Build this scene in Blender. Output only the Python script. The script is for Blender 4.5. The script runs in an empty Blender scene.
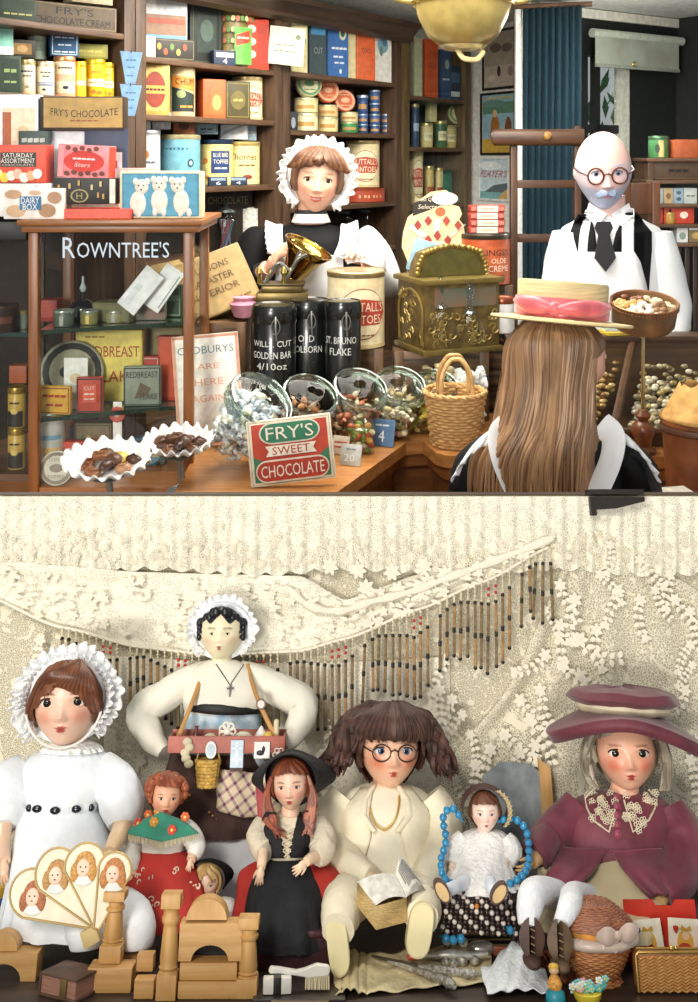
import bpy, bmesh, math, random
from mathutils import Vector, Matrix, noise
random.seed(7)
SC = bpy.context.scene
COL = SC.collection
R = math.radians
PI = math.pi
# ---- the camera's numbers: focal length in pixels, horizon row, eye height
F, HZ, ZC, CX = 1000.0, 160.0, 1.70, 349.0
def V(*a): return Vector(a)
def P(px, py, D): return V((px-CX)*D/F, D, ZC-(py-HZ)*D/F)
def T(x, y, z): return Matrix.Translation((x, y, z))
def RX(a): return Matrix.Rotation(R(a), 4, 'X')
def RY(a): return Matrix.Rotation(R(a), 4, 'Y')
def RZ(a): return Matrix.Rotation(R(a), 4, 'Z')
def SCL(x, y, z): return Matrix.Diagonal((x, y, z, 1))
# the raked doll stage
SM = T(0, 1.3, .738) @ RX(-22)
SMI = SM.inverted()
CL = SMI @ V(0, 0, ZC)
def S(px, py, v):
    d = SMI.to_3x3() @ V((px-CX)/F, 1, -(py-HZ)/F)
    t = (-v-CL.y)/d.y
    return CL + d*t
def SF(px, py):                       # point of the stage floor under a pixel
    d = SMI.to_3x3() @ V((px-CX)/F, 1, -(py-HZ)/F)
    return CL + d*(-CL.z/d.z)
def SK(py, v): return (S(0, py, v)-S(1, py, v)).length
# ---------------------------------------------------------------- materials
def lin(h):
    h = h.lstrip('#')
    o = []
    for i in (0, 2, 4):
        c = int(h[i:i+2], 16)/255
        o.append(c/12.92 if c <= .04045 else ((c+.055)/1.055)**2.4)
    return (*o, 1)
MATS = {}
def nodes(name):
    m = bpy.data.materials.new(name); m.use_nodes = True
    nt = m.node_tree
    return m, nt, nt.nodes['Principled BSDF']
def N(nt, typ, **kw):
    n = nt.nodes.new(typ)
    for k, v in kw.items():
        if k in n.inputs.keys(): n.inputs[k].default_value = v
        else: setattr(n, k, v)
    return n
def M(col, rough=.6, metal=0, var=.08, vs=40, bump=0, bs=120, stretch=None, col2=None, sheen=0, coat=0, spec=.5):
    key = (col, rough, metal, var, vs, bump, bs, stretch, col2, sheen, coat, spec)
    if key in MATS: return MATS[key]
    m, nt, b = nodes('surface_%s' % col.strip('#'))
    L = nt.links.new
    b.inputs['Roughness'].default_value = rough
    b.inputs['Metallic'].default_value = metal
    b.inputs['Specular IOR Level'].default_value = spec
    if sheen: b.inputs['Sheen Weight'].default_value = sheen
    if coat: b.inputs['Coat Weight'].default_value = coat
    tc = N(nt, 'ShaderNodeTexCoord'); mp = N(nt, 'ShaderNodeMapping')
    L(tc.outputs['Object'], mp.inputs['Vector'])
    if stretch: mp.inputs['Scale'].default_value = stretch
    c = lin(col)
    if var or col2:
        nz = N(nt, 'ShaderNodeTexNoise', Scale=vs, Detail=4.0)
        L(mp.outputs[0], nz.inputs['Vector'])
        rp = N(nt, 'ShaderNodeValToRGB')
        c2 = lin(col2) if col2 else tuple(min(1, x*(1+var*1.5)) for x in c[:3])+(1,)
        c1 = c if col2 else tuple(x*(1-var*1.5) for x in c[:3])+(1,)
        rp.color_ramp.elements[0].position = .35; rp.color_ramp.elements[1].position = .65
        rp.color_ramp.elements[0].color = c1; rp.color_ramp.elements[1].color = c2
        L(nz.outputs['Fac'], rp.inputs[0]); L(rp.outputs[0], b.inputs['Base Color'])
    else:
        b.inputs['Base Color'].default_value = c
    if bump:
        n2 = N(nt, 'ShaderNodeTexNoise', Scale=bs, Detail=3.0)
        bp = N(nt, 'ShaderNodeBump', Strength=bump, Distance=.004)
        L(mp.outputs[0], n2.inputs['Vector']); L(n2.outputs['Fac'], bp.inputs['Height']); L(bp.outputs[0], b.inputs['Normal'])
    MATS[key] = m
    return m
def wood(c1, c2, axis='x', rough=.45, scale=9):
    st = {'x': (.12, 1, 1), 'y': (1, .12, 1), 'z': (1, 1, .12)}[axis]
    return M(c1, rough, 0, .2, scale*6, .12, 90, st, c2)
def glass(col='#fafcfb', lo=.04, hi=.55):
    key = ('glass', col, lo, hi)
    if key in MATS: return MATS[key]
    m, nt, b = nodes('clear_glass'); L = nt.links.new
    nt.nodes.remove(b)
    tr = N(nt, 'ShaderNodeBsdfTransparent', Color=lin(col)); gl = N(nt, 'ShaderNodeBsdfGlossy', Roughness=.03)
    lw = N(nt, 'ShaderNodeLayerWeight', Blend=.35); mr = N(nt, 'ShaderNodeMapRange')
    mr.inputs['To Min'].default_value = lo; mr.inputs['To Max'].default_value = hi
    mx = N(nt, 'ShaderNodeMixShader')
    L(lw.outputs['Facing'], mr.inputs['Value']); L(mr.outputs[0], mx.inputs[0]); L(tr.outputs[0], mx.inputs[1]); L(gl.outputs[0], mx.inputs[2])
    L(mx.outputs[0], nt.nodes['Material Output'].inputs[0])
    MATS[key] = m
    return m
def vcol(rough=.4, coat=0, sss=0, name='painted_skin'):
    key = ('vcol', rough, coat, sss)
    if key in MATS: return MATS[key]
    m, nt, b = nodes(name)
    a = N(nt, 'ShaderNodeVertexColor'); a.layer_name = 'Col'
    nt.links.new(a.outputs[0], b.inputs['Base Color'])
    b.inputs['Roughness'].default_value = rough; b.inputs['Coat Weight'].default_value = coat
    if sss:
        b.inputs['Subsurface Weight'].default_value = sss; b.inputs['Subsurface Scale'].default_value = .004
    MATS[key] = m
    return m
# ---------------------------------------------------------------- mesh building
class MB:
    def __init__(s): s.v, s.f, s.m, s.c = [], [], [], None
    def add(s, vs, fs, mi=0, X=None):
        o = len(s.v)
        s.v += [tuple(X @ Vector(p)) if X else tuple(p) for p in vs]
        for q in fs: s.f.append([i+o for i in q]); s.m.append(mi)
        return s
    def box(s, x0, x1, y0, y1, z0, z1, bev=0, mi=0, X=None):
        if bev:
            bm = bmesh.new(); bmesh.ops.create_cube(bm, size=1)
            for v in bm.verts: v.co = V((x0+x1)/2+v.co.x*(x1-x0), (y0+y1)/2+v.co.y*(y1-y0), (z0+z1)/2+v.co.z*(z1-z0))
            bmesh.ops.bevel(bm, geom=bm.edges[:], offset=bev, segments=2, affect='EDGES', profile=.6)
            bm.verts.index_update()
            s.add([v.co[:] for v in bm.verts], [[v.index for v in f.verts] for f in bm.faces], mi, X); bm.free(); return s
        vs = [(x, y, z) for z in (z0, z1) for y in (y0, y1) for x in (x0, x1)]
        return s.add(vs, [(0, 2, 3, 1), (4, 5, 7, 6), (0, 1, 5, 4), (2, 6, 7, 3), (0, 4, 6, 2), (1, 3, 7, 5)], mi, X)
    def grid(s, fn, nu, nv, wu=False, wv=False, mi=0, X=None):
        au = nu if wu else nu+1; av = nv if wv else nv+1
        vs = [tuple(fn(i/nu, j/nv)) for j in range(av) for i in range(au)]
        fs = [(j*au+i, j*au+(i+1) % au, ((j+1) % av)*au+(i+1) % au, ((j+1) % av)*au+i) for j in range(nv) for i in range(nu)]
        return s.add(vs, fs, mi, X)
    def lathe(s, pr, seg=24, mi=0, X=None, cap=True, sx=1, sy=1):
        n = len(pr)
        vs = [(r*math.cos(2*PI*i/seg)*sx, r*math.sin(2*PI*i/seg)*sy, z) for r, z in pr for i in range(seg)]
        fs = [(j*seg+i, j*seg+(i+1) % seg, (j+1)*seg+(i+1) % seg, (j+1)*seg+i) for j in range(n-1) for i in range(seg)]
        if cap:
            fs.append(list(range(seg))[::-1]); fs.append([(n-1)*seg+i for i in range(seg)])
        return s.add(vs, fs, mi, X)
    def ell(s, c, r, seg=16, rings=10, mi=0, X=None):
        if not hasattr(r, '__len__'): r = (r, r, r)
        pr = [(max(math.sin(PI*j/rings), 1e-4), -math.cos(PI*j/rings)) for j in range(rings+1)]
        Y = T(*c) @ SCL(*r)
        return s.lathe(pr, seg, mi, (X @ Y) if X else Y)
    def tube(s, pts, rad, seg=10, mi=0, X=None, flat=1.0, closed=False):
        pts = [Vector(p) for p in pts]; n = len(pts)
        rad = list(rad) if hasattr(rad, '__len__') else [rad]*n
        vs, fs = [], []
        up = None
        for i, p in enumerate(pts):
            a = pts[(i-1) % n] if closed else pts[max(i-1, 0)]
            b = pts[(i+1) % n] if closed else pts[min(i+1, n-1)]
            t = (b-a).normalized() if (b-a).length > 1e-9 else V(0, 0, 1)
            if up is None: up = t.orthogonal().normalized() if abs(t.y) > .9 else (V(0, 1, 0)-t*t.y).normalized()
            else:
                up = up-t*up.dot(t)
                up = up.normalized() if up.length > 1e-6 else t.orthogonal().normalized()
            w = t.cross(up)
            for k in range(seg):
                a_ = 2*PI*k/seg
                vs.append(p+w*(math.cos(a_)*rad[i])+up*(math.sin(a_)*rad[i]*flat))
        m = n if closed else n-1
        fs = [(j*seg+k, j*seg+(k+1) % seg, ((j+1) % n)*seg+(k+1) % seg, ((j+1) % n)*seg+k) for j in range(m) for k in range(seg)]
        if not closed: fs += [list(range(seg))[::-1], [(n-1)*seg+k for k in range(seg)]]
        return s.add(vs, fs, mi, X)
    def prism(s, poly, y0, y1, mi=0, X=None):        # outline in x,z pulled along y
        n = len(poly)
        vs = [(x, y0, z) for x, z in poly]+[(x, y1, z) for x, z in poly]
        fs = [list(range(n)), [n+i for i in range(n)][::-1]]+[(i, n+i, n+(i+1) % n, (i+1) % n) for i in range(n)]
        return s.add(vs, fs, mi, X)
    def slab(s, poly, z0, z1, mi=0, X=None):          # outline in x,y pulled along z
        n = len(poly)
        vs = [(x, y, z0) for x, y in poly]+[(x, y, z1) for x, y in poly]
        fs = [list(range(n))[::-1], [n+i for i in range(n)]]+[(i, (i+1) % n, n+(i+1) % n, n+i) for i in range(n)]
        return s.add(vs, fs, mi, X)
    def build(s, name, mats, parent=None, X=None, ang=40):
        me = bpy.data.meshes.new(name)
        me.from_pydata(s.v, [], s.f)
        for m in (mats if isinstance(mats, (list, tuple)) else [mats]): me.materials.append(m)
        me.polygons.foreach_set('material_index', s.m)
        bm = bmesh.new(); bm.from_mesh(me); bmesh.ops.recalc_face_normals(bm, faces=bm.faces); bm.to_mesh(me); bm.free()
        me.polygons.foreach_set('use_smooth', [True]*len(me.polygons))
        me.set_sharp_from_angle(angle=R(ang))
        if s.c:
            ca = me.color_attributes.new('Col', 'FLOAT_COLOR', 'POINT')
            ca.data.foreach_set('color', [x for c in s.c for x in c])
        o = bpy.data.objects.new(name, me); COL.objects.link(o)
        if parent: o.parent = parent
        if X is not None: o.matrix_local = X
        return o
def tag(o, label, cat, group=None, kind=None):
    o['label'] = label; o['category'] = cat
    if group: o['group'] = group
    if kind: o['kind'] = kind
    return o
def thing(name, label, cat, X, group=None):
    o = bpy.data.objects.new(name, None); COL.objects.link(o)
    o.empty_display_size = .02
    o.matrix_world = X
    return tag(o, label, cat, group)
def struct(name, mb, mat, X=None):
    o = mb.build(name, mat, None, X); o['kind'] = 'structure'
    return o
def spl(pts, n=8):                                     # smooth path through points
    pts = [Vector(p) for p in pts]; out = []
    for i in range(len(pts)-1):
        p0, p1, p2, p3 = pts[max(i-1, 0)], pts[i], pts[i+1], pts[min(i+2, len(pts)-1)]
        for k in range(n):
            t = k/n
            out.append(.5*((2*p1)+(p2-p0)*t+(2*p0-5*p1+4*p2-p3)*t*t+(3*p1-p0-3*p2+p3)*t**3))
    out.append(pts[-1]); return out
def lerp(a, b, t): return a+(b-a)*t
def interp(xs, t):                                     # value at t of evenly spaced keys
    n = len(xs)-1; t = min(max(t, 0), .99999)*n; i = int(t); f = t-i
    return xs[i]*(1-f)+xs[i+1]*f
def nz(x, y=0, z=0): return noise.noise((x, y, z))
# ---------------------------------------------------------------- lettering
TXT = {}
ILL = set('TEA|BEST|COWANS|LYLES|GREEN|HUNTLEY|BISCUITS|GLORIA|VIRGINIA|REGENCY|PARKINSON|REFRESHERS|MAZAWATTEE|ANTS|GLYCO|MINT|BIRD|MALTED|HORLICKS|Malted Milk|MILK|TIGER|MINTS|SHARPS|Tasmania|Toffee|MADE BY|THORNTONS|BLUE MINT|Continental|HARRY|Navy|NAVY|BOUNDELLS|DRUMS|STAR|PLUG|GOLD|SWEETS|BAG|Established|RUM|toffee|CREAM|CARAMEL|BLUE CHIP|BY NUTTALL|CUSTARD|C&B|Ogdens|FLAKE.|BEST'.split('|'))
def glyphs(s):
    if s in TXT: return TXT[s]
    cu = bpy.data.curves.new('t', 'FONT'); cu.body = s; cu.resolution_u = 2; cu.align_x = 'CENTER'
    ob = bpy.data.objects.new('t', cu); COL.objects.link(ob)
    bpy.context.view_layer.update()
    me = ob.evaluated_get(bpy.context.evaluated_depsgraph_get()).to_mesh()
    vs = [(v.co.x, v.co.y) for v in me.vertices]; fs = [list(p.vertices) for p in me.polygons]
    ob.to_mesh_clear()
    bpy.data.objects.remove(ob); bpy.data.curves.remove(cu)
    if vs:
        x0, x1 = min(p[0] for p in vs), max(p[0] for p in vs); y0, y1 = min(p[1] for p in vs), max(p[1] for p in vs)
        vs = [((p[0]-x0)/max(x1-x0, 1e-6)-.5, (p[1]-y0)/max(y1-y0, 1e-6)-.5) for p in vs]
    TXT[s] = (vs, fs); return TXT[s]
def art(root, w, h, items, yf=0, bend=None, z0=0, depth=.0006):
    """printed decoration on the front of a w x h face: p = panel, e = ellipse, t = text, o = outline; colours by name"""
    cols = []; pan, let = MB(), MB(); lc = []
    def ci(lst, c):
        if c not in lst: lst.append(c)
        return lst.index(c)
    def put(mb, vs, fs, mi, lay):
        out = []
        for x, z in vs:
            X, Z = (x-.5)*w, z0+z*h
            off = depth*(1+lay)
            if bend: a = X/bend; out.append(((bend+off)*math.sin(a), -(bend+off)*math.cos(a), Z))
            else: out.append((X, yf-off, Z))
        mb.add(out, fs, mi)
    for lay, it in enumerate(items):
        k = it[0]
        if k == 'p':
            _, x0, x1, a, b, c = it
            n = 10 if bend else 1
            vs = [(lerp(x0, x1, i/n), z) for i in range(n+1) for z in (a, b)]
            put(pan, vs, [(2*i, 2*i+2, 2*i+3, 2*i+1) for i in range(n)], ci(cols, c), lay)
        elif bend and k in 'eg':
            if k == 'e':
                _, x, z, rx, rz, c = it; poly = [(x+rx*math.cos(2*PI*i/24), z+rz*math.sin(2*PI*i/24)) for i in range(24)]
            else: _, poly, c = it
            xa, xb = min(p[0] for p in poly)+1e-4, max(p[0] for p in poly)-1e-4; n = 14; vs = []
            for i in range(n+1):
                x = lerp(xa, xb, i/n); zz_ = []
                for j in range(len(poly)):
                    a, b = poly[j], poly[(j+1) % len(poly)]
                    if (a[0]-x)*(b[0]-x) <= 0 and a[0] != b[0]: zz_.append(lerp(a[1], b[1], (x-a[0])/(b[0]-a[0])))
                vs += [(x, min(zz_)), (x, max(zz_))]
            put(pan, vs, [(2*i, 2*i+2, 2*i+3, 2*i+1) for i in range(n)], ci(cols, c), lay)
        elif k == 'e':
            _, x, z, rx, rz, c = it
            vs = [(x, z)]+[(x+rx*math.cos(2*PI*i/20), z+rz*math.sin(2*PI*i/20)) for i in range(20)]
            put(pan, vs, [(0, 1+i, 1+(i+1) % 20) for i in range(20)], ci(cols, c), lay)
        elif k == 'o':
            _, x0, x1, a, b, th, c = it
            tz = th*w/h
            for q in ((x0, x1, a, a+tz), (x0, x1, b-tz, b), (x0, x0+th, a, b), (x1-th, x1, a, b)):
                n = 8 if bend else 1
                vs = [(lerp(q[0], q[1], i/n), z) for i in range(n+1) for z in q[2:]]
                put(pan, vs, [(2*i, 2*i+2, 2*i+3, 2*i+1) for i in range(n)], ci(cols, c), lay)
        elif k == 'g':
            _, poly, c = it
            put(pan, poly, [list(range(len(poly)))], ci(cols, c), lay)
        elif k == 't':
            _, s, x, z, tw, th, c = it[:7]
            arc = it[7] if len(it) > 7 else 0
            sk = it[8] if len(it) > 8 else 0
            if s in ILL:                                 # too small to read in the photograph: a dashed line
                n = max(2, len(s)//2)
                for q in range(n): put(pan, [(x-tw/2+tw*(q+a_)/n, z+b_*th*.5) for a_, b_ in ((.06, -.5), (.9, -.4), (.9, .5), (.06, .42))], [(0, 1, 2, 3)], ci(cols, c), lay)
                continue
            vs, fs = glyphs(s)
            vs = [(x+a*tw+b*th*sk, z+b*th+arc*(.25-a*a)) for a, b in vs]
            put(let, vs, fs, ci(lc, c), lay+1)
    if pan.v: pan.build('printed_panel', [M(c, .5) for c in cols], root)
    if let.v: let.build('lettering', [M(c, .5, var=0) for c in lc], root)
# ================================================================ the shop's shell
DK = wood('#3d2a1c', '#57402c', 'z', .5)
DKX = wood('#4a3524', '#6a4d36', 'x', .5)
OAK = wood('#7a4822', '#945c2e', 'z', .35)
OAKX = wood('#8c5528', '#a86c38', 'x', .35)
P0 = V(-1.047, 3.0, 0); P1 = V(.690, 5.478, 0)
WA = (P1-P0).normalized(); WN = V(WA.y, -WA.x, 0)
WYAW = math.degrees(math.atan2(WA.y, WA.x))
def wp(px, off=0):                      # point of the shelf front line (off behind it) under a pixel column
    q = P0-WN*off; k = (px-CX)/F
    s = (k*q.y-q.x)/(WA.x-k*WA.y)
    return q+WA*s
def ws(px): return (wp(px)-P0).dot(WA)
WX = T(*P0) @ RZ(WYAW)                  # shelf frame: x along, y into the wall
CEIL = 2.42
fl = MB().slab([(-3, -1.6), (3, -1.6), (3, 6.4), (-3, 6.4)], -.1, 0)
struct('floor', fl, wood('#5a4634', '#6e5844', 'y', .5))
ce = MB().slab([(-3, 2.3), (3, 2.3), (3, 6.4), (-3, 6.4)], CEIL, CEIL+.1)
struct('ceiling', ce, M('#e8ece8', .8))
def wallseg(name, a, b, mat, z0=0, z1=CEIL, th=.08):
    a, b = V(*a, 0), V(*b, 0); d = (b-a).normalized(); n = V(-d.y, d.x, 0)*th
    struct(name, MB().slab([a[:2], b[:2], (b+n)[:2], (a+n)[:2]], z0, z1), mat)
bk = P0-WN*.27
wallseg('wall_shelves', (bk-WA*.9)[:2], (bk+WA*3.2)[:2], M('#d9d6cc', .8))
wallseg('wall_pictures', (.61, 5.62), (.93, 5.05), M('#e2e0da', .8))
wallseg('wall_return', (.93, 5.05), (.87, 4.56), M('#dcdad2', .8))
# window wall, an opening for the window
wa, wb = V(.80, 4.53, 0), V(1.665, 5.09, 0)
wd = (wb-wa).normalized(); WWX = T(*wa) @ RZ(math.degrees(math.atan2(wd.y, wd.x)))
def wwx(px):
    k = (px-CX)/F; return (k*wa.y-wa.x)/(wd.x-k*wd.y)
BLK = M('#1a1e1c', .55, var=.15)
w0, w1 = wwx(588), wwx(629); WL = (wb-wa).length
m = MB()
m.box(0, w0, 0, .08, 0, CEIL).box(w1, WL, 0, .08, 0, CEIL).box(w0, w1, 0, .08, 0, 1.35).box(w0, w1, 0, .08, 2.2, CEIL)
struct('wall_window', m, BLK, WWX)
m = MB().box(0, WL, -.02, 0, CEIL-.05, CEIL-.005, .004)
struct('trim_1', m, M('#e8e6d8', .6), WWX)
m = MB(); xs = lerp(w0, w1, .32)
m.box(w0, w0+.012, .02, .06, 1.35, 2.2).box(xs-.014, xs+.014, .02, .06, 1.35, 2.2)
m.box(w0, w1, .02, .06, 1.83, 1.87).box(w0, w1, .02, .06, 1.35, 1.40)
win = MB().box(w1-.05, w1-.001, -.004, .05, 1.36, 2.19)
win = struct('window_1', win, M('#c9cec0', .6), WWX)
m.build('sash_bars', BLK, win)
MB().box(w0, w1-.05, .036, .04, 1.36, 2.19).build('pane', glass(lo=.02, hi=.2), win)
wallseg('wall_right', (1.665, 5.09), (2.3, 4.3), BLK)
# garden shrub beyond the window
m = MB(); random.seed(3)
for i in range(260):
    c = V(random.gauss(0, .35), random.gauss(0, .15), random.uniform(-.9, .35)+random.gauss(0, .1))
    X = T(*c) @ RZ(random.uniform(0, 360)) @ RX(random.uniform(-60, 60))
    m.add([(0, 0, -.07), (.03, 0, 0), (0, .01, .08), (-.03, 0, 0)], [(0, 1, 2, 3)], 0, X)
for i in range(6): m.tube([(0, 0, -1.75), (random.uniform(-.2, .2), 0, -1), (random.uniform(-.4, .4), 0, .1)], [.02, .015, .005], 6)
o = m.build('garden_shrub', M('#3f7d45', .6, var=.3), None, T(1.62, 5.95, 1.75)); tag(o, 'green leafy shrub seen outside through the sash window', 'shrub')
# roller blind
bl = thing('roller_blind', 'grey stained roller blind half down over the sash window', 'blind', WWX)
b0, b1 = wwx(584)-.0, wwx(672); zt = 2.295
bm_ = M('#a9b3a6', .85, var=.12, vs=6, col2='#94998a')
MB().box(b0, b1-.04, -.075, -.07, 2.14, zt).build('fabric', bm_, bl)
MB().tube([(b0-.01, -.06, zt), (b1, -.06, zt)], .022, 14).build('roller', M('#b9c2b4', .8), bl)
MB().box(b0, b1-.04, -.083, -.067, 2.135, 2.152, .003).build('bottom_bar', M('#8f968a', .8), bl)
MB().tube([V(lerp(b0, b1, .4)+.012*math.cos(a), -.087, 2.16+.012*math.sin(a)) for a in [i*PI/6 for i in range(12)]], .003, 6, closed=True).build('pull_ring', M('#c8b070', .4, 1), bl)
# curtain
cu = thing('curtain', 'dark blue floor length curtain hanging beside the white wall', 'curtain', T(0, 0, 0))
ca, cb = V(.875, 4.86, 0), V(1.04, 4.42, 0); ca, cb = P(521, 0, 4.5), P(581, 0, 4.42)
def cf(u, v):
    w = .010*math.sin(u*2*PI*9+.6*math.sin(v*3))+.008*nz(u*20, v*2)
    return (lerp(ca.x, cb.x, u), lerp(ca.y, cb.y, u)+w, lerp(CEIL-.04, .04, v))
m = MB().grid(cf, 110, 16)
o = m.build('cloth', M('#12323f', .95, var=.06, vs=60), cu)
o.modifiers.new('s', 'SOLIDIFY').thickness = .004
MB().tube([(ca.x-.03, ca.y, CEIL-.03), (cb.x+.05, cb.y, CEIL-.03)], .012, 10).build('rail', DKX, cu)
# white jamb strip beside the curtain
a_ = P(514, 0, 4.62); b_ = P(523, 0, 4.62)
struct('trim_2', MB().box(a_.x-.012, b_.x, 4.50, 4.54, 0, CEIL), M('#e6e8e6', .7))
# ---------------------------------------------------------------- wall shelving, one unit per bay
def zs(px, py): return ZC-(py-HZ)*wp(px).y/F
SHD = .26
BAYS = {}
def bay(key, pa, pb, lv, label, top, bottom=.05, off=0, post=.05, mat=None, da=0):
    a, b = ws(pa)+da, ws(pb)
    t = thing('shelf_unit', label, 'shelving', WX, 'dark wooden wall shelving')
    mat = mat or DK
    for x in (a, b): MB().box(x-post/2, x+post/2, off, off+SHD, bottom, top, .004).build('post', mat, t)
    MB().box(a+post/2, b-post/2, off+SHD-.012, off+SHD, bottom, top).build('back_panel', M('#2a2019', .7, var=.2), t)
    for z in lv: MB().box(a+post/2, b-post/2, off+.002, off+SHD-.013, z-.021, z, .003).build('shelf', DKX, t)
    MB().box(a+post/2, b-post/2, off+.001, off+SHD-.014, bottom, .78, .002).build('cupboard_front', DKX, t)
    BAYS[key] = lv
    return t
Z1 = [zs(0, 90), zs(60, 24)]; Z1 = [1.625, 1.905, 2.13]
Z2 = [1.33, 1.60, 1.86, 2.063]
Z3 = [1.29, 1.50, 1.825, 2.07]
Z4 = [1.47, 1.765, 2.02]
bay(1, -75, 130, Z1, 'dark wall shelving behind the glass display case, holding yellow tins', 2.37)
bay(2, 130, 279, Z2, 'dark wall shelving with decorated tea tins between the case and the bonneted woman', 2.37, da=.052)
bay(3, 279, 399, Z3, 'dark wall shelving above the bonneted woman holding blue and orange packets', 2.34, da=.052)
u4 = bay(4, 399, 468, Z4, 'glazed corner cabinet with dark green tin under its lowest shelf', 2.30, post=.07, da=.065, mat=wood('#4a3a22', '#6a5636', 'z', .45))
a, b = ws(412), ws(463)
MB().box(a, b, .004, .007, 1.42, 2.26).build('glass_door', glass(lo=.01, hi=.06), u4)
for nm, pa, pb, z0, z1 in (('cornice', -75, 402, 2.27, 2.36),):
    a, b = ws(pa)-.03, ws(pb)+.06
    t = thing('shelf_cornice', 'dark moulded cornice running along the top of the wall shelves', 'cornice', WX)
    MB().prism([(0, 0)], 0, 1)
    pr = [(-.004, 2.27), (-.03, 2.285), (-.03, 2.30), (-.06, 2.335), (-.075, 2.34), (-.075, 2.362), (-.001, 2.365)]
    vs = [(a, y, z) for y, z in pr]+[(b, y, z) for y, z in pr]; n = len(pr)
    MB().add(vs, [list(range(n)), [n+i for i in range(n)][::-1]]+[(i, n+i, n+(i+1) % n, (i+1) % n) for i in range(n)]).build('moulding', wood('#33241a', '#4c3828', 'x', .4), t)
    MB().box(a, b, .262, .268, 2.30, 2.36).build('backing', DKX, t)
# ---------------------------------------------------------------- shop counter
CT = .88
ct = thing('shop_counter', 'long golden oak shop counter with panelled front turning the corner', 'counter', T(0, 0, 0))
top = [(-.43, 2.46), (-.035, 2.455), (.165, 2.90), (.215, 2.91), (.245, 2.80), (.27, 2.775), (1.5, 2.76), (1.5, 3.22), (.25, 3.24), (-.05, 3.24), (-.43, 3.24)]
def inset(poly, d):
    out = []; n = len(poly)
    for i in range(n):
        a, b, c = V(*poly[i-1]), V(*poly[i]), V(*poly[(i+1) % n])
        n1 = V(-(b-a).y, (b-a).x).normalized(); n2 = V(-(c-b).y, (c-b).x).normalized()
        q = (n1+n2); q = q/max(q.dot(n1), .3)
        out.append((b+q*d)[:])
    return out
MB().slab(top, CT-.035, CT).build('top_board', wood('#9a6332', '#b87f48', 'x', .3), ct)
MB().slab(inset(top, .02), CT-.075, CT-.035).build('moulding', wood('#7f4c22', '#9a6130', 'x', .4), ct)
MB().slab(inset(top, .045), .08, CT-.075).build('carcass', wood('#6f4420', '#87562c', 'x', .45), ct)
MB().slab(inset(top, .03), 0, .08).build('plinth', DKX, ct)
CB = .80
cbn = thing('base_cabinet', 'low brown cupboard under the two glazed cases', 'cupboard', T(0, 0, 0))
MB().slab([(-1.18, 2.40), (-.436, 2.40), (-.436, 3.07), (-.90, 3.07), (-1.18, 2.66)], CB-.03, CB).build('top_board', OAKX, cbn)
MB().slab([(-1.17, 2.43), (-.44, 2.43), (-.44, 3.06), (-.89, 3.06), (-1.17, 2.66)], .0, CB-.03).build('carcass', DKX, cbn)
# ---------------------------------------------------------------- glazed display case
dc = thing('display_case', 'tall oak glazed display case lettered across its top pane', 'display case', T(0, 0, 0))
DD = 2.70
cz = ZC-(232-HZ)*DD/F
def cx(px, D=DD): return (px-CX)*D/F
xl, xr = cx(28), cx(192)
DB = 3.05
for px in (33, 188): 
    x = cx(px); MB().box(x-.0135, x+.0135, DD, DD+.03, CB, cz, .004).build('post', OAK, dc)
for x in (xl+.015, xr-.015): MB().box(x-.0135, x+.0135, DB-.03, DB, CB, cz, .004).build('post', OAK, dc)
MB().box(xl-.012, xr+.02, DD-.02, DB+.02, cz, cz+.018, .004).box(xl-.022, xr+.032, DD-.032, DB+.03, cz+.018, cz+.034, .006).build('top_board', wood('#7c4a22', '#976030', 'x', .35), dc)
MB().box(xl+.03, xr-.03, DD+.012, DD+.016, CB, cz).build('glass_pane', glass(lo=.012, hi=.12), dc)
for x in (xl+.012, xr-.016): MB().box(x, x+.004, DD+.03, DB-.03, CB, cz).build('glass_pane', glass(lo=.012, hi=.12), dc)
MB().box(xl, xr, DD+.01, DB, CB, CB+.012).build('base_board', OAKX, dc)
def gshelf(zz):
    m = MB().slab([(xl+.018, DD+.03), (xr-.022, DD+.19), (xr-.022, DB-.005), (xl+.018, DB-.005)], zz-.012, zz)
    m.build('glass_shelf', M('#22382f', .12, var=0, coat=1), dc)
GS1, GS2 = 1.235, .995
gshelf(GS1); gshelf(GS2)
m = MB(); lw_ = cx(170)-cx(61); vs, fs = glyphs('OWNTREE\'S')
vr, fr = glyphs('R')
X0 = cx(61); zc = ZC-(249.5-HZ)*DD/F
m.add([(X0+.018+a*.034, DD+.0115, zc+.004+b*.056) for a, b in vr], fr)
m.add([(X0+.165+a*.25, DD+.0115, zc-.002+b*.043) for a, b in vs], fs)
m.build('lettering', M('#cfe0ee', .4, var=0), dc)
# second, darker case to the side
d2 = thing('display_case', 'dark framed glass case at the end of the counter beside the oak case', 'display case', T(0, 0, 0))
xa, xb, ya, yb = -1.06, xl-.03, 2.80, 2.97
ztop = ZC-(222-HZ)*2.8/F
MB().box(xa, xb, ya-.02, yb, ztop-.05, ztop, .005).build('top_board', M('#1d1a17', .5), d2)
MB().box(xa, xb, ya, yb, CB, CB+.02).build('base_board', DKX, d2)
for x, y in ((xa, ya), (xa, yb-.025), (xb-.025, yb-.025)): MB().box(x, x+.022, y, y+.022, CB+.02, ztop-.05).build('post', DK, d2)
MB().box(xa+.022, xb, ya+.008, ya+.012, CB+.02, ztop-.05).build('glass_pane', glass(lo=.012, hi=.12), d2)
MB().box(xa+.022, xb-.003, ya+.03, yb-.03, 1.20, 1.212).build('glass_shelf', M('#22382f', .12, var=0, coat=1), d2)
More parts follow.
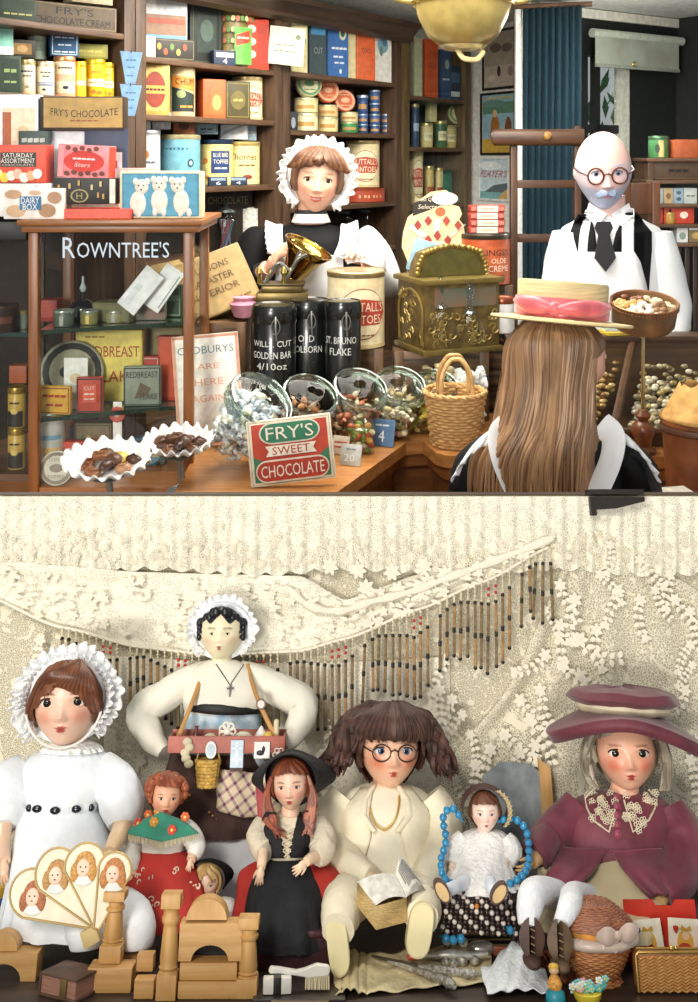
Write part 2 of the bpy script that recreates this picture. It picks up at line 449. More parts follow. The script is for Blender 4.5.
# ---------------------------------------------------------------- step ladder
ld = thing('step_ladder', 'brown wooden ladder standing before the blue curtain', 'ladder', T(0, 0, 0))
LD = 4.0; LW = wood('#3a2416', '#543620', 'z', .45); LWX = wood('#3a2416', '#543620', 'x', .45)
for px, top_ in ((513.5, 129), (577, 126)):
    x = cx(px, LD); MB().box(x-.014, x+.014, LD-.02, LD+.02, 0, ZC-(top_-HZ)*LD/F, .004).build('stile', LW, ld)
for i, py in enumerate((137.5, 184, 238, 300, 362)):
    z = ZC-(py-HZ)*LD/F; x0, x1 = cx(513.5, LD), cx(577, LD)
    if i == 0: MB().tube([(cx(490, LD), LD-.03, z-.002), (cx(493, LD), LD-.03, z), (cx(582, LD), LD-.03, z)], [.02, .033, .033], 12, flat=.4).build('top_rail', LWX, ld)
    else: MB().box(x0+.013, x1-.013, LD-.018, LD+.018, z-.016, z+.016, .004).build('rung', LWX, ld)
MB().ell((cx(545, LD), LD-.048, ZC-(136-HZ)*LD/F), (.017, .01, .017)).build('knob', M('#9a7038', .3), ld)
# ---------------------------------------------------------------- hanging lamp
lx = P(463, 18, 3.1)
lp = thing('hanging_lamp', 'cream enamel oil lamp with curled bracket hanging from the ceiling', 'lamp', T(*lx))
CRM = M('#a8965a', .3, .35, var=.1, vs=20)
MB().lathe([(.02, -.088), (.075, -.085), (.11, -.055), (.138, .0), (.15, .045), (.152, .06), (.1, .09), (.03, .1)], 40).build('bowl', CRM, lp)
MB().lathe([(.155, .04), (.163, .05), (.155, .062)], 40, cap=False).build('rim_band', M('#b8a45c', .25, .8), lp)
MB().lathe([(.03, -.10), (.06, -.098), (.075, -.086)], 30).build('base_ring', M('#d8cc9c', .3, .4), lp)
MB().tube(spl([(-.02, -.02, -.098), (0, -.03, -.128), (.04, -.03, -.13), (.06, -.02, -.105)]), .0085, 8).build('finial_hook', M('#ddd29a', .3, .3), lp)
for s, w in ((1, 1), (-1, .8)):
    MB().tube(spl([(s*.14, 0, .05), (s*.2, 0, .06), (s*.24, 0, .12*w), (s*.225, 0, .2), (s*.14, 0, .3)]), .012, 10).build('scroll_arm', CRM, lp)
MB().tube([(0, 0, .09), (0, 0, CEIL-lx.z)], .012, 10).build('stem', CRM, lp)
# ---------------------------------------------------------------- pictures on the side wall
pw0, pw1 = V(.61, 5.62, 0), V(.93, 5.05, 0); pd_ = (pw1-pw0).normalized()
PWX = T(*pw0) @ RZ(math.degrees(math.atan2(pd_.y, pd_.x)))
def pwx(px):
    k = (px-CX)/F; return (k*pw0.y-pw0.x)/(pd_.x-k*pd_.y)
def pw_z(px, py): q = pw0+pd_*pwx(px); return ZC-(py-HZ)*q.y/F
def picture(x0, x1, y0, y1, label, frame, items, dep=.012):
    a, b = pwx(x0), pwx(x1); zb, zt = pw_z((x0+x1)/2, y1), pw_z((x0+x1)/2, y0)
    t = thing('framed_picture', label, 'picture', PWX @ T((a+b)/2, -.002, zb))
    w, h = b-a, zt-zb; th = .012
    m = MB().box(-w/2, w/2, -dep, 0, 0, th).box(-w/2, w/2, -dep, 0, h-th, h).box(-w/2, -w/2+th, -dep, 0, th, h-th).box(w/2-th, w/2, -dep, 0, th, h-th)
    m.build('frame', M(frame, .5), t)
    MB().box(-w/2+th*.5, w/2-th*.5, -dep*.5, -.001, th*.5, h-th*.5).build('print', M('#b8b4a0', .6), t)
    art(t, w, h, items, yf=-dep*.55)
picture(484, 522, 29, 89, 'faded brown framed photograph, topmost on the white wall', '#1c1a18',
        [('p', .06, .94, .05, .95, '#a89c8c'), ('e', .35, .7, .15, .08, '#6e6054'), ('e', .65, .68, .15, .07, '#73655a'), ('p', .06, .94, .05, .4, '#bdb2a2'), ('e', .45, .3, .05, .09, '#3a332e'), ('e', .75, .28, .07, .08, '#8a7b6c'), ('e', .25, .2, .1, .05, '#d4cabb')])
picture(482, 520, 92, 155, 'framed colour print of a figure by a blue lake', '#23201c',
        [('p', .06, .94, .04, .96, '#8fb5c4'), ('p', .06, .94, .66, .84, '#5f8a72'), ('e', .35, .82, .3, .06, '#6b8f86'), ('p', .06, .94, .04, .26, '#c9a545'), ('e', .4, .42, .12, .22, '#a06a34'), ('e', .4, .66, .06, .06, '#d9b48c'), ('e', .75, .4, .09, .2, '#7a4b34'), ('t', 'VIRGINIA', .5, .91, .7, .05, '#d8c25c')])
picture(480, 511, 157, 201, 'seaside advertising poster with red slanted lettering', '#d8dcd8',
        [('p', .04, .96, .03, .97, '#c3d6de'), ('p', .04, .96, .03, .22, '#7fb0b4'), ('g', [(.2, .2), (.5, .36), (.95, .42), (.95, .2)], '#5c6a70'), ('g', [(.6, .03), (.96, .03), (.96, .3), (.8, .2)], '#c9a56a'), ('e', .4, .8, .35, .1, '#e8eff0'), ('t', "PLAYER'S", .52, .62, .85, .16, '#b5483c', 0, .6)])
# ================================================================ boxed and tinned goods
def zy(py, D): return ZC-(py-HZ)*D/F
def pxx(px, D): return (px-CX)*D/F
def boxy(name, label, cat, x, D, z0, w, h, d, yaw, col, items=(), group=None, side=None, tilt=0, roll=0, bev=.002, lid=None):
    t = thing(name, label, cat, T(x, D, z0) @ RZ(yaw) @ RX(-tilt) @ RY(roll), group)
    m = MB()
    if lid: m.box(-w/2, w/2, -d/2, d/2, 0, h*.72, bev); MB().box(-w/2-.002, w/2+.002, -d/2-.002, d/2+.002, h*.70, h, bev).build('lid', M(lid, .5), t)
    else: m.box(-w/2, w/2, -d/2, d/2, 0, h, bev)
    m.build('carton' if not lid else 'body', M(col, .5), t)
    if side: MB().box(w/2, w/2+.001, -d/2+bev, d/2-bev, bev, h-bev).build('side_panel', M(side, .5), t)
    if items: art(t, w, h, items, yf=-d/2-(.002 if lid else 0))
    return t
def tinny(name, label, cat, x, D, z0, w, h, col, items=(), group=None, lid='#b9a874', yaw=0, metal=.0, plain=False):
    t = thing(name, label, cat, T(x, D, z0) @ RZ(yaw), group); r = w/2
    lh = min(.018, h*.16)
    MB().lathe([(r*.95, 0), (r, .003), (r, h-lh), (r*.97, h-lh+.001)], 28).build('body', M(col, .35, metal), t)
    MB().lathe([(r*1.01, h-lh), (r*1.025, h-lh+.002), (r*1.025, h-.003), (r*.98, h), (r*.9, h-.003)], 28).build('lid', M(lid, .3, .6), t)
    if items: art(t, w, h-lh, items, bend=r)
    return t
BOUND = [(ws(a)+.025+d, ws(b)-.026-e) for a, b, d, e in ((-75, 130, 0, 0), (130, 279, .052, 0), (279, 399, .052, 0), (399, 468, .075, .01))]
def fit(px, w, d, yaw, off):
    a = R(yaw-WYAW); es = (w*abs(math.cos(a))+d*abs(math.sin(a)))/2+.002; eo = (w*abs(math.sin(a))+d*abs(math.cos(a)))/2+.002
    off = min(max(off, eo+.004), SHD-.015-eo)
    q = wp(px, off); s = (q-P0).dot(WA)
    mid = ws(px)
    for a0, a1 in BOUND:
        if a0-.03 <= mid <= a1+.03: s = min(max(s, a0+es), a1-es) if a1-a0 > 2*es else (a0+a1)/2
    return P0-WN*off+WA*s
# on the wall shelves: kind, x0, x1, top row, shelf height, depth
def wb(x0, x1, y0, z, dep, label, col, items=(), yaw=30, name='tea_packet', cat='packet', group=None, side=None, base=None, off=None, tilt=0, **k):
    px = (x0+x1)/2; q = wp(px, (dep/2+.035) if off is None else off); D = q.y
    w = (x1-x0)*D/F/(math.cos(R(yaw)))*.93; z0 = z if base is None else zy(base, D)
    q = fit(px, w, dep, yaw, dep/2+.03 if off is None else off) if x0 > 0 else q; D = q.y
    return boxy(name, label, cat, q.x, D, z0+.0005, w, zy(y0, D)-z0, dep, yaw, col, items, group, side, tilt, **k)
def wt(x0, x1, y0, z, label, col, items=(), name='sweet_tin', cat='tin', group=None, base=None, off=None, lid='#b9a874', yaw=22, **k):
    px = (x0+x1)/2; w0 = (x1-x0)*wp(px).y/F; q = wp(px, w0/2+.03 if off is None else off); D = q.y
    w = (x1-x0)*D/F; z0 = z if base is None else zy(base, D)
    q = fit(px, w*1.03, w*1.03, WYAW, w/2+.03 if off is None else off) if x0 > 0 else q
    return tinny(name, label, cat, q.x, q.y, z0+.0005, w, zy(y0, D)-z0, col, items, group, lid, yaw, **k)
LG = 'packets and tins on the wall shelves'
a1, b1, c1 = Z1[2], Z1[1], Z1[0]
wb(-2, 29, 0, a1, .08, 'dark green carton with gold lettering on the top shelf end', '#26382a', [('p', .05, .95, .5, .9, '#1d3323'), ('t', 'Tasmania', .5, .3, .8, .16, '#a8a868')], 38, side='#1c2a20')
wb(40, 117, 6, a1, .1, "brown wooden box lettered for chocolate cream on the top shelf", '#4a3b2a', [('o', .01, .99, .03, .97, .012, '#7d6a48'), ('p', .06, .94, .08, .92, '#57462f'), ('t', "FRY'S", .52, .7, .42, .3, '#1d1712'), ('t', 'CHOCOLATE CREAM', .5, .28, .84, .3, '#1d1712')], 40, name='wooden_box', cat='box')
wb(70, 106, -12, 0, .07, 'pale carton lying on top of the brown chocolate cream box', '#b8a98a', [('p', .1, .6, .2, .8, '#d9cfb4')], 40, base=5, off=.08)
MR = [('p', .08, .92, .66, .92, '#efe6cf'), ('t', 'HORLICKS', .5, .78, .7, .12, '#3a2e26', .06), ('t', 'MALTED', .5, .62, .5, .09, '#3a2e26'), ('e', .5, .25, .12, .05, '#a08a5c')]
wb(-3, 16, 57, b1, .08, 'dark green patterned packet at the end beside the cream tins', '#2a4030', [('p', .1, .9, .08, .92, '#1f3426'), ('t', 'TEA', .5, .6, .6, .2, '#8ea66a'), ('t', 'BEST', .5, .3, .6, .12, '#8ea66a')], 35)
wt(18, 35, 60, b1, 'cream and peach round tin beside the dark green packet', '#ecdcb8', MR+[('p', 0.02, .98, 0, .12, '#e8b98c')])
wt(36, 54, 62, b1, 'cream round tin with thin blue bands, second of the cream tins', '#efe6cc', [('t', 'MALTED', .5, .8, .6, .1, '#3a2e26'), ('t', 'MILK', .5, .66, .4, .1, '#3a2e26'), ('p', .02, .98, .42, .45, '#5a74b0'), ('p', .1, .9, .34, .38, '#5a74b0'), ('e', .4, .2, .1, .04, '#2c3550')], lid='#d8c8a0')
wt(54, 75, 57, b1, 'larger cream tin with orange lid band beside the yellow tins', '#eee0be', [('p', .02, .98, .44, .64, '#e6a987'), ('t', 'Malted Milk', .5, .82, .7, .1, '#3a2e26', .05), ('e', .5, .26, .14, .05, '#2f2c44'), ('p', .02, .98, 0, .1, '#df9a70')], lid='#c98a5e')
YT = [('p', .02, .98, .36, .58, '#f6f0cf'), ('t', 'CUSTARD', .5, .47, .7, .1, '#b88a1c'), ('e', .35, .2, .13, .06, '#b4691c'), ('e', .65, .18, .13, .06, '#b4691c'), ('t', 'BIRD', .5, .78, .5, .1, '#c07a10')]
wt(75, 86, 62, b1, 'narrow yellow tin half hidden between the cream and yellow tins', '#f0c22c', [('p', .1, .9, .4, .55, '#f6efc8')], lid='#d8b030')
wt(85, 105, 60, b1, 'wide yellow tin with white band in the middle of the yellow tins', '#f2c326', YT, lid='#e0b828')
wt(105, 121, 64, b1, 'yellow tin with white band next to the blue paper cones', '#f2c326', YT, lid='#e0b828')
wb(8, 32, 41, 0, .07, 'dark box with gold picture lying on the cream tins', '#2d2a20', [('p', .15, .85, .2, .8, '#8a6a3c'), ('e', .5, .5, .2, .2, '#b49260')], 30, base=59, off=.1)
wb(-4, 10, 29, 0, .08, 'teal and white carton at the end above the green packet', '#8fd0bc', [('p', 0, 1, 0, .3, '#e8efe6')], 30, base=56, off=.12)
wt(28, 46, 33, 0, 'tall pale mint tin standing behind the dark picture box', '#cfe3d2', [('t', 'LYLES', .5, .8, .6, .1, '#5a6a58', .05), ('t', 'GREEN', .5, .4, .6, .08, '#6cae90')], base=60, off=.17)
wb(50, 77, 34, 0, .05, 'dark blue square carton standing on the cream tins', '#23507a', [('o', .06, .94, .06, .94, .03, '#b8d4e0'), ('t', 'COWANS', .5, .8, .7, .13, '#d8e6ee'), ('t', 'CREAM', .5, .48, .5, .12, '#d8e6ee'), ('t', 'CARAMEL', .5, .18, .75, .12, '#d8e6ee')], 25, base=57, off=.1)
wb(77, 110, 45, 0, .06, 'olive gold carton lying on top of the yellow tins', '#7d7a34', [('p', .06, .94, .15, .85, '#8f8a3e'), ('t', 'Toffee', .5, .5, .7, .3, '#b8ae5c')], 25, base=60, off=.1)
# bay two
a2, b2, c2 = Z2[3], Z2[2], Z2[1]
wb(134, 182, -14, 0, .1, 'clear bag of wrapped brown sweets above the floral box', '#d7dbe0', [('p', .02, .98, .06, .45, '#8a6a52'), ('p', .2, .95, .28, .38, '#a04a34'), ('p', 0.02, .98, 0, .08, '#6a9ac8'), ('g', [(.1, .5), (.3, .98), (.4, .5)], '#eef0f2'), ('g', [(.5, .5), (.7, .98), (.9, .52)], '#c4cad2')], 30, base=41, off=.12)
wb(133, 150, 37, a2, .07, 'small white carton beside the floral box under the bag', '#d9ddd4', [('p', .1, .9, .15, .85, '#e6e9e2')], 30, name='small_carton', cat='box')
wb(150, 190, 40, a2, .07, 'black floral box with orange flowers on the upper shelf', '#26221c', [('o', .02, .98, .05, .95, .02, '#6a6448')]+[('e', .15+.15*i, .5+.12*(-1)**i, .05, .16, c) for i, c in enumerate(('#c8903c', '#b04a2c', '#5a7a3c', '#d0a04c', '#b04a2c'))], 34, name='floral_box', cat='box')
wb(184, 215, 4, a2, .1, 'tall black and gilt square tin on the upper shelf', '#1f2420', [('o', .08, .92, .05, .95, .03, '#3f4a38'), ('p', .2, .8, .2, .8, '#2c3a34'), ('e', .5, .55, .2, .18, '#4f6258')], 42, name='square_tin', cat='tin', off=.13, side='#191c19')
wt(216, 248, 10, a2, 'round tin dotted with flowers and a green label', '#8a7a44', [('e', .06+.11*(i % 9), .08+.2*(i//9), .05, .05, ('#d8cf9a', '#c26a4c', '#5f8a4a')[i % 3]) for i in range(45)]+[('p', .42, .86, .05, .72, '#63b04a'), ('g', [(.45, .38), (.8, .46), (.8, .68), (.45, .58)], '#c8402c'), ('t', 'GLORIA', .62, .53, .3, .07, '#f0e0c8')], lid='#a89858')
wb(212, 234, 51, a2, .04, 'small navy box in front of the flowered round tin', '#27334a', [('p', .1, .9, .55, .85, '#d6dade'), ('t', '4', .5, .3, .2, .35, '#e0e4ea')], 30, name='small_carton', cat='box', off=.03)
wb(248, 273, 20, a2, .06, 'red carton with three white medallions near the post', '#c33c22', [('e', .3, .8, .18, .08, '#ecdcc8'), ('e', .3, .55, .18, .08, '#ecdcc8'), ('e', .3, .3, .18, .08, '#ecdcc8'), ('p', .6, .95, .1, .9, '#a8301c')], 30, side='#8a2814')
wb(220, 252, -8, 0, .07, 'light blue packet lying on the flowered tin', '#9cc4d2', [('p', .3, .7, .2, .8, '#c8dce2')], 30, base=9.5, off=.1)
wb(251, 277, -6, 0, .07, 'orange and green packet on top of the red carton', '#d86a30', [('p', 0.02, .98, .1, .4, '#7a8a3a'), ('e', .5, .3, .25, .2, '#e8c89a')], 30, base=19.5, off=.075)
wb(138, 167, 65, b2, .06, 'gold framed red and black tea packet beside the paper cones', '#b89a4c', [('p', .1, .9, .08, .92, '#c9b05e'), ('e', .5, .5, .36, .36, '#8a3420'), ('p', .16, .84, .42, .58, '#c8a04a'), ('t', 'MAZAWATTEE', .5, .5, .64, .1, '#4a2014')], 28)
wt(167, 195, 63, b2, 'silver lidded round tin with black and orange panels', '#c8b48a', [('g', [(.05, .1), (.95, .1), (.95, .45), (.05, .6)], '#20302a'), ('g', [(.05, .6), (.95, .5), (.95, .78), (.05, .82)], '#d98a3a'), ('t', 'CHUM', .55, .7, .7, .13, '#3a2a18', 0, -.2), ('e', .4, .45, .16, .08, '#8a9a6a'), ('t', 'ANTS', .6, .2, .5, .1, '#d98a3a')], lid='#c4c0b0')
wb(200, 222, 80, b2, .07, 'orange packet with a paler picture on the middle shelf', '#d05c2e', [('p', .3, .92, .1, .7, '#b5622e'), ('e', .6, .4, .2, .2, '#d8a05a')], 30, side='#a84420')
wb(222, 247, 82, b2, .07, 'dark olive tea packet beside the striped mint tin', '#4a4424', [('o', .06, .94, .05, .95, .03, '#8a7a3c'), ('e', .5, .5, .3, .25, '#6e6230'), ('t', 'TEA', .5, .5, .4, .14, '#b8a45c')], 30)
NUT = [('p', .0, 1, .86, .99, '#e4d2a4'), ('e', .5, .5, .44, .36, '#a4513a'), ('e', .5, .5, .43, .345, '#ecdfb8'), ('g', [(.04, .5), (.12, .42), (.12, .34), (.88, .34), (.88, .42), (.96, .5), (.92, .66), (.5, .71), (.08, .66)], '#b8432e'), ('t', "NUTTALL'S", .5, .59, .78, .13, '#f3e6c4', .04), ('t', 'MINTOES', .5, .425, .66, .12, '#f3e6c4'), ('t', 'BY NUTTALL', .5, .2, .4, .05, '#8a6a44'), ('p', .0, 1, .02, .07, '#d2bb88')]
wt(247, 277, 79, b2, 'cream and red mint tin at the end of the middle shelf', '#e6d6ac', NUT, lid='#c0ab74')
SP = [(130, 150, 112, 'white packet with a grey shield on the blue and white tins', '#d6dbd8', [('e', .5, .5, .3, .35, '#9aa4a2')]),
      (151, 170, 113, 'silver paper packet leaning on the pale blue tin', '#c2cad0', [('g', [(.1, .1), (.5, .9), (.7, .1)], '#e4e8ea')]),
      (172, 194, 118, 'brown chocolate carton on top of the pale blue tin', '#8a4a2c', [('e', .5, .5, .25, .25, '#4a2414')]),
      (194, 217, 118, 'grey blue packet with dark lettering above the yellow tin', '#7f9aa6', [('o', .05, .95, .1, .9, .03, '#2c3c46'), ('t', 'GLYCO', .5, .66, .7, .2, '#24323c'), ('t', 'MINT', .5, .3, .6, .2, '#24323c')]),
      (219, 247, 120, 'white carton crossed by a grey ribbon above the yellow tins', '#e4e8e8', [('g', [(.05, .2), (.9, .7), (.95, .85), (.1, .4)], '#a4b0b8')]),
      (248, 264, 125, 'blue grey carton at the end above the yellow tins', '#8fa8bc', [('p', .1, .9, .3, .6, '#b8c8d4')])]
BT = [(131, 160, 130, 'white tin with a red lettered band among the big tins', '#dfe4e4', [('p', .02, .98, .04, .34, '#d2452e'), ('t', 'REFRESHERS', .5, .2, .75, .13, '#f0d8c8'), ('e', .5, .62, .12, .08, '#c87a3c'), ('t', 'PARKINSON', .5, .48, .7, .08, '#6a7280', .1)], '#cfd6da'),
      (160, 200, 135, 'wide pale blue tin with a round crest', '#79b4c8', [('t', 'HUNTLEY', .4, .8, .6, .1, '#2f6a84', .05), ('e', .75, .5, .09, .09, '#274a5c'), ('e', .75, .5, .05, .05, '#a8c8d2'), ('t', 'BISCUITS', .4, .25, .6, .1, '#2f6a84')], '#d8cfa0'),
      (199, 233, 140, 'yellow tin with a dark blue label among the big tins', '#e8d98e', [('p', .32, .9, .3, .84, '#223f78'), ('t', 'BLUE BIRD', .61, .74, .45, .1, '#e8e4c8'), ('t', 'TOFFEE', .61, .58, .45, .1, '#e8e4c8'), ('t', 'HARRY', .61, .42, .4, .08, '#e8e4c8'), ('e', .15, .6, .08, .07, '#c8803c'), ('e', .2, .2, .06, .05, '#c8803c')], '#30405c'),
      (233, 268, 142, 'cream yellow tin with brown script at the end of the big tins', '#ead79a', [('t', 'Thornes', .5, .72, .8, .16, '#5a3a1c', 0, .2), ('t', 'toffee', .6, .5, .5, .1, '#7a5a2c'), ('e', .6, .2, .14, .06, '#8a3a24')], '#d8c078')]
for x0, x1, y0, lb, c, it, ld_ in BT: wt(x0, x1, y0, c2, lb, c, it, lid=ld_, off=.11, yaw=12)
for (x0, x1, y0, lb, c, it), bs_ in zip(SP, (129.5, 129.5, 134.5, 134.5, 139.5, 141)): wb(x0, x1, y0, 0, .05, lb, c, it, 18, base=bs_, off=.11)
for i, x in enumerate((208, 228)): wb(x, x+19, 177, c2, .03, ('small navy price carton in front of the yellow tins', 'second navy carton beside the first, marked 4')[i], '#26344a', [('p', .1, .9, .6, .9, '#8fa4b8'), ('t', '64'[i], .5, .32, .25, .4, '#e4e8ee')], 20, name='small_carton', cat='box', off=.025)
wb(203, 252, 189, Z2[0], .06, 'dark brown wooden chocolate box under the big tins', '#2d241c', [('t', 'CHOCOLATE', .5, .82, .8, .12, '#8a8468')], 30, name='wooden_box', cat='box', off=.2)
# bay three: packets on the top shelf
a3, b3, c3 = Z3[3], Z3[2], Z3[1]
TP = [(288, 305, 9, '#d8d09a', [('p', .1, .9, .5, .9, '#e2daa8'), ('e', .75, .5, .12, .08, '#5a7a5a')], 'pale yellow packet at the start of the tall packets'),
      (306, 324, 15, '#2c4048', [('p', .1, .92, .66, .96, '#3f86b8'), ('t', 'Navy', .5, .82, .6, .1, '#e4eef2'), ('t', 'CUT', .5, .4, .5, .1, '#8a9a9c')], 'black packet with bright blue top label'),
      (324, 346, 18, '#2c64a8', [('e', .72, .74, .18, .12, '#c8d0b0'), ('e', .72, .74, .1, .07, '#2f5a3c'), ('t', 'BLUE CHIP', .55, .48, .75, .08, '#d6e2ee'), ('t', 'TIGER', .5, .34, .5, .07, '#d6e2ee'), ('t', 'MINTS', .55, .24, .5, .07, '#d6e2ee'), ('e', .6, .1, .06, .04, '#d6e2ee')], 'broad bright blue packet with round crest'),
      (345, 353, 24, '#d8cc9c', [], 'thin cream packet between the blue and orange packets'),
      (352, 373, 27, '#d9602a', [('p', .05, .12, .05, .95, '#e07a44'), ('t', 'OXO', .55, .55, .5, .09, '#5a2a1c')], 'orange packet with small dark lettering'),
      (374, 393, 33, '#dcdcd4', [('e', .5, .74, .3, .16, '#7aa0b4'), ('e', .6, .8, .14, .08, '#3f6a8a'), ('e', .4, .62, .1, .1, '#5a7a6a')], 'white packet with blue flower at the end of the tall packets')]
for x0, x1, y0, c, it, lb in TP: wb(x0, x1, y0, a3, .05, lb, c, it, 34)
t = wp(285, -.035); 
boxy('notice_card', 'cream notice card pinned across the shelf post', 'card', t.x, t.y, zy(65, t.y), 36*t.y/F, 38*t.y/F, .003, 12, '#dcd8c0', [('e', .8, .76, .08, .07, '#7a8a6a'), ('t', 'MADE BY', .45, .52, .5, .08, '#8a8a74'), ('t', 'THORNTONS', .45, .36, .62, .08, '#8a8a74')], roll=5)
# round flat tins standing on edge, and stacks
def disc(px, py, r, D, dz, col, ring, label, txt=None, yaw=25, lean=14, group=None):
    t = thing('round_tin', label, 'tin', T(pxx(px, D), D, zy(py, D)) @ RZ(yaw) @ RX(-lean), group); r = r*D/F
    MB().lathe([(r*.96, -dz/2), (r, -dz/2+.003), (r, dz/2-.003), (r*.96, dz/2)], 36, X=RX(90)).build('body', M(col, .4), t)
    art(t, 2*r, 2*r, [('e', .5, .5, .46, .46, ring), ('e', .5, .5, .36, .36, col), ('e', .5, .5, .2, .12, ring)]+([('t', txt, .5, .74, .5, .1, ring), ('t', txt, .5, .26, .5, .1, ring)] if txt else []), yf=-dz/2, z0=-r)
    return t
D3 = wp(310, .09).y
disc(308, 84.5, 13.5, D3, .03, '#cfc9a0', '#5f8a62', 'cream round tin with green centre standing on edge above the cream stack', 'MINT')
disc(327, 91, 12.5, wp(327, .11).y, .025, '#d06a44', '#e8b48c', 'orange round tin on edge beside the cream one', 'TOFFEE')
disc(344, 101, 11.5, wp(344, .09).y, .025, '#cc6440', '#e8b090', 'smaller orange round tin on edge before the blue tins', 'SWEETS')
ST = 'cream flat tins stacked on the middle shelf'
def stack(x0, x1, ys, cols, label, grp, off=.07, lid='#d8cfa4'):
    for i in range(len(ys)-1):
        px = (x0+x1)/2; q = wp(px, off)
        w = (x1-x0)*q.y/F; zb = zy(ys[i], q.y) if i else b3+.0005
        tinny('round_tin', label, 'tin', q.x, q.y, zb+.0006, w, max(zy(ys[i+1], q.y)-zb-.0015, .008), cols[i % len(cols)], [('p', .1, .9, .3, .6, '#b98a4a')] if w > .05 else [('p', .05, .95, .4, .6, '#9ab8d8')], grp, lid)
stack(294, 318, [128, 113, 98], ['#e0d6a8', '#d8c890'], 'cream flat tin stacked under the round cream tin', ST)
stack(317, 338, [131, 117, 105], ['#e2d49c', '#d9bf8a'], 'cream flat tin stacked under the larger orange tin', ST)
stack(340, 358, [133, 122, 112], ['#3f8a54', '#e0d0a0'], 'green or cream flat tin stacked under the smaller orange tin', ST)
BG = 'small blue tins in stacks'
for x, ys in ((357, [134, 124, 114, 95]), (369, [135, 124.5, 114, 103, 90]), (381, [137, 125, 114])):
    stack(x, x+11, ys, ['#2c4a7a', '#3a5c90'], 'small dark blue tin in the stacks by the cabinet post', BG, lid='#a8bcd0')
wb(284, 296, 112, b3, .04, 'small black box at the end beside the cream flat tins', '#20242a', [('e', .6, .4, .2, .3, '#8a94a0')], 30, name='small_carton', cat='box', off=.05)
wt(341, 385, 188, c3, 'flat red tin underneath the large mint tin', '#b04a30', [('t', 'SHARPS', .5, .5, .6, .5, '#d8b48c')], lid='#c05a3c', off=.11)
q = wp(363, .11)
tinny('sweet_tin', 'large cream and red mint tin standing on the flat red tin', 'tin', q.x, q.y, zy(187.5, q.y), 33*q.y/F, 47*q.y/F, '#e8d8b0', NUT, None, '#c0ab74', 8)
wb(285, 322, 131, 0, .03, 'tan paper packets with brown lettering behind the white bonnet', '#a08a60', [('p', .6, .95, .2, .8, '#c46a34'), ('t', 'Rowntree', .3, .8, .5, .14, '#4a3420')], 30, off=.12, base=160)
# corner cabinet
a4, b4, c4 = Z4[2], Z4[1], Z4[0]
for x0, x1, y0, c, it, lb in [(411, 420, 38, '#b8b89a', [], 'pale packet at the start of the cabinet shelf'), (421, 436, 40, '#c9562c', [('t', 'OXO', .5, .55, .5, .09, '#5a2a1c')], 'orange packet inside the glazed cabinet'), (437, 449, 50, '#2f4f78', [('e', .6, .7, .2, .1, '#a8b4b0'), ('t', 'TIGER', .5, .4, .7, .08, '#c8d4e0')], 'blue packet with crest inside the glazed cabinet'), (449, 463, 66, '#233446', [('p', .05, .95, .1, .25, '#d4dce0'), ('p', .05, .95, .5, .8, '#45607e')], 'dark blue packet at the end inside the glazed cabinet')]:
    wb(x0, x1, y0, a4, .05, lb, c, it, 34)
wt(411, 419, 104, b4, 'slim dark blue tin in the cabinet', '#2a4464', [('p', .1, .9, .4, .6, '#9ab4cc')])
wb(427, 435, 103, 0, .04, 'cream waisted packet above the cabinet tins', '#d8d09c', [], 34, base=122, off=.1)
for x0, x1, y0, c, lb in ((420, 433, 123, '#d2c48a', 'cream tin in the middle of the cabinet'), (434, 447, 121, '#3f6a4a', 'green tin in the middle of the cabinet'), (448, 465, 126, '#cbb878', 'gold tin at the end of the cabinet middle shelf')):
    wt(x0, x1, y0, b4, lb, c, [('p', .1, .9, .3, .7, '#e4dab0'), ('t', 'TOFFEE', .5, .5, .6, .16, '#6a5a30')])
disc(457, 114.5, 10, wp(457, .06).y, .02, '#cfc99a', '#5f8a62', 'round cream and green tin on edge inside the cabinet')
wt(408, 423, 149, c4, 'tall cream and red mint tin low in the cabinet', '#dccb96', NUT, off=.09)
wt(424, 434, 166, c4, 'narrow gold tin beside the mint tin in the cabinet', '#c4ac64', [('p', .1, .9, .3, .5, '#a04a30')], off=.09)
wt(434.5, 443, 168, c4, 'narrow cream tin next to the dark green one in the cabinet', '#cdbb80', [('p', .1, .9, .3, .5, '#a04a30')], off=.09)
wt(444, 466, 170, c4, 'big plain dark green tin low in the cabinet', '#2f6a58', lid='#2a5a4a', off=.11)
# blue paper cones hanging on the post
for i, (x, y0, y1) in enumerate(((131.5, 51, 84), (131, 84, 116))):
    q = wp(131, -.03); D = q.y
    t = thing('paper_cone', ('upper light blue paper cone hanging on the shelf post', 'lower light blue paper cone hanging on the shelf post')[i], 'paper cone', T(pxx(x, D), D, zy((y0+y1)/2, D)), 'blue paper cones')
    w, h = 11*D/F, (y1-y0)/2*D/F
    MB().prism([(-w, h), (w, h*.9), (w*.35, -h), (-w*.5, -h)], -.004, .001).build('paper', M('#7fa6cc', .7), t)
    art(t, 2*w, 2*h, [('t', 'SWEETS', .5, .72, .5, .1, '#4a6c98'), ('t', 'BAG', .5, .5, .35, .1, '#4a6c98'), ('t', 'BEST', .45, .25, .3, .08, '#4a6c98')], yf=-.004, z0=-h)
    MB().tube([(0, -.006, h*.85), (0, -.006, h+.004)], .0016, 6).build('hook', M('#3a3a34', .4, 1), t)
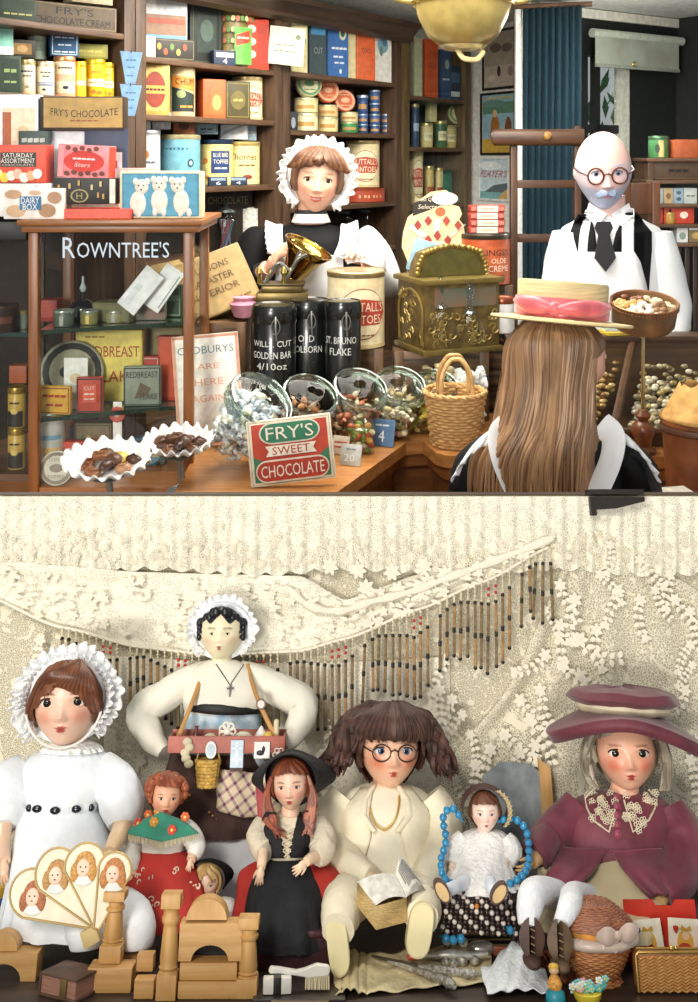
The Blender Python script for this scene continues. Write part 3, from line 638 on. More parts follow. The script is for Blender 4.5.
# ---------------------------------------------------------------- cartons piled on the glass cases
CZ = cz+.0345
def cb_(x0, x1, y0, y1, D, dep, label, col, items=(), yaw=0, name='chocolate_box', cat='box', base=None, **k):
    z0 = zy(y1, D) if base is None else base
    return boxy(name, label, cat, pxx((x0+x1)/2, D), D, z0, (x1-x0)*D/F, zy(y0, D)-z0, dep, yaw, col, items, **k)
cb_(8, 68, 188, 222, 2.74, .07, 'white assortment box with brown chocolates and blue label', '#f0ebe2', [('e', .16, .8, .14, .15, '#c49a74'), ('e', .2, .26, .16, .2, '#d2ac84'), ('e', .84, .7, .12, .2, '#b48a6c'), ('e', .72, .28, .14, .22, '#a8805c'), ('e', .52, .86, .1, .08, '#d8b494'), ('p', .27, .62, .3, .74, '#2a6c9c'), ('t', 'DAIRY', .445, .61, .3, .2, '#f4f4f0'), ('t', 'BOX', .445, .4, .24, .2, '#f4f4f0')], base=CZ, side='#d8cfc4')
cb_(69, 135, 208, 222, 2.755, .1, 'long coral red box under the black gilt tin', '#dc5440', [('p', .02, .98, .1, .9, '#e2604c')], base=CZ)
cb_(56, 119, 178, 208.5, 2.75, .06, 'black tin with gilt emblem and candlelit figures', '#1c1a16', [('e', .42, .32, .14, .26, '#a8985c'), ('e', .42, .32, .115, .21, '#1c1a16'), ('t', 'H', .42, .32, .09, .24, '#a8985c')]+[('p', x, x+.035, z, z+.2, c) for x, z, c in ((.08, .55, '#b88a4c'), (.25, .6, '#c8b06a'), (.6, .55, '#d8c89a'), (.7, .25, '#b08a4c'), (.78, .2, '#c89a54'), (.74, .68, '#d8c08a'), (.4, .72, '#c0a060'))]+[('p', .9, .99, .03, .97, '#e2ddd0')], base=CZ+(14.5*2.75/F))
# puppies tin
t = cb_(121, 204, 171, 222, 2.745, .045, 'teal picture tin showing three white puppies', '#e2d8b0', [('p', .035, .965, .05, .95, '#3f8cab'), ('p', .06, .94, .08, .92, '#4f9cba')], name='picture_tin', cat='tin', base=CZ, bev=.006, yaw=-3)
w_, h_ = 83*2.745/F, 51*2.745/F
m = MB()
for x, z, s, dx in ((-.052, .014, 1, -.02), (-.003, .02, 1.05, 0), (.047, .018, 1, .02)):
    c = h_*.62+z-.014; yy = -.0238
    m.ell((x, yy, c), (.019*s, .004, .021*s), 14, 8).ell((x+dx*.5, yy, c-.045), (.022*s, .004, .034), 14, 8)
    m.ell((x-.016, yy-.001, c+.014), (.008, .003, .01), 8, 6).ell((x+.016, yy-.001, c+.014), (.008, .003, .01), 8, 6)
    m.ell((x-.012+dx, yy-.001, c-.074), (.007, .003, .012), 8, 6).ell((x+.012+dx, yy-.001, c-.074), (.007, .003, .012), 8, 6)
    for ex, ez in ((-.007, .004), (.007, .004), (0, -.007)): m.ell((x+ex, yy-.004, c+ez), (.0024, .002, .0022), 8, 6, 1)
m.build('puppy_picture', [M('#efeadc', .7, bump=.4, bs=300), M('#2a2420', .4)], t)
# middle row
cb_(-14, 56, 183, 222, 2.87, .1, 'plain white carton under the red assortment box', '#e9e9e4', [('g', [(.75, .95), (.8, .95), (.98, .6), (.96, .55)], '#b8c4cc')], base=CZ)
cb_(-12, 50, 145, 182.5, 2.86, .08, 'red assortment box with black panel and fruit picture', '#d94e36', [('p', .28, .85, .42, .8, '#2a2624'), ('t', 'SATURDAY', .56, .72, .48, .12, '#ece4d8'), ('t', 'ASSORTMENT', .56, .58, .54, .12, '#ece4d8'), ('t', 'CHOCOLATES', .56, .47, .5, .06, '#c8c0b4')]+[('e', .04+.105*i, .14+.05*((i*7) % 3), .075, .13, c) for i, c in enumerate(('#4a7a3c', '#d8c04a', '#e2d8a0', '#e8c83c', '#ece4d4', '#e6b49c', '#efe6d8', '#d8a47c', '#efe9dc'))], base=zy(182.5, 2.87), side='#b83c28')
cb_(60, 112, 145, 178, 2.87, .06, 'pink and red tilted box with ring of chocolates', '#e08a90', [('e', .52, .5, .4, .32, '#d2382e'), ('p', .02, .12, .03, .97, '#e89aa0'), ('t', 'Continental', .52, .58, .45, .12, '#f2dcd8', 0, .15), ('t', 'Stars', .5, .4, .3, .13, '#f2dcd8', 0, .15)]+[('e', .2+.14*i, .9-.05*(i % 2), .05, .07, '#7a3a28') for i in range(5)]+[('e', .2+.14*i, .13+.04*(i % 2), .05, .07, '#6e3424') for i in range(6)], side='#c2402c', base=zy(178, 2.87), roll=3, yaw=-6)
cb_(58, 122, 178, 222, 2.86, .07, 'plain grey carton behind the black gilt tin', '#c9c6bc', base=CZ)
# back row
cb_(-20, 41, 95, 144, 2.955, .05, 'tall white carton with brown picture behind the red box', '#dfe8ec', [('p', .42, .95, .35, .85, '#ead9bc'), ('p', .42, .56, .4, .8, '#a85c30'), ('e', .75, .55, .1, .1, '#d0b890')], base=zy(183, 2.955))
cb_(20, 50, 131, 150, 2.92, .03, 'dark green carton marked 6 behind the red box', '#2f4440', [('t', 'BLUE MINT', .5, .82, .8, .18, '#a8bcb4'), ('t', '6', .52, .3, .2, .42, '#e4eae4')], base=zy(183, 2.92))
cb_(50, 86, 131, 150, 2.96, .03, 'white carton beneath the framed chocolate crate', '#e4ebef', [('p', .0, .6, .6, .8, '#d0dade')], base=zy(222, 2.96))
cb_(86, 127, 129, 165, 2.95, .04, 'navy carton with a small white label behind the puppy tin', '#25324c', [('p', .62, .92, .3, .75, '#e2e6ea'), ('p', .66, .8, .58, .66, '#b0503c')], base=zy(222, 2.95))
t = cb_(43, 126, 97, 130.5, 2.955, .06, 'tan framed chocolate crate on the white cartons', '#2f2418', [('p', .045, .985, .08, .96, '#a88a48'), ('t', "FRY'S CHOCOLATE", .53, .56, .8, .22, '#2c2014', -.3), ('t', 'Established', .53, .28, .35, .09, '#8a4a2c')], name='wooden_crate', cat='crate', base=zy(130.5, 2.955))
cb_(122, 158, 168, 222, 2.9, .06, 'pink carton standing behind the puppy tin', '#e4a8a4', [('p', .1, .9, .5, .9, '#eab8b4')], base=CZ)
# ---------------------------------------------------------------- inside the glass case
def ib(x0, x1, y0, z, D, dep, label, col, items=(), yaw=0, name='tobacco_tin', cat='tin', **k):
    return boxy(name, label, cat, pxx((x0+x1)/2, D), D, z+.001, (x1-x0)*D/F, zy(y0, D)-z, dep, yaw, col, items, **k)
B0 = CB+.0125
ib(76, 144, 329, GS2, 2.92, .03, 'large yellow flake tin with red lettering at the back', '#ecd468', [('p', .03, .97, .04, .96, '#f0da70'), ('t', 'Ogdens', .3, .9, .3, .06, '#a8842c', 0, .2), ('t', 'REDBREAST', .54, .7, .82, .15, '#b4502c'), ('t', 'FLAKE', .6, .36, .6, .15, '#b4502c')], bev=.012)
disc(72, 372, 31, 2.87, .03, '#a8a48a', '#2c2c28', 'big round tin with black beaded rim leaning inside the case', None, 18, 14)
ib(64, 88, 358, GS2, 2.83, .006, 'white card standing before the big round tin', '#eeeee6', [('e', .5, .6, .25, .1, '#d8c8a4')], name='show_card', cat='card')
ib(40, 72, 386, GS2, 2.775, .02, 'small yellow tin with red lettering in front of the white card', '#d9a83c', [('o', .03, .97, .05, .95, .03, '#8a3420'), ('t', 'BOUNDELLS', .5, .66, .8, .2, '#a83420'), ('t', 'DRUMS', .5, .34, .6, .2, '#a83420')], -8, bev=.004)
ib(77, 103, 377, GS2, 2.79, .02, 'small upright red tin with white label and dark rim', '#b8402a', [('o', .03, .97, .03, .97, .05, '#2c2420'), ('p', .25, .75, .3, .8, '#d8604a'), ('t', 'CUT', .5, .7, .4, .1, '#f0d8c8'), ('t', 'PLUG', .5, .54, .4, .1, '#f0d8c8'), ('t', 'STAR', .5, .4, .4, .08, '#f0d8c8')], 5, bev=.005)
ib(112, 160, 356, GS2+.0, 2.935, .03, 'flat red tin with pale border behind the green flake tin', '#b83a2c', [('o', .02, .98, .03, .97, .02, '#e0b8a0'), ('p', .08, .92, .12, .88, '#c2483a')])
ib(124, 161, 366, GS2, 2.87, .025, 'green grey tin with a bird and dark lettering', '#8a9484', [('o', .02, .98, .03, .97, .03, '#2c302c'), ('t', 'REDBREAST', .5, .8, .84, .16, '#2c2a24'), ('g', [(.3, .2), (.45, .6), (.75, .45), (.6, .25)], '#6a5a44'), ('t', 'FLAKE', .68, .25, .45, .14, '#4a4a40')], 6, bev=.006)
ib(159, 178, 336, GS2, 2.94, .03, 'tall orange red packet at the end of the lower glass shelf', '#c0452a', [('p', .1, .9, .06, .94, '#cc5436')], name='tobacco_packet', cat='packet')
ib(150, 183, 327, GS2, 2.99, .02, 'brown gold tin with red lettering behind the orange packet', '#8a7a4a', [('t', 'NAVY', .5, .85, .6, .08, '#a83a28'), ('t', 'CUT', .5, .72, .4, .08, '#a83a28')])
# upper glass shelf
boxy('open_box', 'open olive carton holding white cards on the upper glass shelf', 'box', pxx(117, 2.9), 2.9, GS1+.001, .115, .055, .08, -14, '#6e6a48', [('p', .05, .95, .1, .9, '#7a7652')])
for i, (x, y, rl) in enumerate(((138, 280, 38), (157, 282, 34))):
    t = boxy('price_card', ('white card tilted in the case beside the olive carton', 'second white card leaning behind the grey box')[i], 'card', pxx(x-8+2*i, 2.9-.0*i), 2.84+.03*i, zy(306, 2.9), .062, .135, .006, 0, '#f4f6f6', [('p', .2, .5, .1, .6, '#dfe4e6')] if i == 0 else [('p', .85, .9, .1, .9, '#7a8a8c')], tilt=8, roll=rl)
ib(132, 166, 302, GS1, 2.925, .06, 'grey brown flat tin at the front of the upper glass shelf', '#7a7266', [('p', .4, .96, .1, .9, '#8a6a5c')], 4)
ib(160, 183, 285, GS1, 2.97, .03, 'dark green lettered tin beside the post on the upper glass shelf', '#2f4638', [('o', .05, .95, .05, .95, .04, '#8a9a7a'), ('p', .1, .9, .5, .7, '#5a7a62')], -8)
ib(41, 60, 299, GS1, 2.9, .06, 'red flat tin beside the front post on the upper glass shelf', '#a8382a', [('p', .1, .9, .2, .8, '#b84a38')])
for i, (x, y0, w, c, lb) in enumerate(((66, 307, 20, '#5a6258', 'grey glass-topped round tin in front of the black jar'), (88, 306, 18, '#8a8454', 'brass round tin with yellow label'), (111, 303, 20, '#98926a', 'pale brass round tin under the olive carton'))):
    tinny('round_tin', lb, 'tin', pxx(x, 2.82), 2.80+.035*i, GS1+.001, w*2.8/F, .045-.006*i, c, [('p', .4, .6, .1, .8, '#e0c860' if i == 1 else '#a8aca0')], None, '#a8b0a4')
t = thing('glass_bottle', 'black squat bottle with glass stopper in the case', 'bottle', T(pxx(83, 2.92), 2.92, GS1+.001))
MB().lathe([(.03, 0), (.042, .01), (.042, .03), (.03, .05), (.008, .06), (.008, .08)], 20).build('bottle_body', M('#1c2022', .1, coat=1), t)
MB().lathe([(.006, .08), (.011, .09), (.004, .105), (.003, .125)], 12).build('stopper', M('#b8c4c0', .1), t)
# floor of the case
tinny('sweet_tin', 'pale blue and cream round tin with glass lid low in the case', 'tin', pxx(51, 2.80), 2.80, B0+.06, .082, .125, '#c9ccc4', [('p', .02, .98, .1, .3, '#d8b070'), ('p', .02, .98, .5, .62, '#7aa0b8')], None, '#8a948c')
tinny('flat_tin', 'plain tan flat tin under the pale blue round tin', 'tin', pxx(51, 2.80), 2.80, B0+.001, .10, .057, '#a8946c')
disc(57, 468, 17, 2.735, .012, '#cfcab8', '#7a6a58', 'round cream toffee tin lid leaning at the bottom of the case', 'TOFFEE', 0, 12)
ib(76, 113, 422, B0, 2.87, .04, 'brown floral carton at the back of the case floor', '#7a6440', [('o', .03, .97, .03, .97, .03, '#4a3a24')]+[('e', .2+.2*(i % 4), .3+.2*(i//4), .07, .07, ('#a89a5c', '#8a5a3c', '#5a6a4c')[i % 3]) for i in range(12)], name='tea_packet', cat='packet')
ib(64, 96, 441, B0, 2.80, .03, 'red long tin with white lettering in front of the floral carton', '#c23a28', [('p', .0, 1, 0.02, .5, '#e4ded2'), ('t', 'LONG KUTT', .5, .75, .8, .2, '#f0e0d4')])
ib(70, 113, 426, B0, 2.92, .03, 'violet carton behind the floral carton', '#8a84b0', [], name='tea_packet', cat='packet')
t = ib(113, 122, 402, B0, 2.83, .004, 'narrow white show card with red rosette on top', '#ecebe6', [('p', .2, .8, .1, .4, '#c8b0a8')], name='show_card', cat='card')
m = MB(); zr = zy(414, 2.83)-B0-.001
for i in range(12):
    a = i*PI/6; m.ell((.015*math.cos(a), -.006, zr+.015*math.sin(a)), (.008, .003, .008), 8, 6)
m.ell((0, -.008, zr), (.008, .003, .008), 10, 6, 1); m.build('rosette', [M('#c4584c', .6), M('#e8d8d0', .6)], t)
t = thing('oval_tin', 'oval blue tin with a yellow band in the case', 'tin', T(pxx(144, 2.92), 2.92, B0+.035))
MB().lathe([(.95, -.5), (1, -.4), (1, .4), (.95, .5)], 32, X=SCL(.062, .03, .046) @ RX(90)).build('body', M('#3f6a8a', .35), t)
art(t, .124, .092, [('e', .5, .5, .46, .44, '#2f3f38'), ('e', .5, .5, .42, .38, '#5f8aa4'), ('g', [(.12, .4), (.88, .4), (.85, .62), (.5, .72), (.15, .62)], '#d8c05a'), ('t', 'TOFFEE', .5, .52, .5, .14, '#2c4a5c')], yf=-.0165, z0=-.046)
ib(122, 166, 440, B0, 2.92, .03, 'dark carton underneath the oval blue tin', '#2c3a34')
# side case: gold tins and a dark jar
for i in range(2): tinny('tobacco_tin', ('black and gold tin on the floor of the dark glass case', 'black and gold tin stacked on the other in the dark glass case')[i], 'tin', pxx(17, 2.86), 2.86, CB+.021+.117*i, .05, .115, '#c8a44a', [('p', .02, .98, .04, .5, '#2a2824'), ('t', 'GOLD', .5, .74, .6, .12, '#3a2c14'), ('e', .5, .5, .2, .08, '#d8bc6a')], None, '#b08c3c')
tinny('sweet_tin', 'black and brown jar on the upper shelf of the dark glass case', 'tin', pxx(2, 2.86), 2.86, 1.2125, .09, .075, '#3a2c24', [('p', .02, .98, .4, .7, '#6a3a2c')], None, '#5a4438')
tinny('sweet_tin', 'grey tin beside the brown jar in the dark glass case', 'tin', pxx(22, 2.90), 2.90, 1.2125, .035, .05, '#8a8f84')
boxy('tea_packet', 'orange brown packet in the dark glass case', 'packet', pxx(20, 2.88), 2.88, CB+.021+.24, .05, .05, .04, 0, '#a8542c')
# ================================================================ things on the counter
BRASS = M('#77643a', .42, .6, var=.2, vs=30, bump=.15, bs=80)
GLS = glass(lo=.005, hi=.14)
def riser(x, y, w, d, z1, label, col='#5a4028', name='wooden_crate', z0=None):
    z0 = CT+.0005 if z0 is None else z0
    t = thing(name, label, 'crate', T(x, y, z0)); h = z1-z0
    n = max(2, int(h/.07))
    m = MB()
    for i in range(n): m.box(-w/2, w/2, -d/2, d/2, h*i/n+.001, h*(i+1)/n-.002, .003)
    m.build('boards', wood(col, '#7a5a3a', 'x'), t)
    mm = MB()
    for s in (-1, 1): mm.box(s*(w/2-.016)-.014, s*(w/2-.016)+.014, -d/2-.006, -d/2+.002, 0, h, .002)
    mm.build('corner_batten', wood(col, '#7a5a3a', 'z'), t)
    return t
# enamel sign
D = 2.515
t = boxy('enamel_sign', 'cream red and green chocolate sign leaning on the glass jars', 'sign', pxx(294, D), D, CT+.009, .215, .160, .012, 6, '#efe4cc',
  [('o', .02, .98, .02, .98, .01, '#c8b89a'), ('p', .055, .945, .06, .94, '#c8452c'), ('g', [(.055, .06), (.3, .06), (.2, .34), (.055, .46)], '#3f7a58'), ('g', [(.945, .06), (.7, .06), (.8, .36), (.945, .5)], '#3f7a58'), ('e', .3, .79, .16, .17, '#efe4cc'), ('e', .7, .79, .16, .17, '#efe4cc'), ('p', .3, .7, .62, .96, '#efe4cc'), ('e', .3, .79, .14, .145, '#2f7a58'), ('e', .7, .79, .14, .145, '#2f7a58'), ('p', .3, .7, .645, .935, '#2f7a58'),
   ('t', "FRY'S", .5, .79, .56, .2, '#f2e8d4'), ('g', [(.2, .44), (.24, .52), (.2, .6), (.8, .6), (.76, .52), (.8, .44)], '#f2e8d4'), ('t', 'SWEET', .5, .52, .44, .12, '#b83a28'), ('e', .2, .22, .13, .17, '#efe4cc'), ('e', .8, .22, .13, .17, '#efe4cc'), ('p', .2, .8, .05, .39, '#efe4cc'), ('e', .2, .22, .115, .145, '#b83a28'), ('e', .8, .22, .115, .145, '#b83a28'), ('p', .2, .8, .075, .365, '#b83a28'), ('t', 'CHOCOLATE', .5, .22, .74, .18, '#f2e8d4')], roll=-5, tilt=10, bev=.003)
# cardboard sign
D = 2.86
riser(pxx(215, 3.1), 3.14, .20, .15, zy(320, 3.1), 'brown crate behind the paper chocolate sign')
boxy('show_card', 'white sign with salmon border and grey green lettering behind the jars', 'sign', pxx(212, D), D, CT+.003, .19, zy(335, D)-CT-.003, .008, 6, '#efeae0',
  [('o', 0.005, .995, 0.002, .998, .045, '#dfa488'), ('t', 'CADBURYS', .5, .865, .84, .07, '#6e8a94'), ('t', 'ARE', .52, .715, .32, .05, '#e2a888'), ('t', 'HERE', .52, .575, .42, .06, '#e2a888'), ('t', 'AGAIN', .5, .43, .5, .06, '#e2a888')], roll=-4, tilt=4)
# tilted carton
D = 3.15
boxy('wooden_box', 'tan carton with slanted brown lettering tilted on the crate', 'box', pxx(221, D), D, zy(316, D), .27, .195, .09, 16, '#a58a5a', [('p', .02, .98, .03, .97, '#b0945f'), ('t', 'BOURBONS', .52, .76, .55, .11, '#6a4f28'), ('t', 'ALABASTER', .5, .56, .6, .11, '#6a4f28'), ('t', 'SUPERIOR', .52, .36, .6, .11, '#6a4f28'), ('t', 'C&B', .8, .14, .22, .07, '#7a6034')], roll=-20, tilt=22, bev=.004, side='#7d6438')
m = MB(); random.seed(5)
m.add([(-.08, 0, -.05), (.04, -.01, -.09), (.07, 0, .03), (.0, .02, .1), (-.09, .02, .08), (-.1, .06, 0)], [(0, 1, 2, 3, 4), (0, 4, 5)])
o = m.build('paper_sheet', M('#b0935f', .8, bump=.4, bs=30), None, T(pxx(178, 3.13), 3.13, zy(292, 3.13))); tag(o, 'crumpled tan wrapping paper beside the tilted carton', 'paper')
o.modifiers.new('s', 'SOLIDIFY').thickness = .002
m = MB()
m.lathe([(.002, 0), (.03, .01), (.045, .05), (.03, .06), (.035, .07)], 11)
o = m.build('paper_bag', M('#c88a9c', .7, bump=.5, bs=40), None, T(pxx(243, 3.08), 3.10, zy(320, 3.1)+.001)); tag(o, 'small pink twisted paper bag on the crate behind the sign', 'paper bag')
# tobacco canisters
for i, (x0, x1, y0, tx, D, lb) in enumerate(((252, 296, 303, ["WILLS, CUT", "GOLDEN BAR", "4/10oz"], 2.95, 'black canister with white lettering in three lines, beside the tilted carton'), (289, 329, 298, ['OLD', 'HOLBORN'], 3.03, 'black canister lettered in two lines, middle of the three'), (325, 361, 299, ['ST. BRUNO', 'FLAKE'], 2.96, 'black canister standing before the big mint tin, nearest the glass jars'))):
    r = (x1-x0)/2*D/F; h = zy(y0, D)-CT-.001
    t = thing('tobacco_canister', lb, 'canister', T(pxx((x0+x1)/2, D), D, CT+.001), 'black tobacco canisters')
    BK = M('#141716', .25, coat=.5)
    MB().lathe([(r*.96, 0), (r, .004), (r, h-.055), (r*.97, h-.052)], 32).build('body', BK, t)
    MB().lathe([(r*1.03, h-.054), (r*1.05, h-.05), (r*1.05, h-.02), (r*1.0, h-.008), (r*.96, h-.003), (r*.9, h-.006), (r*.4, h-.004)], 32).build('lid', BK, t)
    m = MB().tube([(.012*math.cos(a)+.01, -r*1.08, h-.06+.022*math.sin(a)) for a in [k*PI/8 for k in range(16)]], .002, 6, closed=True)
    m.tube([(.01, -r*1.06, h-.03), (.01, -r*1.12, h-.06), (.012, -r*1.08, h-.1)], .0035, 6); m.build('clasp', M('#8a8d88', .3, .9), t)
    art(t, 2*r, h*.8, [('t', s, .48-.03*i, .9-.1*k, min(.95, .1*len(s)+.1), .062, '#dfe2dc') for k, s in enumerate(tx)], bend=r)
# big mint tin on its crate
D = 3.14
riser(pxx(356, D), D+.03, .17, .17, zy(345, D), 'brown crate under the large cream mint tin')
tinny('sweet_tin', 'large cream mint tin with red lettering standing in front of the bonneted woman', 'tin', pxx(356, D), D, zy(345, D)+.001, 57*D/F, 75*D/F, '#e9dcb6', NUT, None, '#a8946a', 14)
# brass cash register
D = 3.19
z0 = zy(348, D)
riser(pxx(440, D), D, .30, .10, z0, 'dark crate under the brass cash register', '#33261a')
rg = thing('cash_register', 'ornate brass cash register behind the glass domes', 'cash register', T(pxx(448, D), D, z0+.001) @ RZ(22))
w, h = .26, .215
MB().box(-w/2, w/2, -.10, .10, 0, h, .006).build('case', BRASS, rg)
for z_, e_ in ((h, .012), (0, .01)): MB().box(-w/2-e_, w/2+e_, -.1-e_, .1+e_, z_, z_+.017, .004).build('ledge', M('#85733f', .4, .6, bump=.2, bs=90), rg)
pr = [(-.125, 0), (.125, 0), (.118, .04), (.1, .075), (.06, .088), (0, .098), (-.06, .088), (-.1, .075), (-.118, .04)]
MB().prism(pr, -.03, .03, X=T(0, 0, h+.016)).build('display_hood', BRASS, rg)
m = MB()
for i in range(len(pr)-1):
    for k in range(3):
        q = V(*lerp(V(*pr[(i+1) % 9]), V(*pr[(i+2) % 9]), k/3)); m.ell((q.x, -.03, h+.016+q.y), (.009, .008, .009), 8, 6)
m.build('scroll_edge', M('#a8924e', .35, .8), rg)
MB().prism([(x*.84, z*.84+.004) for x, z in pr], -.033, -.029, X=T(0, 0, h+.016)).build('hood_panel', M('#6f6a3a', .3, .6), rg)
MB().box(-.10, .115, -.104, -.098, h-.07, h-.012).build('amount_window', M('#5a6456', .15, var=.3, vs=14, col2='#7a5a40'), rg)
m = MB(); random.seed(11)
for i in range(46):
    x, z = random.uniform(-.115, .115), random.uniform(.03, h-.09); a = random.uniform(0, 6)
    m.tube([(x+.013*t_*math.cos(a+t_*5), -.102, z+.013*t_*math.sin(a+t_*5)) for t_ in [k/7+.15 for k in range(8)]], .0026, 5)
for i in range(22):
    y, z = random.uniform(-.085, .085), random.uniform(.03, h-.03); a = random.uniform(0, 6)
    m.tube([(-w/2-.001, y+.013*t_*math.cos(a+t_*5), z+.013*t_*math.sin(a+t_*5)) for t_ in [k/7+.15 for k in range(8)]], .0026, 5)
m.build('scroll_pattern', M('#a08a50', .4, .6), rg)
m = MB().tube(spl([(-w/2-.003, -.08, .03), (-w/2-.003, -.08, .15), (-w/2-.003, 0, .195), (-w/2-.003, .08, .15), (-w/2-.003, .08, .03)]), .004, 6); m.build('side_arch', M('#a08a50', .4, .6), rg)
# sweet jars tilted towards the customer
def candies(n, rad, seedv, cols, prof, size, name, label, X, grp=None, cat='sweets'):
    random.seed(seedv); m = MB()
    k = 0
    while k < n:
        x, y, z = random.uniform(-1, 1)*rad, random.uniform(-1, 1)*rad, random.uniform(prof[0], prof[1])
        if x*x+y*y > (rad*.93)**2: continue
        k += 1
        Y = T(x, y, z) @ RZ(random.uniform(0, 360)) @ RX(random.uniform(0, 180))
        s = size*random.uniform(.8, 1.2); mi = random.randrange(len(cols))
        m.ell((0, 0, 0), (s, s*.6, s*.55), 8, 5, mi, Y)
        for e in (-1, 1): m.add([(e*s*.9, 0, 0), (e*s*1.7, s*.5, .2*s), (e*s*1.7, -s*.5, -.2*s)], [(0, 1, 2)], mi, Y)
    o = m.build(name, [M(c, .3, .25 if c in ('#c9ced2', '#dfe3e6') else 0) for c in cols], None, X); tag(o, label, cat, grp, 'stuff'); return o
def sweet_jar(px, D, r, ax, label, cols, seedv, n=130, sz=.016, fill=1.0, clabel='', bury=0):
    ax = V(*ax).normalized()
    e = .5; pr = [(.25, -e), (.82, .02-e), (.97, .12-e), (1.0, .3-e), (1.0, 1.0), (.96, 1.2), (.88, 1.34), (.84, 1.42), (.84, 1.56)]
    s = math.sqrt(max(0, 1-ax.z**2)); low = min(z*ax.z-q*s for q, z in pr)*r
    q = ax.to_track_quat('Z', 'Y').to_matrix().to_4x4()
    o = V(pxx(px, D)-ax.x*1.6*r, D-ax.y*1.6*r, CT+.004-low-bury)
    X = T(*o) @ q
    t = thing('sweet_jar', label, 'jar', X, 'tilted glass sweet jars')
    MB().lathe([(a*r, b*r) for a, b in pr], 40, cap=False).build('glass_body', GLS, t)
    MB().lathe([(a*r, b*r) for a, b in ((.87, 1.40), (.93, 1.44), (.95, 1.5), (.93, 1.56), (.87, 1.58), (.85, 1.5), (.87, 1.40))], 40, cap=False).build('lid_rim', glass('#e4ece8', .05, .5), t)
    MB().tube([(.94*r*math.cos(i*PI/20), .94*r*math.sin(i*PI/20), 1.5*r) for i in range(40)], .003, 6, closed=True).build('lid_ring', glass('#e8eeea', .2, .8), t)
    MB().lathe([(a*r, b*r) for a, b in ((.9, 1.58), (.78, 1.66), (.4, 1.71), (.15, 1.73), (.12, 1.79), (.22, 1.86), (.22, 1.92), (.1, 1.97))], 36, cap=False).build('glass_lid', glass(lo=.0, hi=.10), t)
    m = MB()
    for z_, rr in ((1.2, .97), (1.28, .93), (1.34, .89)): m.tube([(rr*r*math.cos(i*PI/18), rr*r*math.sin(i*PI/18), z_*r) for i in range(36)], .0035, 6, closed=True)
    m.build('neck_ring', glass('#dfe8e4', .08, .5), t)
    candies(n, r*.77, seedv, cols, (-.33*r, 1.0*r*fill), sz, 'wrapped_sweets', clabel, X)
sweet_jar(263, 2.60, .094, (.48, -.45, .75), 'big glass jar of silver wrapped sweets leaning beside the chocolate sign', ['#c9ced2', '#dfe3e6', '#aeb9c4', '#e8e4d0', '#dfe3e6'], 1, 330, .015, 1.15, 'silver and white wrapped sweets in the first tilted jar')
sweet_jar(311, 2.74, .082, (.24, -.5, .83), 'glass jar of brown sweets behind the chocolate sign', ['#8a5a34', '#b07a4a', '#5a3a28', '#a88a6a'], 2, 120, .014, .7, 'brown wrapped sweets in the second tilted jar')
sweet_jar(361, 2.82, .082, (.2, -.5, .84), 'glass jar of mixed caramels beside the black canisters', ['#a8744a', '#d8c8a0', '#6a4a30', '#b8684a'], 3, 130, .014, .7, 'mixed caramels in the third tilted jar')
sweet_jar(401, 2.90, .078, (.16, -.5, .85), 'glass jar of pale toffees in front of the cash register', ['#cdbb90', '#e2d8ba', '#a8905c', '#b8a888'], 4, 130, .013, .75, 'pale toffees in the fourth tilted jar')
sweet_jar(436, 2.97, .07, (.1, -.5, .86), 'glass jar of yellow drops nearest the wicker basket', ['#e8d24a', '#f0e07a', '#d8b838'], 6, 130, .012, .85, 'yellow lemon drops in the fifth tilted jar')
# cellophane bags and price cards along the counter edge
def sbag(px, D, w, h, label, cols, seedv, yaw=0):
    X = T(pxx(px, D), D, CT+.001) @ RZ(yaw)
    t = thing('sweet_bag', label, 'bag', X)
    random.seed(seedv); m = MB()
    for i in range(46):
        x, z = random.uniform(-.42, .42)*w, random.uniform(.08, .78)*h
        m.ell((x, random.uniform(-.012, .012), z), (.011, .009, .009), 8, 5, random.randrange(len(cols)))
    m.build('sweets', [M(c, .35) for c in cols], t).__setitem__('kind', 'stuff')
    def f(u, v):
        a = 2*PI*u; k = (1-v)**.4*min(1, v*8+.3) if v > .75 else min(1, v*8+.35)
        fl_ = .5*w*(1 if v < .8 else 1-(v-.8)*1.5); return (fl_*math.cos(a), .026*math.sin(a)*max(.12, k)+.004*nz(u*9, v*5, seedv), v*h)
    MB().grid(f, 28, 10, wu=True).build('cellophane', glass('#f2f4f2', .08, .6), t)
sbag(360, 2.80, .085, .10, 'cellophane bag of green and orange sweets behind the pale price card', ['#7a9a4a', '#d8a04a', '#e8dcb0', '#c8603c'], 21, -20)
sbag(392, 2.94, .11, .13, 'large cellophane bag of pink and white sweets behind the blue price card', ['#e8a8a0', '#f2e8e0', '#d85a4a', '#e8d8a8'], 22, -25)
sbag(418, 3.0, .07, .12, 'narrow cellophane bag of amber sweets beside the basket', ['#c8983c', '#8a5a2c', '#e0c068'], 23, -25)
def card(px, D, w, h, label, col, items, yaw=-20, tilt=15, z=None, base=None):
    return boxy('price_card', label, 'price card', pxx(px, D), D, (CT+.0015) if base is None else base, w, h, .004, yaw, col, items, tilt=tilt, bev=.001)
card(381, 2.86, .075, .075, 'blue price card with a white figure 4', '#5f82a8', [('p', .05, .95, .05, .95, '#54789e'), ('t', 'MINTS', .5, .78, .6, .14, '#d6e0e8'), ('t', '4', .5, .38, .25, .42, '#e6ecf0')], -22)
card(350, 2.68, .06, .055, 'pale grey card marked 20 at the counter edge', '#c4cac8', [('t', 'RUM', .5, .76, .5, .16, '#8a9294'), ('t', '20', .45, .36, .5, .34, '#f0f2f2')], -22)
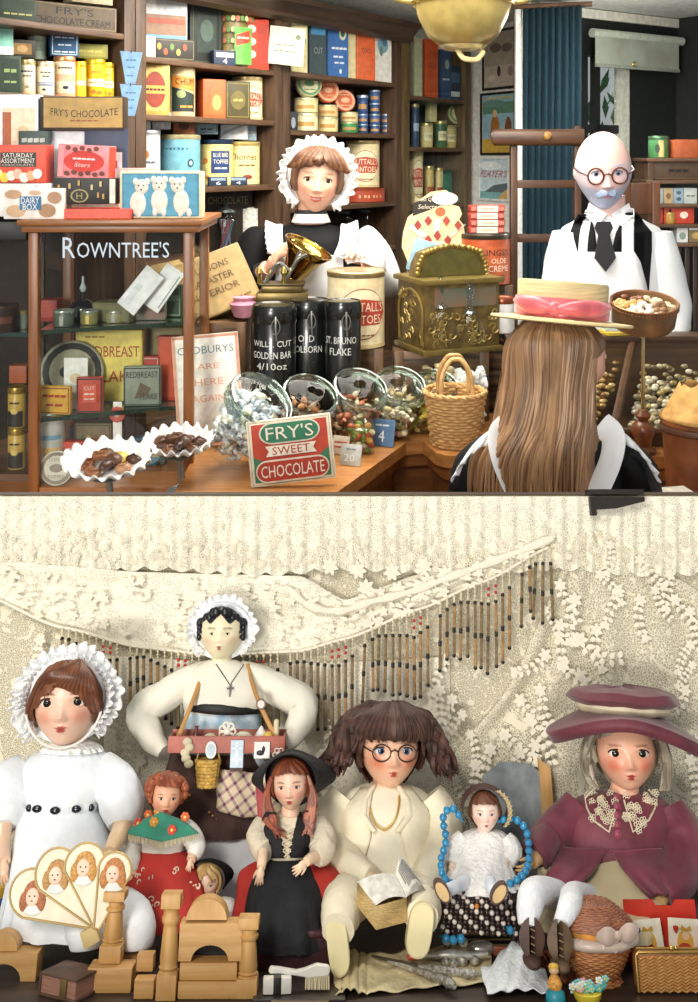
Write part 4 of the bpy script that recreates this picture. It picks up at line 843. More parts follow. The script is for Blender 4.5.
card(340, 2.78, .05, .05, 'small cream card with red lines behind the grey card', '#e4d8c4', [('p', .1, .9, .6, .7, '#c8685c'), ('p', .1, .9, .35, .45, '#c8685c')], -22)
# wicker basket
D = 2.885
bx = pxx(455, D)
bk_ = thing('wicker_basket', 'round wicker shopping basket with tall handle on the counter corner', 'basket', T(bx, D, CT+.001))
WIC = M('#b98a52', .6, var=.2, vs=60, col2='#d0a86e')
def weave(r0, r1, h, rows, nth, amp=.0028):
    m = MB()
    for j in range(rows):
        z = h*(j+.5)/rows; r = lerp(r0, r1, (j+.5)/rows)
        m.tube([((r+amp*math.sin(nth*a/2+PI*j))*math.cos(a), (r+amp*math.sin(nth*a/2+PI*j))*math.sin(a), z) for a in [2*PI*i/(nth*3) for i in range(nth*3)]], h/rows*.58, 6, closed=True)
    for i in range(nth):
        a = 2*PI*i/nth+PI/nth; m.tube([(r0*math.cos(a), r0*math.sin(a), 0), (r1*math.cos(a), r1*math.sin(a), h)], .002, 5)
    return m
weave(.064, .085, .15, 17, 26).build('woven_side', WIC, bk_)
MB().lathe([(.064, .0), (.064, .006)], 30).build('base', WIC, bk_)
m = MB()
for k in range(2): m.tube([((.087+.003*math.sin(12*a+k*PI))*math.cos(a), (.087+.003*math.sin(12*a+k*PI))*math.sin(a), .152+.003*math.cos(12*a+k*PI)) for a in [2*PI*i/90 for i in range(90)]], .005, 6, closed=True)
m.build('braided_rim', WIC, bk_)
m = MB()
for y in (-.05, .05): m.tube(spl([(-.045, y, .14), (-.042, y*.9, .2), (-.02, y*.7, .243), (.0, y*.6, .25), (.02, y*.7, .243), (.042, y*.9, .2), (.045, y, .14)], 6), .0065, 8)
m.build('handle', M('#c09a62', .5, var=.15), bk_)
# sloping glass-topped sweet case
sc = thing('sweet_counter', 'sloping glass topped case of loose sweets behind the girl', 'display case', T(0, 0, 0))
fa, fb, ba, bb = V(.41, 2.86, 0), V(1.45, 2.86, 0), V(.50, 3.14, 0), V(1.45, 3.14, 0)
zf, zb = .925, 1.13
DKW = wood('#3a2818', '#54391f', 'x', .4)
MB().slab([fa[:2], fb[:2], bb[:2], ba[:2]], CT+.001, .90).build('tray', DKW, sc)
vs = [(*fa[:2], .90), (*ba[:2], .90), (*ba[:2], zb), (*fa[:2], zf)]
def wedge(p, q):
    o = V(.014, 0, 0); vs = [(*p[:2], .90), (*q[:2], .90), (*q[:2], zb), (*p[:2], zf)]
    return MB().add(vs+[tuple(V(*v)+o) for v in vs], [(0, 1, 2, 3), (7, 6, 5, 4), (0, 4, 5, 1), (1, 5, 6, 2), (2, 6, 7, 3), (3, 7, 4, 0)])
wedge(fa, ba).build('end_panel', DKW, sc)
MB().box(ba.x, bb.x, 3.125, 3.14, .90, zb).build('back_panel', DKW, sc)
MB().box(fa.x, fb.x, 2.86, 2.87, .90, zf).build('front_rail', DKW, sc)
for p, q in ((fa, ba), (V(.75, 2.86, 0), V(.885, 3.14, 0)), (V(1.1, 2.86, 0), V(1.2, 3.14, 0))):
    MB().tube([(p.x+.007, p.y, zf+.004), (q.x+.007, q.y, zb+.004)], .013, 8).build('lid_bar', DKW, sc)
MB().tube([(fa.x, fa.y, zf), (fb.x, fb.y, zf)], .01, 8).build('lid_bar', DKW, sc)
MB().box(ba.x-.01, bb.x, 3.12, 3.21, zb, zb+.02, .004).build('top_ledge', DKW, sc)
MB().add([(*fa[:2], zf), (*fb[:2], zf), (*bb[:2], zb), (*ba[:2], zb)], [(0, 1, 2, 3)]).build('glass_lid', glass(lo=.01, hi=.10), sc)
def loose(x0, x1, cols, n, seedv, label):
    random.seed(seedv); m = MB()
    for i in range(n):
        u, v = random.random(), random.random(); y = lerp(2.89, 3.1, v); x = lerp(x0+.1*v, x1+.14*v, u)
        m.ell((x, y, .907+v*.165*random.uniform(.6, 1)+.003), (.012, .009, .008), 8, 5, random.randrange(len(cols)), None)
    tag(m.build('loose_sweets', [M(c, .3) for c in cols], None), label, 'sweets', None, 'stuff')
loose(.45, .70, ['#8a6a34', '#a8864c', '#6e5226', '#b89a64', '#8a5e2c'], 520, 31, 'amber sweets heaped under the sloping glass by the basket')
loose(.81, 1.03, ['#8a7c5c', '#b8ac8c', '#6a5a3c', '#a08a54', '#c8c0a8'], 330, 32, 'pale wrapped sweets under the sloping glass beyond the girl')
# glass dome jars
for i, (px, D, y0, y1, w, lb) in enumerate(((441, 3.075, 276, 372, 36, 'clear glass dome jar with tall finial before the cash register'), (470, 3.06, 282, 380, 34, 'clear glass dome jar of white sugar lumps beside the girl\'s hat'))):
    r = w/2*D/F; zt, zb_ = zy(y0, D), CT+.002 if i == 0 else .0
    zb_ = CT+.002; H_ = zt-zb_
    t = thing('dome_jar', lb, 'jar', T(pxx(px, D), D, zb_), 'glass dome jars')
    MB().lathe([(r*.9, 0), (r, .01), (r, H_*.58), (r*.92, H_*.66), (r*.6, H_*.74), (r*.25, H_*.78)], 32, cap=False).build('glass_body', GLS, t)
    MB().lathe([(r*.3, H_*.775), (r*.42, H_*.79), (r*.2, H_*.82), (r*.14, H_*.86), (r*.22, H_*.9), (r*.26, H_*.96), (r*.12, H_)], 20).build('stopper', glass('#e4ecf0', .06, .5), t)
    m = MB(); random.seed(40+i)
    for k in range(150):
        a, q = random.uniform(0, 6.28), random.random()**.5*r*.85
        X = T(q*math.cos(a), q*math.sin(a), .012+random.random()*H_*(.36 if i else .4)) @ RZ(random.uniform(0, 90)) @ RX(random.uniform(0, 90))
        s = .009; m.box(-s, s, -s, s, -s, s, .002, 0, X) if i else m.ell((0, 0, 0), (.013, .01, .009), 8, 5, 0, X)
    tag(m.build('sugar_lumps' if i else 'loose_sweets', M('#f2f2f0' if i else '#c8b48a', .5), None, T(pxx(px, D), D, zb_)), 'white sugar lumps filling the glass dome jar' if i else 'tan sweets inside the glass dome jar', 'sweets', None, 'stuff')
# drum tin, stacked chocolate bars, show card
D = 3.42
t = riser(pxx(486, D), D+.0, .17, .12, zy(283, D), 'tall dark stand under the orange drum tin', '#2c2018', z0=.001)
tinny('drum_tin', 'orange brown toffee drum tin behind the cash register', 'tin', pxx(485, D), D, zy(283, D)+.001, 50*D/F, 50*D/F, '#b5542e', [('p', .3, .7, .1, .85, '#bf6036'), ('t', "LINGS'S", .5, .72, .6, .14, '#2a201a'), ('t', 'OLDE', .55, .54, .34, .11, '#f0dcc4'), ('t', 'CREME', .55, .37, .46, .13, '#f0dcc4'), ('t', '1/2', .56, .17, .24, .12, '#2a201a')], None, '#4a4238', 20)
z_ = zy(232.5, D)
for k in range(4):
    h_ = .023
    boxy('chocolate_bar', 'red and cream wrapped chocolate bar stacked on the drum tin', 'chocolate bar', pxx(485, D)+.002*(k % 2), D-.02, z_+k*(h_+.001), .118, h_, .05, 3, '#a83c30', [('p', .2, .8, .05, .95, '#ecdcc8'), ('t', 'Chocolate', .5, .55, .4, .4, '#a86a5a'), ('p', .03, .17, .2, .8, '#c87a6a'), ('p', .83, .97, .2, .8, '#c87a6a')], 'wrapped bars stacked on the drum tin', bev=.003)
tinny('cocoa_tin', 'white jar with rust lid beside the glass dome jars', 'jar', pxx(501, 3.23), 3.2, zb+.021, 24*3.23/F, 34*3.23/F, '#dfe0dc', [], None, '#8a4a34')
D = 3.40
t = boxy('show_card', 'rounded cream show card with crossed wrapped bars behind the register', 'sign', pxx(437, D), D, zy(262, D)+.001, .01, .01, .004, 0, '#e6d0a0')
for o in list(t.children): bpy.data.objects.remove(o)
pl = [(-.10, 0), (.085, 0), (.10, .03), (.09, .10), (.075, .115), (.085, .13), (.075, .15), (.05, .155), (.055, .18), (.03, .195), (-.02, .19), (-.055, .17), (-.07, .14), (-.1, .12), (-.115, .08), (-.12, .04)]
pl = [(x, z*1.25) for x, z in pl]
MB().prism(pl, -.004, .004).build('board', M('#e8d0a0', .6), t)
art(t, .22, .25, [('g', [(.12, .62), (.62, .78), (.6, .96), (.14, .8)], '#2a2420'), ('t', 'Finest Quality', .37, .84, .42, .06, '#e0d4b8', 0, .2), ('t', 'Selected', .38, .75, .34, .06, '#e0d4b8', 0, .2), ('e', .55, .68, .08, .06, '#b86a3c'), ('e', .62, .86, .2, .09, '#f2ecdc')]+
    [('g', [(x-.05, z-.1), (x+.05, z-.06), (x+.05+dx, z+.1), (x-.05+dx, z+.06)], c) for x, z, dx, c in ((.5, .5, 0, '#f0e4d0'), (.3, .42, -.2, '#eee0ca'), (.7, .42, .2, '#eee0ca'), (.4, .2, .2, '#f0e4d0'), (.64, .2, -.2, '#f0e4d0'))]+[('g', [(x-.06, z), (x, z-.07), (x+.06, z), (x, z+.07)], '#a03c34') for x, z in ((.2, .5), (.36, .56), (.64, .56), (.82, .5), (.5, .36), (.36, .3), (.66, .3), (.52, .14), (.3, .14))], yf=-.004)
riser(pxx(437, D), D+.02, .2, .08, zy(262, D), 'dark stand under the cream show card', '#2c2018', z0=.001)
t = boxy('paper_packet', 'pale blue paper packet standing beside the cream show card', 'packet', pxx(416, 3.33), 3.335, zy(272, 3.33), .07, .11, .02, -10, '#8fb8c8', roll=18)
# shelf jars behind the counter
for px, lb, mode, s_ in ((226, 'glass jar of striped sticks on the low wall shelf', 1, Z2[0]), (247, 'white paper bag of sugar on the low wall shelf', 2, Z2[0]), (344, 'clear glass jar with round stopper behind the bonneted woman', 0, Z3[0]), (364, 'second clear glass jar with stopper by the shelf post', 0, Z3[0])):
    q = wp(px, .12); D = q.y
    if mode == 2:
        t = thing('paper_bag', lb, 'bag', T(q.x, D, s_+.001)); MB().grid(lambda u, v: ((.045+.006*nz(u*5, v*4))*math.cos(2*PI*u), .03*math.sin(2*PI*u), v*.17), 24, 8, wu=True).build('paper', M('#e6e6dc', .8, var=.15, vs=120), t); MB().ell((0, 0, .16), (.04, .025, .02)).build('sugar', M('#efefe8', .8), t); continue
    t = thing('glass_jar', lb, 'jar', T(q.x, D, s_+.001)); r = .045 if mode else .04
    MB().lathe([(r*.9, 0), (r, .006), (r, .13), (r*.7, .15), (r*.7, .16)], 24, cap=False).build('glass_body', GLS, t)
    MB().lathe([(r*.85, .16), (r*.8, .17), (r*.3, .178), (r*.16, .185), (r*.3, .2), (r*.1, .21)], 20).build('stopper', M('#6f7a78', .2, .3), t)
    if mode:
        m = MB(); random.seed(9)
        for k in range(16):
            a = random.uniform(0, 6.28); m.tube([(.025*math.cos(a), .025*math.sin(a), .004), (.03*math.cos(a+2), .03*math.sin(a+2), .13)], .004, 6, k % 3)
        tag(m.build('sugar_sticks', [M('#3f5a70', .4), M('#c8d4dc', .4), M('#8a4a4a', .4)], None, T(q.x, D, s_+.002)), 'blue and white striped sugar sticks in the glass jar', 'sweets', None, 'stuff')
# brass weighing scale
D = 3.1
z0 = zy(303, D)
riser(pxx(284, D), D+.04, .17, .12, z0-.001, 'dark crate under the brass weighing scale', '#2c2018')
wsx = thing('weighing_scale', 'old brass weighing scale on the counter before the woman', 'scale', T(pxx(284, D), D+.02, z0))
DB_ = M('#4a4028', .35, .7)
MB().box(-.085, .075, -.05, .05, 0, .035, .008).box(-.07, .06, -.04, .04, .035, .055, .006).build('base', M('#6a5a34', .35, .7), wsx)
MB().box(-.075, .065, -.045, .045, .055, .062, .002).build('base_plate', DB_, wsx)
for x in (-.075, .0): MB().lathe([(.007, .062), (.006, .09), (.01, .095), (.008, .108), (.003, .114)], 12, X=T(x, -.035, 0)).build('post', M('#a8904c', .3, .8), wsx)
m = MB().tube(spl([(-.06, 0, .06), (-.02, 0, .12), (.02, 0, .10), (.05, 0, .16)]), .007, 8).tube(spl([(.0, -.01, .06), (.04, -.01, .13), (.07, -.01, .15)]), .006, 8); m.build('beam', M('#b8b8b0', .2, .9), wsx)
# lace-edged dishes of chocolates
def lace_dish(px, py, D, w, label, tilt, cols, seedv, n):
    z = zy(py, D); r = w/2*D/F
    t = thing('sweet_dish', label, 'dish', T(pxx(px, D), D, z) @ RX(tilt))
    def f(u, v):
        a = 2*PI*u; sc_ = 1+.07*abs(math.sin(9*a)) if v > .75 else 1
        rr = r*(.15+.85*v)*sc_; return (rr*math.cos(a), rr*math.sin(a)*.8, .03*v**3*(1+.3*math.sin(18*a)))
    o = MB().grid(f, 108, 9, wu=True).build('paper_doily', M('#f0efec', .8, bump=.6, bs=260), t); o.modifiers.new('s', 'SOLIDIFY').thickness = .002
    MB().lathe([(.05, -.14), (.045, -.13), (.01, -.115), (.008, -.03), (.03, -.012), (r*.5, -.006)], 24).build('pedestal', M('#9aa0a0', .2, .5), t)
    random.seed(seedv)
    for k in range(n):
        a, q = k*2.4, r*.62*math.sqrt((k+.5)/n)
        X = t.matrix_world @ T(q*math.cos(a), q*math.sin(a)*.75, .014+(.012 if k < 3 else 0)) @ RZ(random.uniform(0, 360))
        c = cols[k % len(cols)]; m = MB()
        if k % 3 == 0: m.lathe([(.02, -.008), (.022, 0), (.016, .008), (.006, .012)], 14)
        elif k % 3 == 1: m.box(-.02, .02, -.013, .013, -.008, .008, .005)
        else: m.ell((0, 0, 0), (.022, .014, .011), 14, 8)
        m.tube([(-.012, -.006, .01), (0, .006, .0125), (.012, -.004, .01)], .002, 6)
        o = m.build('chocolate', M(c, .35, var=.12), None, X)
        tag(o, 'assorted brown chocolate lying on the lace paper of the '+('near' if n < 10 else 'second')+' dish', 'chocolate', 'chocolates on the '+('first' if n < 10 else 'second')+' dish')
lace_dish(108, 468, 2.47, 86, 'round lace paper dish of chocolates with one yellow piece', 17, ['#5a3a26', '#8a5a3c', '#4a2e20', '#e0c060', '#7a4a30', '#a87a5a'], 51, 9)
lace_dish(180, 449, 2.56, 68, 'second lace paper dish of dark chocolates beside the jar', 15, ['#4a2e20', '#5f3c28', '#3f2a1e', '#6f4a34'], 52, 10)
card(165, 2.44, .11, .045, 'dark slate card with white handwriting under the dishes', '#2c3440', [('t', 'Best Selection', .52, .55, .8, .4, '#dfe6ea', 0, .25)], 6, 12, base=CB+.0015)
# pedestal tray of nuts on a brass pole
D = 2.80
t = thing('sweet_stand', 'round tray of mixed sweets on a tall brass pole with turned wooden base', 'stand', T(pxx(643, D), D-.0, CT+.001))
COPP = M('#9a6a48', .35, .6)
hz = zy(323, D)-CT; TT = T(0, 0, hz) @ RX(13) @ T(0, 0, -hz)
MB().lathe([(.034, 0), (.036, .01), (.022, .02), (.026, .04), (.034, .06), (.028, .08), (.014, .09), (.022, .105), (.012, .12)], 24).build('turned_base', wood('#5a3018', '#7a4826', 'z', .3), t)
MB().tube([(0, 0, .1), (0, 0, hz)], .0055, 10).build('pole', M('#c8b480', .2, .9), t)
MB().lathe([(.03, hz-.014), (.078, hz-.012), (.086, hz), (.091, hz+.06), (.088, hz+.06), (.084, hz+.03)], 36, X=TT).build('tray', M('#8a6f50', .35, .6), t)
m = MB(); 
for k in range(60): 
    a = 2*PI*k/60; m.ell((.0915*math.cos(a), .0915*math.sin(a), hz+.05), .0035, 6, 5, 0, TT)
m.tube([(.092*math.cos(a), .092*math.sin(a), hz+.061) for a in [2*PI*k/48 for k in range(48)]], .003, 6, closed=True, X=TT); m.build('gallery_rim', COPP, t)
random.seed(61); m = MB()
for k in range(120):
    a, q = random.uniform(0, 6.28), .08*random.random()**.5
    m.ell((q*math.cos(a), q*math.sin(a), hz+.04+random.random()*.03*(1-q/.12)), (.012, .009, .008), 8, 5, int(a*.8) % 5, TT)
o = m.build('mixed_sweets', [M(c, .4) for c in ('#d8c8a8', '#7a4a30', '#c89a5a', '#e4ddd0', '#8a6a4a')], None, T(pxx(643, D), D, CT+.001)); tag(o, 'mixed nuts and sweets heaped in the round pole tray', 'sweets', None, 'stuff')
# paper pads on the ledge beside the pole
zl = zb+.021
for i, (x, y, w, d, c, yw, lb) in enumerate(((.86, 3.165, .12, .075, '#c8a83c', 12, 'yellow note pad on the ledge behind the girl'), (.86, 3.165, .1, .06, '#a8bcc0', -10, 'pale blue leaflet lying on the yellow pad'))):
    boxy('note_pad', lb, 'paper', x, y, zl+.011*i, w, .01, d, yw, c, bev=.001)
# leather bucket with paper, cartons beside it
D = 2.63
t = thing('leather_bucket', 'brown leather bucket at the counter end beside the pole stand', 'bucket', T(pxx(699, D), D, .801))
LEA = M('#7a4526', .45, var=.2, vs=14, bump=.2, bs=60)
hb = zy(419, D)-.801
MB().lathe([(.078, 0), (.082, .004), (.094, hb-.012), (.097, hb-.01), (.097, hb), (.088, hb), (.076, .01)], 36).build('body', LEA, t)
MB().lathe([(.0962, hb-.03), (.099, hb-.027), (.099, hb-.016), (.0972, hb-.013)], 36, cap=False).build('band', M('#4a2a1a', .5), t)
m = MB().grid(lambda u, v: ((.098-.05*v+.008*nz(u*8, v*3))*math.cos(2*PI*u), (.098-.05*v)*math.sin(2*PI*u), hb+.001+.09*v*(1+.25*nz(math.cos(2*PI*u)*2, math.sin(2*PI*u)*2))), 40, 8, wu=True)
o = m.build('wrapping_paper', M('#c99a58', .75, var=.15, bump=.5, bs=40), None, T(pxx(699, D), D, .802)); tag(o, 'crumpled orange tan paper filling the leather bucket', 'paper')
o.modifiers.new('s', 'SOLIDIFY').thickness = .001
for i in range(2):
    boxy('sweet_carton', ('pale carton with red label stacked beside the leather bucket', 'pale carton with red label underneath its twin by the bucket')[1-i], 'carton', pxx(664+3*i, 2.47), 2.46, .801+.04*i, .14, .038, .1, 12, '#cfc8bc', [('p', .3, .9, .2, .8, '#e8dcd4'), ('o', .3, .9, .2, .8, .015, '#c8485c')], bev=.002)
sh = thing('side_table', 'low pale wooden stand holding cartons before the counter end', 'table', T(.99, 2.575, 0))
MB().box(-.2, .3, -.17, .17, .775, .80).build('top_board', OAKX, sh)
for x in (-.18, .28):
    for y in (-.15, .15): MB().box(x-.012, x+.012, y-.012, y+.012, 0, .775).build('leg', OAK, sh)
# ---------------------------------------------------------------- dark rack behind the shopkeeper
D = 4.05
rk = thing('shelf_rack', 'dark slatted rack of cartons against the black wall', 'shelving', T(0, 0, 0))
x0, x1 = pxx(651, D), pxx(765, D)
zz = [zy(158, D), zy(180, D), zy(204, D), zy(224, D), zy(243, D)]
for x in (x0, x1): MB().box(x-.012, x+.012, D, D+.2, 0, zy(158, D)+.0, .003).build('post', DK, rk)
for z in zz: MB().box(x0-.02, x1+.02, D-.01, D+.2, z-.015, z, .003).build('shelf', DKX, rk)
m = MB()
for i in range(14): m.box(lerp(x0, x1, i/14)+.012, lerp(x0, x1, (i+1)/14)-.001, D+.02, D+.035, 0, zz[4]-.016, .003)
m.build('slat_front', wood('#2c211a', '#3f2f24', 'z'), rk)
def rb(a, b, y0, k, label, col, items=(), dep=.1, name='carton', cat='carton', side=None, dD=0):
    return boxy(name, label, cat, pxx((a+b)/2, D+dD), D+dD+.06, zz[k]+.001, (b-a)*(D+dD)/F, zy(y0, D+.06)-zz[k], dep, 0, col, items, side=side)
tinny('tea_tin', 'green tin with a cream panel on top of the dark rack', 'tin', pxx(663, D), D+.06, zz[0]+.001, 20*D/F, 22*D/F, '#4f8a58', [('p', .36, .62, .05, .95, '#c8b87a'), ('e', .3, .5, .12, .25, '#22402c')], None, '#5a7a5c')
rb(675, 699, 140, 0, 'plain orange brown carton beside the green tin', '#a8562f')
rb(654, 760, 162, 1, 'dark wooden drawer box with worn lettering on the rack', '#4a3624', [('o', .01, .99, .05, .95, .006, '#6a5034'), ('t', 'REGENCY', .24, .5, .2, .4, '#241a12')], name='wooden_box', cat='box')
for i, (a, b, c, it, lb) in enumerate(((655, 664, '#9aaab0', [('e', .5, .6, .2, .12, '#3a4a54')], 'grey blue small tin first in the rack row'), (664.5, 674, '#b09a74', [('e', .5, .5, .25, .2, '#7a5a3c')], 'tan small tin second in the rack row'), (674.5, 684.5, '#8fa4b4', [('e', .5, .7, .25, .12, '#4a5a6c'), ('e', .5, .3, .25, .12, '#4a5a6c')], 'blue grey small tin third in the rack row'), (685, 698, '#b4bcb8', [('t', 'MINT', .5, .5, .7, .2, '#5a645c')], 'pale small tin at the end of the rack row'))): rb(a, b, 188, 2, lb, c, it, name='small_tin', cat='tin')
rb(655, 664, 207, 3, 'narrow red carton beside the green striped red one', '#a84632')
rb(665, 695, 206, 3, 'red carton with white oval label on the rack', '#b8402c', [('e', .66, .5, .14, .2, '#e8d8c8'), ('e', .2, .75, .06, .1, '#3a2018')])
tinny('brass_pot', 'small brass pot standing before the red carton', 'pot', pxx(674, D-.03), D+.0225, zz[3]+.001, .045, .045, '#a8843c', [], None, '#c8a858')
rb(678, 689, 227, 4, 'white small tin with grey oval low on the rack', '#d8dcd8', [('e', .5, .45, .3, .25, '#8a9a94')], name='small_tin', cat='tin')
rb(690, 704, 225, 4, 'white lidded brown tin at the rack edge', '#7a6a4a', [('p', 0, 1, .75, 1, '#e6e8e6'), ('e', .5, .4, .3, .2, '#b89a5c')], name='small_tin', cat='tin')
for i, (y0, y1, lb, c) in enumerate(((312, 331, 'small blue landscape card on the dark slats', '#7ab0b8'), (333, 348, 'small cream card below the landscape card', '#d8d0a8'), (350, 361, 'small cream label lowest on the dark slats', '#d4cca4'))):
    t = boxy('picture_card', lb, 'card', pxx(685-i, D), D+.017, zy(y1, D), .06-.006*i, (y1-y0)*D/F, .004, 0, '#d8d0a0', [('p', .06, .94, .08, .92, c), ('g', [(.1, .2), (.9, .2), (.8, .5), (.3, .6)], '#4a7a8a' if i == 0 else '#a89a6c')], bev=.001)
# chair back behind the shopkeeper
t = thing('wooden_chair', 'brown wooden chair back behind the shopkeeper', 'chair', T(pxx(641, 3.78), 3.78, 0))
LW2 = wood('#4a2c1a', '#6a4228', 'z', .4)
for x in (-.055, .055): MB().box(x-.015, x+.015, -.012, .012, .0, zy(182, 3.78), .004).build('back_post', LW2, t)
MB().box(-.04, .04, -.008, .008, zy(214, 3.78), zy(183, 3.78), .004).build('backrest', LW2, t)
MB().box(-.12, .12, -.2, .012, .44, .46, .004).build('seat', LW2, t)
for x in (-.1, .1): MB().box(x-.015, x+.015, -.19, -.165, 0, .44, .003).build('front_leg', LW2, t)
# ================================================================ figures: faces, hands, cloth
def ss(a, b, x):
    t = min(max((x-a)/(b-a), 0), 1); return t*t*(3-2*t)
def g2(x, x0, sx, z, z0, sz): return math.exp(-((x-x0)/sx)**2-((z-z0)/sz)**2)
def C(h): return lin(h)
def mix(a, b, t): return tuple(a[i]*(1-t)+b[i]*t for i in range(3))+(1,)
class Face:
    """a head of half height 1 looking along -y, painted like the skin, lips, brows and cheeks of the sitter"""
    def __init__(s, round_=.5, skin='#e8b89c', blush='#d98a70', lips='#b8504a', brow='#7a5238', nose=1.0, blushk=.6, eyex=.3, eyez=.06, lipk=1.0, browk=.8, jaw=None, extra=None, smile=0, lipw=1.0):
        s.__dict__.update(locals())
    def disp(s, x, z):
        ax = abs(x)
        t = min(max((.15-z)/.37, 0), 1)
        f = t**1.5 if z > -.22 else math.exp(-((z+.22)/.075)**2)
        zc = z-s.smile*ax*ax*2.2
        w = s.lipw
        return (s.nose*(.15*math.exp(-(x/.095)**2)*f+.05*g2(ax, .1, .06, z, -.25, .06)) - .07*g2(ax, s.eyex, .16, z, s.eyez, .11)
                + .025*g2(ax, .28, .2, z, .22, .07)+.05*g2(ax, .36, .2, z, -.22, .2)+.05*g2(x, 0, .25, z, -.48, .2)
                + .035*g2(x, 0, .17*w, zc, -.445, .04)+.042*g2(x, 0, .14*w, zc, -.545, .045)-.03*g2(x, 0, .2*w, zc, -.495, .02)+.06*g2(x, 0, .2, z, -.84, .14))
    def pt(s, th, ph):
        sx, sy, sz = math.sin(ph)*math.sin(th), -math.sin(ph)*math.cos(th), math.cos(ph)
        low = ss(0, 1, -sz); k = lerp(.34, .16, s.round_)
        x = sx*lerp(.72, .80, s.round_)*(1-k*low); y = sy*(.80 if sy < 0 else .86*(1-.3*low)); z = sz
        if sy < 0: y += s.disp(x, z)*-1*ss(0, .55, -sy)
        return x, y, z
    def col(s, x, y, z):
        c = C(s.skin)
        if y < 0:
            ax = abs(x); zc = z-s.smile*ax*ax*2.2; w = s.lipw
            c = mix(c, C(s.blush), s.blushk*min(1, 1.1*g2(ax, .4, .22, z, -.22, .2)))
            c = mix(c, C(s.blush), .35*s.blushk*g2(x, 0, .08, z, -.24, .08))
            zu = zc-.016*math.cos(ax*22)*ss(.16, .0, ax); tp = max(.15, 1-ax/(.21*w))
            l = max(1-(ax/(.22*w))**2-((zu+.457)/(.048*tp**.5))**2, 1-(ax/(.17*w))**2-((zc+.530)/.045)**2)
            c = mix(c, C(s.lips), s.lipk*ss(.0, .55, l))
            c = mix(c, mix(C(s.lips), (0.03, .01, .01, 1), .6), .75*s.lipk*ss(.3, .8, math.exp(-(ax/(.14*w))**4-((zc+.495)/.012)**2)))
            zb = s.eyez+.21-.5*(ax-s.eyex)**2
            b = math.exp(-((ax-s.eyex)/.17)**6-((z-zb)/.028)**2)
            c = mix(c, C(s.brow), s.browk*ss(.2, .7, b))
            if s.extra: c = s.extra(c, x, y, z)
        return c
    def add(s, mb, X, nu=96, nv=84):
        if mb.c is None: mb.c = []
        pts = []
        for j in range(nv+1):
            for i in range(nu):
                u = 2*i/nu-1; th = PI*(.5*u+.5*u**3)
                pts.append(s.pt(th, lerp(.02, PI-.02, j/nv)))
        fs = [(j*nu+i, j*nu+(i+1) % nu, (j+1)*nu+(i+1) % nu, (j+1)*nu+i) for j in range(nv) for i in range(nu)]
        fs += [list(range(nu)), [nv*nu+i for i in range(nu)][::-1]]
        mb.add(pts, fs, 0, X); mb.c += [s.col(*p) for p in pts]
        # ears
        for e in (-1, 1):
            mb.ell((e*.70*lerp(1, 1.08, s.round_), .08, -.04), (.06, .1, .17), 10, 8, 0, X)
            mb.c += [C(s.skin)]*(len(mb.v)-len(mb.c))
    def surf(s, x, z):
        ph = math.acos(max(-1, min(1, z))); best = None
        for k in range(0, 60):
            th = k*.02*(1 if x >= 0 else -1); p = s.pt(th, ph)
            if best is None or abs(p[0]-x) < best[0]: best = (abs(p[0]-x), p)
        return best[1][1]
    def eyes(s, parent, X, iris='#5a4030', r=.13, white='#f2eee8', lash='#2a1c16', lidc=None, look=0):
        for e in (-1, 1):
            y = s.surf(e*s.eyex, s.eyez)
            m = MB(); nr = 14
            c = V(e*s.eyex, y+r*.62, s.eyez)
            rows = [0, 9, 18, 26, 34, 42, 55, 75, 100]
            vs, fs, mi = [], [], []
            d = RZ(look)
            for a in rows:
                for k in range(18):
                    b = 2*PI*k/18; q = V(math.sin(R(a))*math.cos(b), -math.cos(R(a)), math.sin(R(a))*math.sin(b))
                    vs.append(c+(d.to_3x3() @ q)*r)
            n = len(rows)
            for j in range(n-1):
                for k in range(18): fs.append((j*18+k, j*18+(k+1) % 18, (j+1)*18+(k+1) % 18, (j+1)*18+k)); mi.append(2 if j < 2 else (1 if j < 4 else 0))
            m.add(vs, fs, 0, X); m.m = mi
            yl = y-r*.36
            up = [(c.x+r*.98*math.cos(t), yl+r*.45*(math.cos(t)**2), c.z+r*.62*math.sin(t)) for t in [PI*k/10 for k in range(11)]]
            lo = [(c.x+r*.95*math.cos(t), yl+r*.42*(math.cos(t)**2)+.01, c.z-r*.55*math.sin(t)) for t in [PI*k/10 for k in range(11)]]
            o0 = len(m.f); m.tube(up, [r*.07]+[r*.15]*9+[r*.07], 6, 3, X); m.tube(lo, r*.06, 6, 4, X)
            m.tube([(p[0], p[1]+r*.06, p[2]+r*.2) for p in up], r*.2, 6, 4, X)
            m.build('eye', [M(white, .15), M(iris, .1, var=.3, vs=300), M('#0c0a0a', .05), M(lash, .5), M(lidc or s.skin, .45)], parent)
